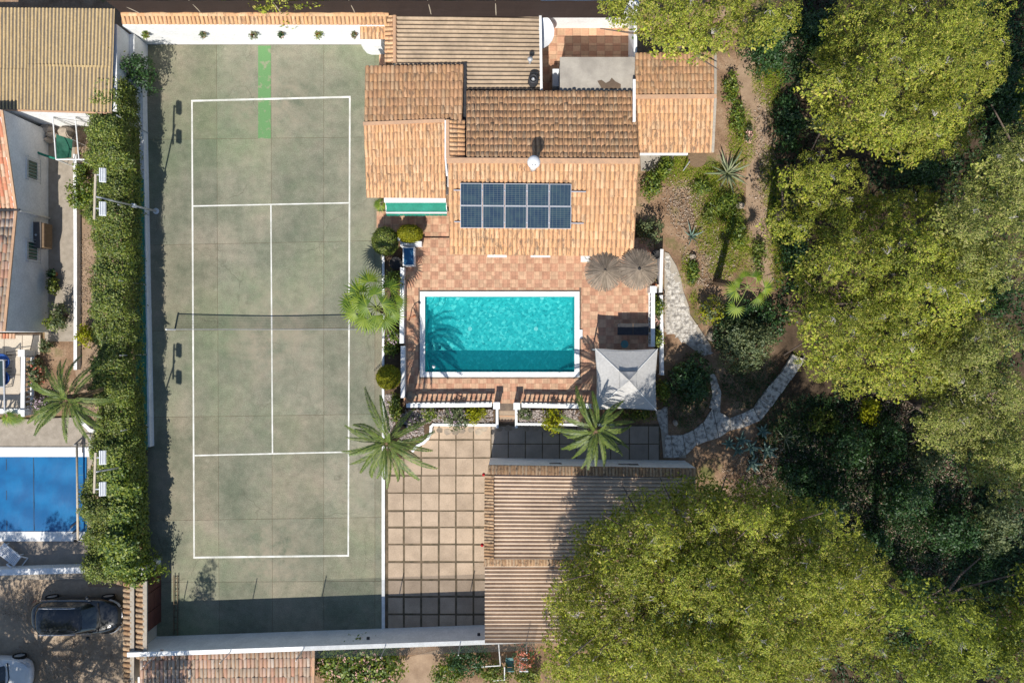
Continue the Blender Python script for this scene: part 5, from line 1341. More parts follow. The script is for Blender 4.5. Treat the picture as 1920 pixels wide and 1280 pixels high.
for dx in (-2.2, 2.2): m = MB(); m.lathe([(.10, -.02), (.10, .02)], ((X0 + X1) / 2 + dx, Y1 - .03, FZ + .55), 10); m.build('pool_lamp', M['plastic'], pool)
gr = 70; vs = []
for j in range(31):
    for i in range(gr + 1): vs.append((X0 + (X1 - X0) * i / gr, Y0 + (Y1 - Y0) * j / 30, WZ))
m = MB(); m.add(vs, [(j * (gr + 1) + i, j * (gr + 1) + i + 1, (j + 1) * (gr + 1) + i + 1, (j + 1) * (gr + 1) + i) for j in range(30) for i in range(gr)]); wo = m.build('water', M['water'], pool)
m = MB(); a, b = P(1081, 618, TZ), P(1092, 634, TZ); m.box(X1 + cw_, b.y, TZ - .05, b.x, a.y, TZ + .055); m.build('skimmer_lid', M['plastic'], pool)
c0 = P(813, 687, WZ); fl_ = thing('chlorine_float', 'little white float on the shaded water near the left end of the pool', 'float', c0)
m = MB(); m.lathe([(.02, -.05), (.09, -.02), (.09, .03), (.04, .05), (.035, .09), (.0, .1)], c0, 10); m.build('body', M['plastic'], fl_, smooth=True)
c0 = P(781, 597, TZ); t = thing('pool_shower', 'thin brown shower pole with a round head left of the pool', 'shower', P(767, 598, TZ))
m = MB(); b = P(768, 600, TZ); m.tube([b, b + Vector((0, 0, .75)), b + Vector((.12, .1, .95)), c0 + Vector((0, .1, .98))], .022, 7); m.build('pole', M['terracotta'], t, smooth=True)
m = MB(); m.lathe([(.02, 1.0), (.085, .95), (.085, .92)], (c0.x, c0.y + .1, TZ), 10); m.build('shower_head', M['terracotta'], t)

# ---------------------------------------------------------------- balustrades
def balustrade(name, label, runs, z0, posts=(), group=None, m='whitepaint', step=.24, hgt=.82, rail=.2):
    t = thing(name, label, 'balustrade', P(*runs[0][0], z0), 0, group); proto = None
    for a, b in runs:
        A, B = P(*a, z0 + hgt), P(*b, z0 + hgt); Lr = (B - A).length
        r_ = MB(); r_.bar(A, B, rail, .09); r_.build('handrail', M[m], t)
        f_ = MB(); f_.bar(Vector((A.x, A.y, z0 + .05)), Vector((B.x, B.y, z0 + .05)), rail * .9, .1); f_.build('plinth', M[m], t)
        n = max(2, int(Lr / step))
        for i in range(n):
            p = A.lerp(B, (i + .5) / n); p.z = z0 + .1
            if proto is None:
                q = MB(); q.lathe([(.055, 0), (.055, .04), (.035, .07), (.06, .2), (.065, .28), (.035, .44), (.03, .52), (.05, .56), (.055, hgt - .145)], (0, 0, 0), 8); o = q.build('baluster', M[m], t, smooth=True, local=True); proto = o.data
            else: o = bpy.data.objects.new('baluster', proto); COL.objects.link(o); o.parent = t
            o.location = p - org(t)
    for x, y in posts:
        p = P(x, y, z0 + hgt); q = MB(); q.box(p.x - .14, p.y - .14, z0 - .1, p.x + .14, p.y + .14, z0 + hgt + .1); q.build('post', M[m], t)
        q = MB(); q.box(p.x - .17, p.y - .17, z0 + hgt + .1, p.x + .17, p.y + .17, z0 + hgt + .15); q.build('post_cap', M[m], t)
    return t
balustrade('balustrade', 'white balustrade south of the pool, the run left of the steps', [((762, 760), (922, 759))], TZ, [(931, 760)], 'terrace balustrades')
balustrade('balustrade', 'white balustrade south of the pool, the run between the steps and the gazebo', [((978, 760), (1112, 762))], TZ, [(969, 761)], 'terrace balustrades')
balustrade('balustrade', 'white balustrade along the right edge of the terrace beside the white stone path', [((1224, 548), (1224, 650))], TZ, [(1224, 543)], 'terrace balustrades', step=.26)
# low planter walls
def lowwall(name, label, runs, z0, z1, w, m='white', cat='planter wall', group=None):
    t = thing(name, label, cat, P(*runs[0][0]), 0, group)
    for i, pts in enumerate(runs):
        q = MB()
        for a, b in zip(pts[:-1], pts[1:]):
            A, B = P(*a, z1), P(*b, z1); d = (B - A).normalized() * (w / 2 - .002); A -= d; B += d
            q.bar(Vector((A.x, A.y, (z0 + z1) / 2)), Vector((B.x, B.y, (z0 + z1) / 2 + R.uniform(0, .001))), w, z1 - z0)
        q.build('wall', M[m], t)
    return t
lowwall('planter_wall', 'white curved edging of the flower bed left of the steps', [[(928, 797), (812, 796), (808, 800), (807, 812), (802, 822), (794, 830), (782, 836), (774, 845)], [(932, 768), (932, 800)]], -.05, .5, .13)
lowwall('planter_wall', 'white edging of the flower bed right of the steps', [[(968, 768), (968, 800)], [(972, 795), (1062, 796), (1150, 797)]], -.05, .5, .13)
lowwall('court_edging', 'thin white kerb between the court and the palm bed', [[(718.5, 470), (718.5, 640), (718.0, 700), (719, 860)]], -.05, .22, .12, cat='kerb')
lowwall('court_edging', 'worn white kerb between the court and the slab paved yard', [[(718.5, 864), (718.5, 1180)]], -.05, .10, .16, m='whitepaint', cat='kerb')
lowwall('terrace_parapet', 'white parapet along the left edge of the pool terrace', [[(754, 505), (753, 640)], [(755, 652), (755, 742)]], 0, TZ + .55, .2)
lowwall('terrace_parapet', 'white parapet and planter box on the right edge of the terrace beside the straw parasol', [[(1241, 470), (1239, 545)], [(1240, 556), (1242, 700)]], -.05, TZ + .45, .16)
lowwall('garden_wall', 'thin white wall along the neighbour side path', [[(140, 292), (141, 470), (141, 690)], [(141, 776), (152, 790), (168, 806), (186, 812), (214, 820)]], -.05, .35, .17)
pw = thing('pump_house', 'low white and blue masonry box with a recessed blue lid beside the topiary', 'pump box', P(765, 480, TZ))
a, b = P(755, 463, 1.1), P(777, 498, 1.1); q = MB(); q.box(a.x, a.y, 0, b.x, b.y, 1.0); q.build('box', M['white'], pw)
q = MB(); q.box(a.x + .06, a.y - .06, 1.0, b.x - .06, b.y + .06, 1.03); q.build('lid', M['blueplastic'], pw)
q = MB(); f = .05
q.box(a.x, a.y - f, 1.0, b.x, a.y, 1.08); q.box(a.x, b.y, 1.0, b.x, b.y + f, 1.08); q.box(a.x, b.y + f, 1.0, a.x + f, a.y - f, 1.08); q.box(b.x - f, b.y + f, 1.0, b.x, a.y - f, 1.08); q.build('rim', M['whitepaint'], pw)
a, b = P(750, 452, 1.0), P(790, 461, 1.0); q = MB(); q.box(a.x, a.y, 0, b.x, b.y, .9); q.build('back_wall', M['white'], pw)
# planters' soil and pebbles
def bed(name, pts, z, m, kind='structure'): return flat(name, pts, z, M[m], kind, th=z + .06)
bed('planter_bed', [(720, 470), (752, 470), (752, 860), (720, 860)], .14, 'soil')
bed('planter_bed', [(756, 768), (928, 768), (928, 794), (812, 794), (806, 808), (800, 822), (784, 834), (756, 850)], .40, 'soil')
bed('planter_bed', [(972, 768), (1150, 768), (1150, 794), (972, 794)], .40, 'soil')
bed('planter_bed', [(1228, 552), (1239, 552), (1240, 700), (1228, 700)], .45, 'soil')
def pebbles(name, ells, n, z, m='pebble', r=(.03, .06)):
    V, F = [], []; uv = np.array([(math.cos(a), math.sin(a)) for a in np.arange(6) * math.pi / 3])
    tot = sum(e[2] * e[3] for e in ells); parts = []
    for cx_, cy_, rx, ry_ in ells:
        for _ in range(int(n * rx * ry_ / tot)):
            p = P(cx_ + R.uniform(-rx, rx), cy_ + R.uniform(-ry_, ry_), z); rr = R.uniform(*r); hh = rr * R.uniform(.5, .9); a = R.random() * 3
            v = [(p.x + rr * (math.cos(a) * u[0] * 1.2 - math.sin(a) * u[1]), p.y + rr * (math.sin(a) * u[0] * 1.2 + math.cos(a) * u[1]), z - .01) for u in uv] + [(p.x + .55 * rr * u[0], p.y + .55 * rr * u[1], z + hh) for u in uv]
            f = [(i, (i + 1) % 6, 6 + (i + 1) % 6, 6 + i) for i in range(6)] + [(6, 7, 8, 9), (6, 9, 10, 11)]
            parts.append((np.array(v), np.array(f)))
    V, F = cat_mesh(parts); return npmesh(name, V, F, M[m], kind='stuff')
pebbles('pebbles', [(842, 781, 82, 13), (770, 800, 24, 24)], 1300, .41)
pebbles('pebbles', [(728, 765, 9, 26), (730, 815, 10, 24)], 520, .15)
pebbles('pebbles', [(1030, 781, 56, 12)], 600, .41)

# ---------------------------------------------------------------- neighbour's covered pool
np_ = thing('covered_pool', 'neighbour pool under a shiny blue cover in the lower left', 'swimming pool', P(80, 925))
x0, x1 = -120, 163
q = MB(); a, b = P(x0, 838, .1), P(168, 856, .1); q.box(a.x, a.y, 0, b.x, b.y, .12); q.build('coping', M['whitepaint'], np_)
q = MB(); a, b = P(x0, 996, .1), P(166, 1014, .1); q.box(a.x, a.y, 0, b.x, b.y, .12); q.build('coping', M['whitepaint'], np_)
vs = []; N, K = 34, 22; a, b = P(x0, 856, .07), P(163, 996, .07)
for j in range(K + 1):
    for i in range(N + 1):
        x = a.x + (b.x - a.x) * i / N; y = a.y + (b.y - a.y) * j / K
        vs.append((x, y, .105 + .012 * math.sin(x * 3.1) + .01 * math.sin(y * 4 + x) + R.uniform(-.004, .004)))
q = MB(); q.add(vs, [((j + 1) * (N + 1) + i, (j + 1) * (N + 1) + i + 1, j * (N + 1) + i + 1, j * (N + 1) + i) for j in range(K) for i in range(N)]); q.build('cover', M['cover'], np_, smooth=True)
for x in (12, 63): q = MB(); q.bar(P(x, 858, .10), P(x + 1, 994, .10), .03, .015); q.build('cover_seam', M['dark'], np_)
q = MB(); a, b = P(148, 866, .085), P(166, 900, .085); 
for k in range(4): q.bar(P(148, 873 + 17 * k, .1), P(163, 873 + 17 * k, .1), .025, .02)
q.build('cover_straps', M['teal'], np_)
rl = thing('cover_roller', 'long white roller tube with a dark cross handle over the blue cover', 'cover roller', P(146, 920))
q = MB(); q.tube([P(144, 832, .62), P(146, 1012, .62)], .055, 10); q.build('tube', M['beam'], rl, smooth=True)
q = MB(); q.bar(P(142, 831, .62), P(163, 831, .62), .045); q.bar(P(155, 815, .62), P(155, 848, .62), .045); q.build('handle', M['dark'], rl)
q = MB()
for y in (834, 1010):
    q.bar(P(145, y, .6), P(139, y, .07), .05); q.bar(P(145, y, .6), P(151, y, .07), .05)
q.build('trestle', M['steel'], rl)
q = MB()
for y in (1012,): q.bar(P(147, y, .3), P(166, y, .3), .05)
for x in (143, 166): q.lathe([(.1, .0), (.1, .1)], P(x, 1012, .07), 10)
q.build('wheels', M['rubber'], rl)
lowwall('pool_end_wall', 'long low white wall between the dark pool deck and the dirt driveway', [[(-100, 1076), (60, 1071), (170, 1068)]], -.05, .75, .3, m='white', cat='wall')
cb = thing('pump_cover', 'flat grey green box lid at the pool corner under the palm frond tip', 'pump box', P(182, 842))
q = MB(); a, b = P(168, 820, .45), P(192, 860, .45); q.box(a.x, a.y, .0, b.x, b.y, .42); q.build('box', M['concrete'], cb)
q = MB(); q.box(a.x - .03, a.y + .03, .42, b.x + .03, b.y - .03, .46); q.build('lid', mat('pale_grey_green', (.38, .38, .33), (.33, .33, .29), 3), cb)
q = MB(); a, b = P(190, 835, .7), P(199, 858, .7); q.box(a.x, a.y, .0, b.x, b.y, .7); q.build('side_box', M['plastic'], cb)

# walls of the lower-left garden
balustrade('balustrade', 'white balustrade on the right edge of the beige patio by the blue table', [((44, 664), (43, 768))], .1, [(43, 662), (43, 774)], 'patio balustrades', hgt=.85)
balustrade('balustrade', 'white balustrade along the bottom of the beige patio', [((-60, 772), (38, 771))], .1, [], 'patio balustrades', hgt=.85)
# ================================================================ THINGS
# tennis net
nt_ = thing('tennis_net', 'low tennis net with a white tape across the court', 'tennis net', P(480, 622))
y0 = P(0, 618).y; xa, xb = P(328, 0).x, P(690, 0).x; n = 40
top = lambda u: 1.05 - .13 * (1 - abs(2 * u - 1) ** 1.4)
m = MB(); vs = []
for i in range(n + 1): u = i / n; x = xa + (xb - xa) * u; vs += [(x, y0, .03), (x, y0 + .02 * math.sin(i), top(u) - .03)]
m.add(vs, [(2 * i, 2 * i + 2, 2 * i + 3, 2 * i + 1) for i in range(n)]); m.build('netting', M['tennisnet'], nt_)
m = MB()
for i in range(n): u, w = i / n, (i + 1) / n; m.bar((xa + (xb - xa) * u, y0, top(u) - .02), (xa + (xb - xa) * w, y0, top(w) - .02), .018, .06)
m.build('tape', M['steel'], nt_)
m = MB(); ln = 150; 
for i in range(ln): x = xa + (xb - xa) * (i + .5) / ln; u = (i + .5) / ln; m.bar((x, y0, .03), (x, y0, top(u) - .05), .006)
for k in range(9): m.bar((xa, y0, .05 + k * .105), (xb, y0, .05 + k * .1), .006)
m.build('cords', M['black'], nt_)
for x in (xa, xb): m = MB(); m.lathe([(.05, 0), (.05, 1.07), (.03, 1.1)], (x, y0, 0), 10); m.build('post', M['whitepaint'], nt_)

# floodlight masts
def mast(label, base, topc, arm, heads):
    """base, topc: world points; arm half length along y; heads offsets along y"""
    t = thing('floodlight', label, 'floodlight', base, 0, 'floodlight masts on the left side')
    base, topc = Vector(base), Vector(topc)
    m = MB(); m.tube([base, base.lerp(topc, .45)], .055, 8); m.tube([base.lerp(topc, .45), topc], .038, 8); m.build('mast', M['steel'], t, smooth=True)
    m = MB(); m.lathe([(.16, -.02), (.16, .02)], base + Vector((0, 0, .03)), 10); j = base.lerp(topc, .42); m.box(j.x - .1, j.y - .09, j.z - .1, j.x + .1, j.y + .09, j.z + .1); m.build('joint_box', M['plastic'], t)
    m = MB(); m.bar(topc + Vector((-.04, arm[0], 0)), topc + Vector((-.10, -arm[1], 0)), .09, .07); m.build('crossbar', M['beam'], t)
    for hy in heads:
        c = topc + Vector((.22, hy, -.1)); rot = Euler((0, math.radians(25), 0)).to_matrix()
        def bx(*a):
            q = MB(); q.box(*a); q.v = [tuple(rot @ Vector(v) + c) for v in q.v]; return q
        l = bx(-.14, -.31, -.07, .14, .31, .07).build('lamp_head', M['plastic'], t)
        q = bx(-.12, -.29, -.082, .12, .29, -.0705); q.build('glass', M['lamp'], l)
        q = MB()
        for k in range(3):
            z_ = bx(-.10 + .09 * k, -.29, .0705, -.08 + .09 * k, .29, .10); q.add(z_.v, z_.f)
        q.build('cooling_fins', M['steel'], l)
        q = MB(); q.bar(topc + Vector((-.06, hy, 0)), c, .05); q.build('bracket', M['steel'], l)
tA = P(181, 369, 6.0)
mast('floodlight mast with two white heads above the upper part of the hedge', P(293, 396, 0), tA, (1.0, 1.0), (.98, -.52))
tB = P(181, 884, 6.0)
mast('floodlight mast above the lower hedge near the blue pool cover', P(268, 868, 0), tB, (.85, .95), (-.78, .62))

# straw parasols
def parasol(px, py, z, r, label, tuft):
    c = P(px, py, z); t = thing('straw_parasol', label, 'parasol', (c.x, c.y, TZ), 0, 'straw parasols')
    m = MB(); m.tube([(c.x, c.y, TZ), (c.x, c.y, z + .05)], .045, 8); m.build('pole', M['wood'], t, smooth=True)
    V, F = [], []
    lay = [(1.0, .30, .0, 150), (.84, .20, .10, 130), (.62, .08, .22, 100), (.36, 0.0, .32, 60)]
    for ro, ri, dz, nn_ in lay:
        for k in range(nn_):
            a = 2 * math.pi * (k + R.random()) / nn_; rr = r * ro * R.uniform(.94, 1.03); w = r * ro * 2 * math.pi / nn_ * .9
            zz = lambda q: z + .12 - .42 * (q / r) ** 1.15 + .03
            o = R.uniform(0, .03); ca, sa = math.cos(a), math.sin(a); q = len(V)
            r0 = r * ri * .8
            V += [(c.x + ca * r0 - sa * w * .2, c.y + sa * r0 + ca * w * .2, zz(r0) + o), (c.x + ca * rr - sa * w * .5, c.y + sa * rr + ca * w * .5, zz(rr) + o - .02),
                  (c.x + ca * rr * 1.0 + sa * w * .5, c.y + sa * rr - ca * w * .5, zz(rr) + o - .03), (c.x + ca * r0 + sa * w * .2, c.y + sa * r0 - ca * w * .2, zz(r0) + o)]
            F.append((q, q + 1, q + 2, q + 3))
    npmesh('thatch', V, F, M['straw'], t)
    m = MB(); m.lathe([(.10, .08), (.08, .17), (.03, .24), (.0, .26)], (c.x, c.y, z), 9); m.build('cap', M['straw'] if not tuft else M['dark'], t)
    m = MB()
    for k in range(8): a = k * math.pi / 4; m.bar((c.x, c.y, z - .02), (c.x + r * .9 * math.cos(a), c.y + r * .9 * math.sin(a), z - .32), .03)
    m.build('ribs', M['wood'], t)
parasol(1134, 508, TZ + 2.3, .97, 'round straw parasol by the villa eave, the left of the pair', False)
parasol(1198, 504, TZ + 2.45, 1.0, 'round straw parasol beside the right terrace parapet, with a dark pole tip', True)

# gazebo
gz = TZ + 2.15; q = [P(1118, 768, gz), P(1231, 769, gz), P(1233, 654, gz), P(1116, 653, gz)]
gc = sum(q, Vector()) / 4
gaz = thing('gazebo', 'square grey white fabric gazebo with a raised vent top at the terrace corner', 'gazebo', (gc.x, gc.y, TZ))
def canopy(cs, apex, sag, n=12):
    mb = MB()
    for k in range(4):
        A, B = cs[k], cs[(k + 1) % 4]; vs = []
        for j in range(n + 1):
            for i in range(n + 1):
                u, v = i / n, j / n; p = A.lerp(B, u).lerp(apex, v)
                p = p - Vector((0, 0, sag * math.sin(math.pi * u) * (1 - v) * (.35 + v) * 1.2 + .012 * math.sin(9 * u + 3 * v + k) * (1 - v)))
                if j == 0: p += (gc - p).normalized() * .035 * math.sin(math.pi * u) * 2
                vs.append(p)
        mb.add(vs, [(j * (n + 1) + i, j * (n + 1) + i + 1, (j + 1) * (n + 1) + i + 1, (j + 1) * (n + 1) + i) for j in range(n) for i in range(n)])
    return mb
canopy(q, Vector((gc.x, gc.y, gz + .72)), .07).build('canopy', M['canvas'], gaz, smooth=False)
vc = [Vector((gc.x + (p.x - gc.x) * .30, gc.y + (p.y - gc.y) * .30, gz + .66)) for p in q]
canopy(vc, Vector((gc.x, gc.y, gz + .95)), .10, 8).build('vent_canopy', M['canvas'], gaz)
m = MB()
for k in range(4):
    A, B = q[k], q[(k + 1) % 4]; vs = []
    for i in range(17):
        u = i / 16; p = A.lerp(B, u); p += (gc - p).normalized() * .035 * math.sin(math.pi * u) * 2; vs += [p, Vector((p.x, p.y, p.z - .17 - .03 * (i % 2)))]
    m.add(vs, [(2 * i, 2 * i + 1, 2 * i + 3, 2 * i + 2) for i in range(16)])
m.build('valance', M['canvas'], gaz)
m = MB()
for k in range(4): m.bar(q[k] + Vector((0, 0, .015)), Vector((gc.x, gc.y, gz + .74)), .03)
m.build('seams', M['whitepaint'], gaz)
for k in range(4):
    p = q[k].lerp(gc, .05); m = MB(); m.bar((p.x, p.y, TZ), (p.x, p.y, gz), .06); m.build('post', M['whitepaint'], gaz)
# table in its shade
tz = TZ + .72; a, b = P(1158, 606, tz), P(1216, 628, tz)
tt_ = thing('patio_table', 'dark two leaf table standing in the shade of the gazebo', 'table', ((a.x + b.x) / 2, (a.y + b.y) / 2, TZ))
mx = (a.x + b.x) / 2
for x0, x1 in ((a.x, mx - .015), (mx + .015, b.x)): m = MB(); m.box(x0, b.y, tz - .04, x1, a.y, tz); m.build('leaf', M['dark'], tt_)
for x in (a.x + .08, b.x - .08):
    for y in (a.y - .08, b.y + .08): m = MB(); m.bar((x, y, TZ), (x, y, tz - .04), .05); m.build('leg', M['dark'], tt_)
m = MB(); m.bar((mx, a.y + .02, tz - .03), (mx, b.y - .02, tz - .03), .03); m.build('hinge_bar', M['wood'], tt_)
c0 = P(1171, 645, TZ + .4); t = thing('stool', 'small dark stool half under the edge of the gazebo', 'stool', (c0.x, c0.y, TZ))
m = MB(); m.lathe([(.02, .40), (.2, .42), (.2, .45), (.0, .46)], (c0.x, c0.y, TZ), 12); m.build('seat', M['teal'], t)
m = MB()
for k in range(3): a_ = k * 2.094; m.bar((c0.x + .08 * math.cos(a_), c0.y + .08 * math.sin(a_), TZ + .41), (c0.x + .18 * math.cos(a_), c0.y + .18 * math.sin(a_), TZ), .03)
m.build('legs', M['dark'], t)
# fish-bone of pots and things by the terrace
def pot(px, py, r, h, label, m_='terracotta', z0=TZ, leaf=None, lr=.3, name='plant_pot'):
    c = P(px, py, z0 + h); t = thing(name, label, 'plant pot', (c.x, c.y, z0))
    m = MB(); m.lathe([(r * .68, 0), (r * .92, h * .9), (r * 1.05, h * .9), (r * 1.05, h), (r * .88, h), (r * .85, h * .86), (0.0, h * .85)], (c.x, c.y, z0), 14, cap=False); m.build('pot', M[m_], t, smooth=True)
    if leaf:
        C, N = dome((c.x, c.y, z0 + h + lr * .3), (lr, lr, lr * .8), 40); V, F = leaf_quads(C, N, 6, .14, .06, .06); npmesh('plant', V, F, M[leaf], t)
    return t
pot(1230, 477, .24, .45, 'wide dark pot in the shady corner by the terrace parapet', 'darkpot', leaf=None)
pot(1226, 535, .17, .35, 'orange clay pot by the end of the white planter box', 'terracotta', leaf=None)
pot(1234, 537, .10, .3, 'cream pot standing next to the orange clay pot', 'cream', leaf=None)
pot(97, 513, .15, .4, 'clay pot against the shaded white house wall', 'terracotta', z0=0, leaf='deep', lr=.12)
pot(1102, 481, .15, .4, 'orange pot under the villa eave beside the left straw parasol', 'terracotta', leaf=None)
t = thing('eave_bench', 'white bench end showing under the villa eave by the left parasol', 'bench', P(1096, 486, TZ))
m = MB(); a, b = P(1089, 474, TZ + .4), P(1107, 491, TZ + .4); m.box(a.x, b.y, TZ + .34, b.x, a.y, TZ + .4); m.build('seat', M['whitepaint'], t)
m = MB(); m.box(a.x + .03, b.y + .03, TZ, a.x + .09, a.y - .03, TZ + .34); m.box(b.x - .09, b.y + .03, TZ, b.x - .03, a.y - .03, TZ + .34); m.build('legs', M['whitepaint'], t)
c0 = P(770, 742, TZ + .02); t = thing('stone_frog', 'grey stone garden ornament at the left corner of the lower balustrade', 'ornament', (c0.x, c0.y, TZ))
m = MB(); m.lathe([(.2, 0), (.26, .08), (.2, .22), (.1, .34), (.0, .38)], (c0.x, c0.y, TZ), 9); m.build('body', M['stone'], t)
m = MB(); m.bar((c0.x, c0.y, TZ + .1), (c0.x + .32, c0.y + .02, TZ + .06), .12, .08); m.bar((c0.x, c0.y, TZ + .1), (c0.x + .1, c0.y - .3, TZ + .06), .1, .08); m.build('base_stones', M['stone'], t)
c0 = P(742, 493, .7); t = thing('plant_ring', 'big round pot without a plant in the bed beside the blue lidded box', 'plant pot', (c0.x, c0.y, .14))
m = MB(); m.lathe([(.2, 0), (.3, .5), (.33, .5), (.33, .56), (.26, .56), (.25, .5), (.0, .48)], (c0.x, c0.y, .14), 16, cap=False); m.build('pot', M['darkpot'], t, smooth=True)
c0 = P(747, 448, 1.0); t = thing('garden_lamp', 'small white post lamp between the two round topiary bushes', 'lamp', (c0.x, c0.y, .3))
m = MB(); m.tube([(c0.x, c0.y, .1), (c0.x, c0.y, .95)], .04, 7); m.build('post', M['whitepaint'], t); m = MB(); m.lathe([(.06, .95), (.13, 1.02), (.13, 1.15), (.05, 1.22)], (c0.x, c0.y, 0), 10); m.build('globe', M['plastic'], t, smooth=True)

# blue cushions and table on the neighbour patio
pt = thing('patio_set_table', 'glass topped steel table on the neighbour beige patio', 'table', P(2, 692, .1))
m = MB(); a, b = P(-30, 675, .8), P(8, 725, .8); m.box(a.x, b.y, .78, b.x, a.y, .81); m.build('table_top', M['pane'], pt)
m = MB(); m.bar((b.x, a.y, .80), (b.x, b.y, .80), .06); m.bar((a.x, a.y, .80), (b.x, a.y, .80), .06); m.bar((a.x, b.y, .80), (b.x, b.y, .80), .06)
for x, y in ((b.x, a.y), (b.x, b.y), (a.x, a.y), (a.x, b.y)): m.bar((x, y, .1), (x, y, .8), .05)
m.build('frame', M['steel'], pt)
for k, (y, lab) in enumerate(((678, 'upper'), (709, 'lower'))):
    c0 = P(10, y, .55); t = thing('patio_chair', f'chair with a rounded blue cushion at the patio table, the {lab} one', 'chair', (c0.x, c0.y, .11), 0, 'blue patio chairs')
    m = MB(); N = 14; ol = [(c0.x - .28 + .50 * math.cos(a), c0.y + .42 * math.sin(a)) for a in [(-math.pi / 2) + math.pi * i / N for i in range(N + 1)]] + [(c0.x - .5, c0.y + .42), (c0.x - .5, c0.y - .42)]
    m.prism(ol, .48, .60); m.build('cushion', M['cushion'], t, bevel=.03)
    m = MB(); m.bar((c0.x - .5, c0.y, .61), (c0.x + .18, c0.y, .61), .02, .015); m.build('cushion_seam', M['cushion'], t)
    m = MB()
    for sx, sy in ((-.45, -.36), (-.45, .36), (.05, -.33), (.05, .33)): m.bar((c0.x + sx, c0.y + sy, .11), (c0.x + sx, c0.y + sy, .48), .03)
    m.build('legs', M['dark'], t)
pg = thing('parasol_frame', 'thin dark metal awning frame bent over the beige patio', 'frame', P(40, 655, .1))
m = MB(); m.tube([P(63, 628, .35), P(57, 655, .35), P(12, 660, .35), P(11, 668, .12)], .022, 6); m.build('bar', M['dark'], pg)
sb = thing('shade_beam', 'grey steel upright rail standing across the patio table', 'rail', P(6, 700, .1))
m = MB(); m.bar(P(7, 676, 1.2), P(9, 770, 1.2), .07); m.bar(P(9, 770, 1.2), P(9, 770, .1), .05); m.bar(P(7, 676, 1.2), P(7, 676, .1), .05); m.build('rail', M['steel'], sb)
ss = thing('tile_stack', 'four red roof tiles lying in a row at the foot of the white house', 'tiles', P(14, 630, .11))
for k in range(5):
    a = P(-2 + 6 * k, 625.5, .2); b = P(3.2 + 6 * k, 635, .2); m = MB(); vs = []
    for e, y in enumerate((a.y, b.y)):
        for i in range(6): an = math.pi * i / 5; vs.append(((a.x + b.x) / 2 - (b.x - a.x) * .48 * math.cos(an), y, .12 + .08 * math.sin(an)))
    m.add(vs, [(i, i + 1, 7 + i, 6 + i) for i in range(5)]); m.build('roof_tile', M['tilered'], ss)

# clothes drying frame and tarpaulin, top left yard
cf = thing('drying_frame', 'white tubular clothes drying frame over the narrow side yard', 'drying frame', P(140, 270))
m = MB(); zt = 1.9
pts = {'a': P(99, 220, zt), 'b': P(141, 220, zt), 'c': P(105, 299, zt), 'd': P(148, 299, zt), 'e': P(183, 299, zt)}
m.tube([pts['a'], pts['c']], .032, 7); m.tube([pts['b'], pts['d']], .032, 7); m.tube([pts['c'], pts['d'], pts['e']], .032, 7); m.build('top_bars', M['whitepaint'], cf)
m = MB()
for k in 'abcd': m.tube([pts[k], (pts[k].x, pts[k].y, -.05)], .026, 6)
m.build('legs', M['whitepaint'], cf)
m = MB()
for k in range(2): m.tube([pts['ab'[k]], P(184, 232 + 5 * k, 2.3)], .008, 4)
m.build('lines', M['dark'], cf)
tp = thing('tarpaulin', 'dark green tarpaulin hung between the poles in the side yard', 'tarpaulin', P(120, 275))
vs = []; q4 = [P(105, 252, 1.2), P(136, 262, 1.25), P(134, 296, .95), P(106, 298, 1.0)]
for j in range(9):
    for i in range(9):
        u, v = i / 8, j / 8; p = q4[0].lerp(q4[1], u).lerp(q4[3].lerp(q4[2], u), v); p.z += -.2 * math.sin(math.pi * u) * math.sin(math.pi * v) + R.uniform(-.015, .015); vs.append(p)
m = MB(); m.add(vs, [(j * 9 + i, (j + 1) * 9 + i, (j + 1) * 9 + i + 1, j * 9 + i + 1) for j in range(8) for i in range(8)]); m.build('sheet', M['lattice'], tp)
m = MB()
for p in q4: m.tube([p, (p.x, p.y, -.05)], .02, 5)
m.build('stakes', M['steel'], tp)
hs = thing('hose', 'bright green hose draped along the house corner below the tarpaulin', 'hose', P(90, 292))
m = MB(); m.tube([P(70, 286, .9), P(80, 290, .75), P(92, 294, .6), P(104, 297, .55)], .06, 7); m.build('hose', M['awning'], hs, smooth=True)
for k, (x, y, r, lab) in enumerate(((88, 240, .42, 'long pale rock slab leaning by the shed wall'), (97, 254, .3, 'brown rock beside the green tarpaulin, nearest the house'), (122, 247, .45, 'large flat pale rock above the green tarpaulin'), (90, 262, .22, 'small dark rock at the foot of the shaded house wall'))):
    c = P(x, y, .2); vs = []; n = 8
    for z, s in ((0, 1.0), (.25, .9), (.42, .5)):
        for i in range(n): a = 2 * math.pi * i / n; vs.append((c.x + r * s * math.cos(a) * R.uniform(.85, 1.15), c.y + r * .7 * s * math.sin(a) * R.uniform(.85, 1.15), z * R.uniform(.85, 1.1)))
    m = MB(); m.add(vs, [(j * n + i, j * n + (i + 1) % n, (j + 1) * n + (i + 1) % n, (j + 1) * n + i) for j in range(2) for i in range(n)] + [tuple(2 * n + i for i in range(n))]); solo(m.build('rock', M['rock']), lab, 'rock')

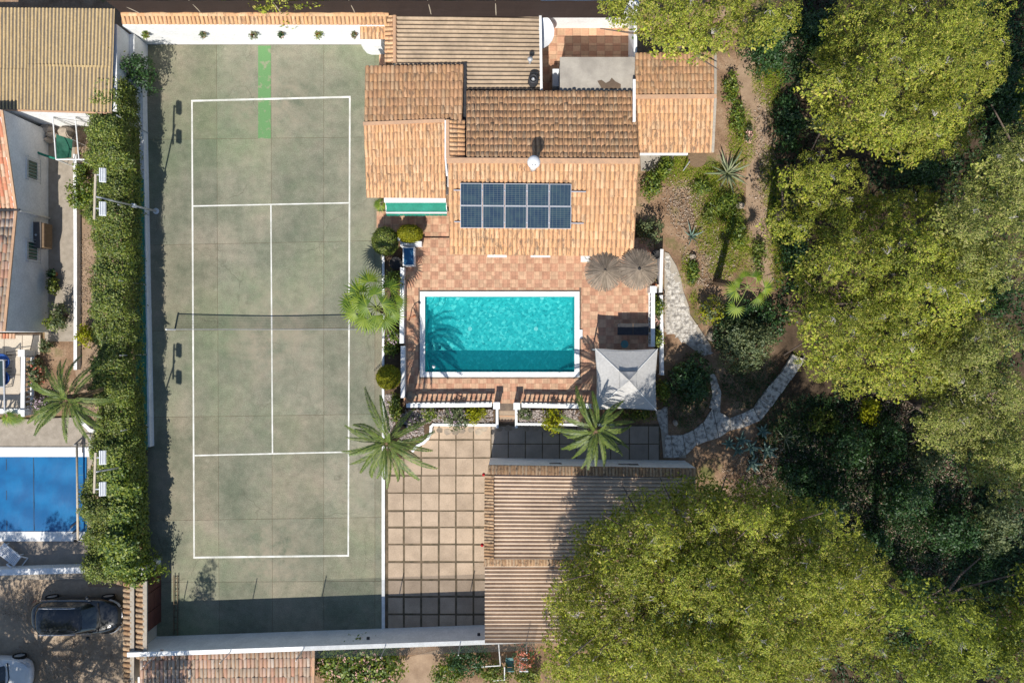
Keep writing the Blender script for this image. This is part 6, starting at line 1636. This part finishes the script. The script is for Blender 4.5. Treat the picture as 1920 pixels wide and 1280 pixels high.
# plastic sun lounger
L0 = P(24, 1036, .1); lo = thing('sun_lounger', 'white slatted plastic lounger on the dark deck beside the covered pool', 'sun lounger', (L0.x, L0.y, .08), math.radians(-38))
m = MB(); w, l = .62, 1.15
m.box(-l / 2, -w / 2, .30, l / 2, -w / 2 + .05, .36); m.box(-l / 2, w / 2 - .05, .30, l / 2, w / 2, .36); m.box(-l / 2, -w / 2 + .05, .30, -l / 2 + .06, w / 2 - .05, .36); m.box(l / 2 - .06, -w / 2 + .05, .3, l / 2, w / 2 - .05, .36); m.build('frame', M['plastic'], lo, local=True)
pr = None
for k in range(13):
    if pr is None: m = MB(); m.box(-.028, -w / 2 + .05, -.012, .028, w / 2 - .05, .012); o = m.build('slat', M['plastic'], lo, local=True); pr = o.data
    else: o = bpy.data.objects.new('slat', pr); COL.objects.link(o); o.parent = lo
    o.location = (-l / 2 + .1 + k * .079, 0, .335)
for sy in (-1, 1):
    m = MB(); m.bar((l / 2 - .32, sy * (w / 2 + .05), .52), (l / 2 + .02, sy * (w / 2 + .05), .50), .07, .03); m.bar((l / 2 - .30, sy * (w / 2 + .03), .33), (l / 2 - .30, sy * (w / 2 + .05), .52), .04); m.build('armrest', M['plastic'], lo, local=True)
for sx in (-1, 1):
    for sy in (-1, 1): m = MB(); m.bar((sx * (l / 2 - .1), sy * (w / 2 - .03), 0), (sx * (l / 2 - .14), sy * (w / 2 - .03), .3), .05); m.build('leg', M['plastic'], lo, local=True)
m = MB(); m.bar((l / 2, -w / 2, .33), (l / 2 + .22, -w / 2, .08), .04); m.bar((l / 2, w / 2, .33), (l / 2 + .22, w / 2, .08), .04); m.bar((l / 2 + .22, -w / 2, .06), (l / 2 + .22, w / 2, .06), .05); m.build('front_stretcher', M['plastic'], lo, local=True)
for k, (xa, ya, xb, yb, lab) in enumerate(((115, 1013, 138, 984, 'dark pool brush with a long pole lying at the pool corner'), (135, 1014, 141, 996, 'short pole of a pool net next to the roller trestle'))):
    t = thing('pool_brush' if k == 0 else 'pool_net', lab, 'pool tool', P(xa, ya, .15))
    m = MB(); m.tube([P(xa, ya, .3), P(xb, yb, .2)], .015, 5); m.build('pole', M['steel'], t)
    m = MB(); e = P(xb, yb, .2); m.bar(e + Vector((-.16, -.1, 0)), e + Vector((.16, .12, .02)), .07, .05); m.build('head', M['dark'], t)

# ---------------------------------------------------------------- cars
def car(label, c, rz, Lc, Wc, Hc, paint):
    t = thing('parked_car', label, 'car', c, rz)
    h = Lc / 2; NP = 48
    def ring(x0, x1, w, z, e=3.2, taper=0.0, dz=0.0):
        """rounded plan outline between x0 and x1, half width w, narrower towards the nose by taper"""
        o = []
        for k in range(NP):
            a = 2 * math.pi * (k + .5) / NP; ca, sa = math.cos(a), math.sin(a)
            x = (x0 + x1) / 2 + (x1 - x0) / 2 * math.copysign(abs(ca) ** (2 / e), ca)
            y = w * math.copysign(abs(sa) ** (2 / e), sa) * (1 - taper * ((x - x0) / (x1 - x0)) ** 2)
            o.append((x, y, z + dz * ((x - x0) / (x1 - x0) - .5)))
        return o
    def loft(rings, cap=True):
        m = MB(); vs = [p for r in rings for p in r]
        fs = [(i * NP + k, i * NP + (k + 1) % NP, (i + 1) * NP + (k + 1) % NP, (i + 1) * NP + k) for i in range(len(rings) - 1) for k in range(NP)]
        if cap: fs.append(tuple((len(rings) - 1) * NP + k for k in range(NP)))
        return m.add(vs, fs)
    w = Wc / 2
    body = [ring(-h + .12, h - .16, w * .90, .22, 4), ring(-h + .02, h - .04, w * .98, .40, 3.6, .06), ring(-h, h, w, .62, 3.4, .08, -.03), ring(-h + .04, h - .06, w * .99, .80, 3.4, .09, -.08), ring(-h + .16, h - .22, w * .94, .91, 3.4, .10, -.12), ring(-h + .34, h - .42, w * .80, .955, 3.2, .12, -.10), ring(-h + .9, h - .9, w * .4, .985, 3, .1, -.06)]
    loft(body).build('body', M[paint], t, smooth=True, local=True)
    # greenhouse: belt ring, mid ring, roof ring
    b = ring(-h + .30, h - 1.12, w * .89, .90, 3.8, .05); r1 = ring(-h + .62, h - 1.72, w * .76, Hc - .09, 4.2, .06); r2 = ring(-h + .72, h - 1.86, w * .68, Hc - .03, 4.0, .06); r3 = ring(-h + 1.1, h - 2.3, w * .4, Hc + .01, 3.2)
    loft([b, r1, r2, r3]).build('cabin', M[paint], t, smooth=True, local=True)
    def strip(name, ks, s0, s1):
        m = MB(); vs = []
        for k in ks:
            A, B = Vector(b[k % NP]), Vector(r1[k % NP]); n_ = Vector((A.x - (b[0][0] + b[NP // 2][0]) / 2, A.y * 2, 1.2)).normalized() * .016
            vs += [A.lerp(B, s0) + n_, A.lerp(B, s1) + n_]
        m.add(vs, [(2 * i, 2 * i + 2, 2 * i + 3, 2 * i + 1) for i in range(len(ks) - 1)]); return m.build(name, M['glass'], t, smooth=True, local=True)
    q = NP // 4
    strip('windscreen', list(range(-5, 5)), .06, .95); strip('rear_window', list(range(NP // 2 - 5, NP // 2 + 5)), .22, .93)
    for s_ in (1, -1):
        seg = ((7, 10), (10, 14), (14, 18))
        # side panes split by pillars; ring points run evenly in angle so each span is one door
        for a0, a1 in seg:
            ks = list(range(a0, a1 + 1)); ks = ks if s_ > 0 else [NP - 1 - k for k in ks][::-1]
            strip('side_window', ks, .16, .88)
        m = MB(); m.tube([(-h + .85, s_ * w * .70, Hc - .01), (-h + 1.4, s_ * w * .70, Hc + .035), (h - 2.2, s_ * w * .69, Hc + .02), (h - 2.0, s_ * w * .69, Hc - .03)], .018, 6); m.build('roof_rail', M['alu'], t, local=True)
        m = MB(); m.tube([(-h + .6, s_ * w * .925, .925), (h - 1.5, s_ * w * .90, .925)], .010, 5); m.build('window_trim', M['alu'], t, local=True)
        m = MB(); m.lathe([(.02, -.07), (.10, -.05), (.11, .03), (.03, .08)], (h - 1.62, s_ * (w + .08), 1.0), 10); m.build('wing_mirror', M[paint], t, smooth=True, local=True)
        m = MB(); pts = [(h - .62, .90, .80), (h - .36, .80, .79), (h - .18, .66, .765), (h - .10, .50, .745)]; vs = []
        for x, fy, z in pts: vs += [(x, s_ * w * fy, z + .06), (x + .05, s_ * w * (fy + .035), z - .03)]
        m.add(vs, [(2 * i, 2 * i + 1, 2 * i + 3, 2 * i + 2) if s_ > 0 else (2 * i + 2, 2 * i + 3, 2 * i + 1, 2 * i) for i in range(3)]); m.build('headlight', M['lamp'], t, local=True)
        m = MB(); pts = [(-h + .36, .90, .87), (-h + .16, .80, .87), (-h + .07, .62, .86)]; vs = []
        for x, fy, z in pts: vs += [(x, s_ * w * fy, z + .03), (x - .03, s_ * w * (fy + .03), z - .10)]
        m.add(vs, [(2 * i, 2 * i + 2, 2 * i + 3, 2 * i + 1) if s_ > 0 else (2 * i + 1, 2 * i + 3, 2 * i + 2, 2 * i) for i in range(2)]); m.build('tail_light', M['tail'], t, local=True)
        for wx in (-h + .86, h - .88):
            w_ = Vector((wx, s_ * (w - .12), .33)); tv = []; m = MB(); n_ = 16
            for x_, r_ in ((-.10, .26), (-.11, .32), (.0, .335), (.11, .32), (.10, .26)):
                for k in range(n_): a = 2 * math.pi * k / n_; tv.append((w_.x + r_ * math.cos(a), w_.y + x_, w_.z + r_ * math.sin(a)))
            m.add(tv, [(i * n_ + k, i * n_ + (k + 1) % n_, (i + 1) * n_ + (k + 1) % n_, (i + 1) * n_ + k) for i in range(4) for k in range(n_)]); wh_ = m.build('wheel', M['rubber'], t, smooth=True, local=True)
            m = MB(); m.add([(w_.x + r_ * math.cos(2 * math.pi * k / 10), w_.y + s_ * .07, w_.z + r_ * math.sin(2 * math.pi * k / 10)) for r_ in (.08, .26) for k in range(10)], [(k, (k + 1) % 10, 10 + (k + 1) % 10, 10 + k) for k in range(10)] + [tuple(range(10))]); m.build('rim', M['steel'], wh_, local=True)
    m = MB(); m.tube([(h - .08, -w * .42, .66), (h - .015, 0, .66), (h - .08, w * .42, .66)], .022, 5); m.build('grille_trim', M['alu'], t, local=True)
    m = MB(); m.tube([(h - 1.12, -w * .78, .945), (h - 1.0, 0, .955), (h - 1.12, w * .78, .945)], .035, 5); m.build('scuttle', M['black'], t, local=True)
    return t
cc = P(145, 1154, .6)
car('black estate car parked nose to the tiled wall on the dirt driveway', (cc.x, cc.y, -.045), math.radians(0.5), 4.65, 1.90, 1.52, 'carblack')
cc = P(-18, 1263, .6)
car('white car with only its front in the picture at the lower left corner', (cc.x, cc.y, -.045), math.radians(-2), 4.3, 1.84, 1.47, 'carwhite')
# ================================================================ VEGETATION
# palms
date_palm(727, 828, 5.6, 2.6, 23, 'feather leaved date palm leaning over the lower right court edge', seed=4,
          angs=[172, 148, 205, 222, 238, 262, 285, 308, 350, 12, 120, 196, 330, 275, 60, 95, 30, 160, 215, 250, 300, 340])
date_palm(1117, 806, 4.1, 2.35, 22, 'date palm in the flower bed just below the gazebo', seed=7,
          angs=[125, 60, 20, 95, 200, 225, 245, 262, 285, 305, 335, 150, 178, 0, 215, 275, 320, 45, 110, 190, 255])
date_palm(131, 748, 4.6, 2.5, 23, 'date palm on the neighbour side path above the blue pool cover', seed=12,
          angs=[118, 95, 135, 160, 178, 200, 218, 240, 262, 285, 305, 330, 0, 70, 188, 228, 255, 292, 318, 40, 150, 105, 350])
hb = P(705, 577, 4.0)
fan_palm('big fan palm with pleated leaves overhanging the right sideline of the court', .14, (P(733, 590).x, P(0, 590).y), [
    (645, 566, 3.6, 0.89), (664, 540, 3.8, 0.84), (688, 518, 4.3, 0.80), (702, 545, 4.6, 0.66), (735, 530, 4.0, 0.70), (751, 563, 3.9, 0.70), (655, 590, 3.7, 0.80), (675, 605, 3.7, 0.84), (690, 612, 3.5, 0.89), (728, 608, 3.6, 0.89), (745, 595, 3.6, 0.66), (718, 568, 4.7, 0.66), (680, 575, 4.4, 0.75), (735, 575, 4.2, 0.61), (706, 600, 4.0, 0.70), (668, 563, 4.2, 0.70)],
    hub=(hb.x, hb.y, 3.7))
hb = P(1403, 538, 5.6)
fan_palm('tall thin fan palm in the dry garden with yellowish drooping leaves', -.06, (P(1343, 528).x, P(0, 528).y), [
    (1371, 547, 5.3, .62), (1376, 584, 5.0, .55), (1396, 512, 5.6, .5), (1442, 541, 5.1, .62), (1424, 514, 5.7, .5), (1424, 562, 5.2, .5), (1383, 528, 5.6, .42)], hub=(hb.x, hb.y, 5.45))
c0 = P(712, 383, .5)
fan_palm('low bright fan palm tuft at the corner of the green awning', .3, (c0.x, c0.y), [(708, 378, .9, .42), (711, 388, .9, .42), (719, 380, 1.1, .35), (706, 384, .7, .3)], trunk=False, hub=(c0.x + .15, c0.y, .5))
c0 = P(20, 782, 1.0)
fan_palm('short fan palm below the patio balustrade', 0, (c0.x, c0.y), [(5, 788, 1.3, .5), (22, 790, 1.3, .5), (36, 786, 1.2, .45), (12, 780, 1.5, .45)], trunk=False, hub=(c0.x, c0.y + .1, .9))
# topiary and clipped bushes
def topiary(px, py, rx, ry, z0, z, label, leaf, rings=False):
    zc = z0 + (z - z0) * .6; k = (1 - zc / H) / S; c = P(px, py, zc)
    t = thing('topiary', label, 'topiary', (c.x, c.y, z0)); rx *= k; ry *= k; rz = (z - z0) * .42
    parts = []
    C, N = dome((c.x, c.y, z0 + (z - z0) * .55), (rx, ry, rz), 1500, zmin=-.7); C += NR.normal(size=C.shape) * .015
    parts.append(leaf_quads(C, N, 7, .075, .045, .03, tilt=.6))
    if rings:
        C, N = dome((c.x + .02, c.y + .08, z0 + (z - z0) * .55 + rz * .55), (rx * .72, ry * .72, rz * .75), 800, zmin=-.15); parts.append(leaf_quads(C, N, 7, .075, .045, .03, tilt=.6))
    V, F = cat_mesh(parts); npmesh('foliage', V, F, M[leaf], t)
    m = MB(); m.tube([(c.x, c.y, z0 - .05), (c.x, c.y, z0 + (z - z0) * .5)], .06, 6); m.build('stem', M['bark'], t)
    return t
topiary(728, 707, 21, 21, .14, 1.9, 'round yellow green topiary ball with a stepped top beside the court edge', 'topiary', True)
topiary(768, 438, 22, 15, .3, 1.7, 'oval yellow clipped bush with a woody centre beside the green awning', 'topiary')
topiary(722, 452, 23, 25, .14, 1.9, 'dark round clipped ball left of the yellow oval bush', 'hedge')
C0 = dict(z0=.14)
shrub(738, 525, 17, 18, 1.7, 'tight dark green shrub behind the fan palm above the pool corner', 'hedge', **C0)
shrub(737, 632, 14, 16, 1.2, 'loose flowering shrub in the palm bed below the fan palm', 'bright', z0=.14, L=.13, dens=.8, flower='mauve', fl=30)
shrub(733, 655, 14, 11, 1.0, 'small shrub by the top of the round topiary ball', 'bright', z0=.14, L=.13, dens=.7)
shrub(741, 765, 10, 22, 1.1, 'upright narrow shrub in the pebble bed below the round topiary', 'hedge', z0=.14, dens=.8)
shrub(770, 795, 17, 13, 1.0, 'bare purplish bush beside the date palm and pebble bed', 'greygreen', z0=.4, L=.1, dens=.5, flower='mauve', fl=70)
shrub(806, 776, 14, 11, .95, 'small green shrub at the left of the pebble flower bed', 'bright', z0=.4, L=.12, dens=.6, flower='mauve', fl=40)
shrub(857, 783, 27, 24, 1.2, 'spreading pale flowering shrub hanging over the white bed wall', 'greygreen', z0=.4, L=.12, dens=.6, flower='mauve', fl=30)
shrub(891, 777, 19, 16, 1.15, 'golden yellow shrub in the bed left of the steps', 'yellow', z0=.4, L=.12, dens=.8)
shrub(985, 776, 11, 11, .9, 'small dry flowering shrub in the bed right of the steps', 'greygreen', z0=.4, L=.1, dens=.5, flower='mauve', fl=30)
shrub(1037, 787, 23, 27, 1.5, 'tall yellow green bush right of the steps beside the gazebo palm', 'yellow', z0=.4, L=.13, dens=.7)
shrub(1195, 777, 34, 9, .9, 'low dark shrub under the lower edge of the gazebo', 'hedge', dens=.8, z0=.1)
shrub(1234, 574, 11, 16, 1.2, 'bushy green plant in the right planter beside the terrace balustrade', 'bright', z0=.45, L=.13)
shrub(1231, 600, 9, 9, 1.0, 'brownish flowering plant in the right planter', 'greygreen', z0=.45, L=.1, dens=.7, flower='pink', fl=70)
shrub(1231, 633, 11, 16, 1.2, 'dark green plant in the right planter above the gazebo corner', 'hedge', z0=.45, L=.13)
shrub(1243, 735, 11, 22, 1.1, 'shaded olive shrub squeezed between the gazebo and the stone path', 'hedge', dens=.8)
# right garden
shrub(1222, 348, 20, 27, 1.5, 'bright green bush at the right wall of the villa', 'bright', L=.13, dens=.9)
shrub(1222, 432, 29, 27, 1.7, 'open light green shrub in the corner above the straw parasols', 'greygreen', L=.13, dens=.6)
shrub(1300, 712, 43, 46, 2.0, 'big deep green bush right of the gazebo inside the path loop', 'deep', L=.15)
shrub(1402, 645, 55, 52, 2.4, 'large grey green bush with sunlit top between the two stone paths', 'greygreen', L=.13, blobs=9)
shrub(1332, 583, 27, 27, 1.4, 'yellow tipped shrub beside the wide end of the white stone path', 'greygreen', L=.12, dens=.6, flower='yellow', fl=140)
shrub(1407, 610, 70, 55, 1.2, 'dark ground hugging shrub below the drooping fan palm', 'deep', L=.14, dens=.7, blobs=9)
shrub(1440, 82, 48, 52, 2.6, 'dense mid green bush beside the top pine and the dirt track', 'deep', L=.14, blobs=9)
shrub(1372, 165, 17, 30, .7, 'low bright plant strip at the right of the annex, upper part', 'bright', L=.12, dens=.8)
shrub(1384, 222, 15, 40, .7, 'low yellow green plant strip below the annex corner', 'bright', L=.12, dens=.8)
shrub(1405, 250, 5, 16, .5, 'little pink flowering plant at the edge of the dirt track', 'greygreen', L=.08, dens=.5, flower='pink', fl=60)
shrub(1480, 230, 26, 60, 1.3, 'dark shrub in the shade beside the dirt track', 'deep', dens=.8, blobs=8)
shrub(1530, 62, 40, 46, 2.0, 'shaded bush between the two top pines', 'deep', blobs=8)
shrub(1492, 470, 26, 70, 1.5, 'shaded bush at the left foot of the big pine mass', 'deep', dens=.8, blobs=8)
shrub(1555, 235, 40, 30, 2.2, 'shaded grey bush under the upper pine left edge', 'greygreen', dens=.8)
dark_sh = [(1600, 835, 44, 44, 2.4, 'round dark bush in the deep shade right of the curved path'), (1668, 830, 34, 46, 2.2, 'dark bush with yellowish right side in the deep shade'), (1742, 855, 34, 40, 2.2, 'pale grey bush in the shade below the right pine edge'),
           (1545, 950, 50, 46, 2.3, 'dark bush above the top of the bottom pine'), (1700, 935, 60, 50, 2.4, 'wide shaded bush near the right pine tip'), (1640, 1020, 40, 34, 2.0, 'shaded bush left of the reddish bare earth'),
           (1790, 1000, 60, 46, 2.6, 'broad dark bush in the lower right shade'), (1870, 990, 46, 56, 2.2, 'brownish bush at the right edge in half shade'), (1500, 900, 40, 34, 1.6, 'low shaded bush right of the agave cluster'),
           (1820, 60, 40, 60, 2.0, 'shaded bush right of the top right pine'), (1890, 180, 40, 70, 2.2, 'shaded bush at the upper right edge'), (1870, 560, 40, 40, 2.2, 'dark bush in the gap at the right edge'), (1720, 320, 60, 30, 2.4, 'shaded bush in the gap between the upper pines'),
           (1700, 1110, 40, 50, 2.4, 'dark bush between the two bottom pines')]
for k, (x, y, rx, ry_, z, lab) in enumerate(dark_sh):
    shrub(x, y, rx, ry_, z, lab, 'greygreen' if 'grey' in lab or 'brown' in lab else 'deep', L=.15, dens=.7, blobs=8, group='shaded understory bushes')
shrub(1632, 772, 20, 24, 1.1, 'small plant with bright lime leaves in the shade below the big pine mass', 'yellow', L=.14, dens=.25)
shrub(1545, 790, 30, 25, .8, 'low brown green plants in the shade by the path end', 'hedge', dens=.4)
rosette(1298, 443, 25, 12, 'single blue green agave on bare earth right of the parasols')
rosette(1368, 322, 44, 28, 'big spiky variegated yucca at the bend of the garden track', 'yucca', 'yucca', lift=.6, w=.11)
rosette(1475, 822, 26, 12, 'thin leaved agave in the shade right of the blue agave cluster', 'yucca', lift=.5, w=.07, group='agaves by the curved path')
for x, y, r, lab in ((1368, 832, 17, 'top left agave'), (1391, 826, 19, 'top middle agave'), (1385, 845, 16, 'centre left agave'), (1432, 809, 18, 'top right agave'), (1410, 840, 20, 'centre agave'), (1440, 846, 22, 'right hand agave'), (1412, 871, 22, 'bottom agave')):
    rosette(x, y, r, 10, f'broad leaved blue agave below the curved stone path, {lab} of the cluster', lift=.55, w=.34, group='agaves by the curved path')
for x, y, rx, ry_, lab in ((1299, 480, 7, 5, 'pale stone below the single agave'), (1388, 385, 9, 7, 'pale boulder under the palm shadow'), (1267, 793, 5, 6, 'white stone in the shaded bed by the curved path'), (1335, 630, 10, 9, 'grey boulder beside the path bend')):
    c = P(x, y, .1); vs = []; n = 9
    for z, s in ((-.06, 1.0), (.12, .95), (.24, .5)):
        for i in range(n): a = 2 * math.pi * i / n; vs.append((c.x + rx / S * s * math.cos(a) * R.uniform(.85, 1.15), c.y + ry_ / S * s * math.sin(a) * R.uniform(.85, 1.15), z * R.uniform(.85, 1.1)))
    m = MB(); m.add(vs, [(j * n + i, j * n + (i + 1) % n, (j + 1) * n + (i + 1) % n, (j + 1) * n + i) for j in range(2) for i in range(n)] + [tuple(2 * n + i for i in range(n))]); solo(m.build('boulder', M['rock']), lab, 'boulder')
m = MB(); a, b = P(1281, 320, .1), P(1293, 303, .9); m.tube([a, b], .03, 6); solo(m.build('garden_stake', M['steel']), 'grey stake leaning in the grass under the annex eave', 'stake')

shrub(1250, 306, 12, 14, .6, 'fresh green weeds clump between the concrete step and the round table', 'bright', L=.12, dens=.9)
shrub(1242, 322, 16, 14, .8, 'bright weedy bush beside the villa side wall below the concrete step', 'bright', L=.12, dens=.9)
shrub(1318, 352, 24, 14, .6, 'sprawling green ground plant left of the big spiky yucca', 'bright', L=.14, Wd=.05, dens=.7)
shrub(1362, 382, 26, 22, 1.0, 'lush long leaved plant just below the big spiky yucca', 'bright', L=.24, Wd=.05, dens=.8)
shrub(1385, 432, 20, 34, .9, 'long strip of green plants along the palm shadow', 'bright', L=.2, Wd=.05, dens=.8)
shrub(1330, 402, 12, 16, .6, 'small dark green tuft between the yucca and the single agave', 'hedge', L=.14, Wd=.05)
shrub(1300, 512, 9, 20, .5, 'green weeds along the edge of the white stone path', 'bright', L=.12, dens=.7)
shrub(1424, 480, 12, 44, .6, 'weedy strip along the right edge of the dirt track', 'hedge', L=.13, dens=.6)
# left garden
shrub(156, 366, 33, 38, 2.3, 'bushy bright green citrus tree beside the floodlight arm', 'bright', name='citrus_tree', cat='tree', L=.15, Wd=.09, blobs=9)
shrub(152, 322, 12, 20, 1.0, 'small yellow green plant above the citrus tree', 'bright', L=.12, dens=.6)
shrub(108, 590, 18, 28, 1.6, 'open rose bush at the foot of the shaded white house wall', 'greygreen', L=.1, dens=.45)
shrub(97, 605, 15, 14, 1.2, 'rounded green bush at the house corner by the patio', 'hedge', L=.12)
shrub(98, 535, 8, 16, .8, 'slim potted bush against the shaded white house wall', 'hedge', L=.1, dens=.8)
shrub(158, 628, 16, 18, 1.3, 'yellow leaved bush at the left edge of the hedge', 'yellow', L=.12)
shrub(62, 700, 18, 28, .9, 'mixed flowering plants beside the patio balustrade', 'greygreen', L=.11, dens=.6, flower='redflower', fl=30)
shrub(80, 762, 22, 22, .9, 'pale flowering plants under the date palm', 'greygreen', L=.1, dens=.5, flower='mauve', fl=90)
shrub(84, 648, 10, 14, .9, 'thin bare grey bush at the patio edge', 'greygreen', L=.07, dens=.35)
shrub(190, 735, 18, 38, 1.1, 'loose shrub in the sandy bed at the left of the hedge', 'hedge', L=.12, dens=.6)

# bottom strip
shrub(668, 1252, 80, 48, 2.3, 'large leafy bush with pinkish flowers below the bottom wall', 'bright', L=.2, Wd=.12, blobs=11, flower='pink', fl=260, dens=.9)
shrub(838, 1262, 34, 26, 1.8, 'bright green bush at the bottom edge right of the sandy lane', 'bright', L=.15, blobs=8)
shrub(878, 1240, 44, 28, 1.8, 'dark bush below the bottom wall beside the white pipe frame', 'deep', L=.14, blobs=8)
shrub(930, 1262, 36, 18, 1.4, 'olive bush at the bottom edge below the white pipe frame', 'hedge', blobs=8)
shrub(985, 1228, 22, 22, 2.4, 'coral flowered spiky bush below the lean-to roof', 'deep', L=.22, Wd=.05, flower='redflower', fl=150)
shrub(990, 1268, 24, 14, 1.0, 'brown green shrub at the bottom edge by the bottom pine', 'hedge', dens=.6)
wf = thing('pipe_frame', 'white pipe frame in the bushes below the bottom wall', 'frame', P(925, 1250))
m = MB(); z = 1.2; m.tube([P(935, 1208, z), P(938, 1247, z), P(890, 1250, z)], .03, 6); m.tube([P(946, 1250, z), P(946, 1274, z), P(925, 1275, z)], .03, 6); m.build('bars', M['whitepaint'], wf)
m = MB()
for x, y in ((935, 1208), (938, 1247), (890, 1250), (946, 1274)): q = P(x, y, z); m.tube([q, (q.x, q.y, -.05)], .025, 5)
m.build('legs', M['whitepaint'], wf)
for k, (x, lab) in enumerate(((956, 'teal'), (982, 'grey'))):
    c = P(x, 1242, .5); t = thing('garden_chair', f'{lab} garden chair half hidden under the coral flowered bush', 'chair', (c.x, c.y, -.05))
    m = MB(); m.box(c.x - .22, c.y - .24, .40, c.x + .22, c.y + .24, .45); m.build('seat', M['teal' if k == 0 else 'plastic'], t, bevel=.02)
    m = MB(); m.box(c.x - .22, c.y - .30, .45, c.x + .22, c.y - .26, .9); m.build('backrest', M['teal' if k == 0 else 'plastic'], t)
    for sx in (-.19, .19):
        for sy in (-.2, .2): m = MB(); m.bar((c.x + sx, c.y + sy, -.05), (c.x + sx, c.y + sy, .4), .04); m.build('leg', M['teal' if k == 0 else 'plastic'], t)

# ---------------------------------------------------------------- pines
pine([(1315, 20, 170, 72), (1210, -10, 85, 62), (1420, 20, 85, 52)], 6.8, 'pine crown overhanging the white service yard at the top edge', dens=1.0)
pine([(1715, 90, 172, 112), (1640, 180, 112, 86), (1735, 200, 104, 84), (1835, 30, 58, 54), (1562, 160, 38, 48)], 9.0, 'very large pine in the upper right with an even yellow green crown', dome_=(1720, 120, 220, 190, 2.2))
pine([(1546, 352, 64, 64), (1506, 408, 46, 40)], 6.2, 'smaller pine at the left edge of the right hand grove', dens=.9)
pine([(1690, 458, 150, 92), (1604, 510, 98, 82), (1574, 590, 74, 65), (1630, 640, 132, 85), (1760, 560, 110, 90), (1700, 690, 80, 40)], 8.6, 'broadest pine at the middle right, its crown reaching the stone path', dome_=(1690, 560, 200, 210, 2.2))
pine([(1862, 400, 88, 88), (1892, 322, 52, 70), (1850, 500, 70, 45)], 9.0, 'pine cut by the right edge level with the solar panels', leaf='pinegrey')
pine([(1850, 700, 115, 90), (1840, 790, 105, 75), (1895, 870, 65, 62)], 6.8, 'greyish pine at the right edge above the deep shade', leaf='pinegrey', dens=.9)
pine([(1330, 985, 90, 70), (1235, 985, 75, 58), (1165, 1045, 80, 65), (1120, 1120, 82, 95), (1330, 1110, 150, 95), (1470, 1080, 120, 100), (1580, 1120, 90, 100), (1470, 1200, 110, 85), (1280, 1235, 150, 90), (1120, 1250, 95, 80), (1400, 1270, 100, 60), (1540, 1000, 60, 50), (1430, 970, 80, 55)], 10.5, 'huge spreading pine at the bottom shading the garage roof', dens=1.0, dome_=(1350, 1150, 330, 250, 3.4), sp=.50)
pine([(1820, 1190, 90, 70), (1740, 1160, 55, 40), (1900, 1230, 90, 70), (1790, 1260, 80, 45), (1990, 1180, 90, 110)], 11.0, 'sparse pine in the lower right corner showing pale limbs', leaf='pinedark', dens=.75)
pine([(1690, 1260, 62, 40), (1640, 1235, 40, 30)], 6.5, 'small pine at the bottom edge between the two lower pines', leaf='pinedark', dens=.9)
pine([(515, -14, 46, 20), (560, -20, 50, 20), (375, -16, 34, 16)], 5.0, 'leafy tree tips peeping in over the wind screen at the top edge', base=(P(500, 20)[0], P(0, 40)[1]))
# the trees south of the frame that dapple the driveway and the blue cover
pine([(-150, 1505, 180, 95), (-310, 1600, 120, 120), (-20, 1610, 115, 105), (-160, 1720, 180, 120), (-340, 1470, 110, 100), (-230, 1430, 130, 80)], 8.5, 'pine outside the lower left of the photo that dapples the driveway', leaf='pinedark', dens=.8)
pine([(2060, 1385, 150, 95), (1930, 1410, 110, 75)], 8.0, 'pine outside the lower right corner shading the scrub', dens=1.0)
pine([(2060, 335, 105, 120), (2040, 160, 90, 90)], 8.0, 'pine outside the right edge shading the upper scrub', dens=1.0)
pine([(196, 1480, 56, 62)], 8.0, 'small tree outside the bottom edge that shades the court corner', leaf='pinedark', dens=.9)

# ---------------------------------------------------------------- grasses and litter
grass_patch('grass', [(1290, 325, 75, 26), (1345, 370, 50, 60), (1375, 440, 22, 75), (1400, 470, 16, 40), (1275, 300, 18, 18), (1330, 440, 30, 40), (1290, 505, 14, 30), (1300, 560, 8, 20), (1460, 430, 22, 110), (1440, 150, 30, 50), (1440, 330, 14, 60), (1352, 490, 24, 40), (1390, 260, 25, 60)], 9000, M['grass'], h=.15, w=.022, z=-.06)
grass_patch('weeds', [(1290, 740, 45, 60), (1410, 720, 60, 50), (1500, 800, 80, 60), (1560, 900, 90, 60), (1700, 1000, 120, 60), (1850, 1060, 60, 60), (1540, 120, 60, 60)], 9000, M['deep'], h=.16, w=.03, z=-.06)
grass_patch('undergrowth', [(1700, 960, 260, 260), (1560, 880, 160, 140), (1880, 300, 140, 400), (1860, 1000, 150, 300), (1500, 60, 90, 90), (1720, 330, 120, 60), (1900, 80, 90, 200), (1700, 1200, 200, 120), (1280, 1150, 220, 140), (1480, 350, 40, 260)], 15000, M['deep'], h=.22, w=.07, z=-.05)
grass_patch('dry_leaves', [(1290, 400, 38, 50), (1280, 370, 40, 40), (1330, 480, 50, 60), (1430, 300, 20, 160), (1600, 950, 220, 180), (1420, 900, 70, 60), (1750, 760, 150, 60)], 9000, M['dry'], h=.10, w=.05, z=-.055)
grass_patch('driveway_leaves', [(130, 1240, 110, 50), (60, 1130, 60, 40)], 2500, M['dry'], h=.06, w=.03, z=-.04)
grass_patch('bed_leaves', [(158, 540, 14, 120), (170, 730, 20, 60), (158, 270, 16, 40)], 900, M['dry'], h=.07, w=.03, z=-.035)
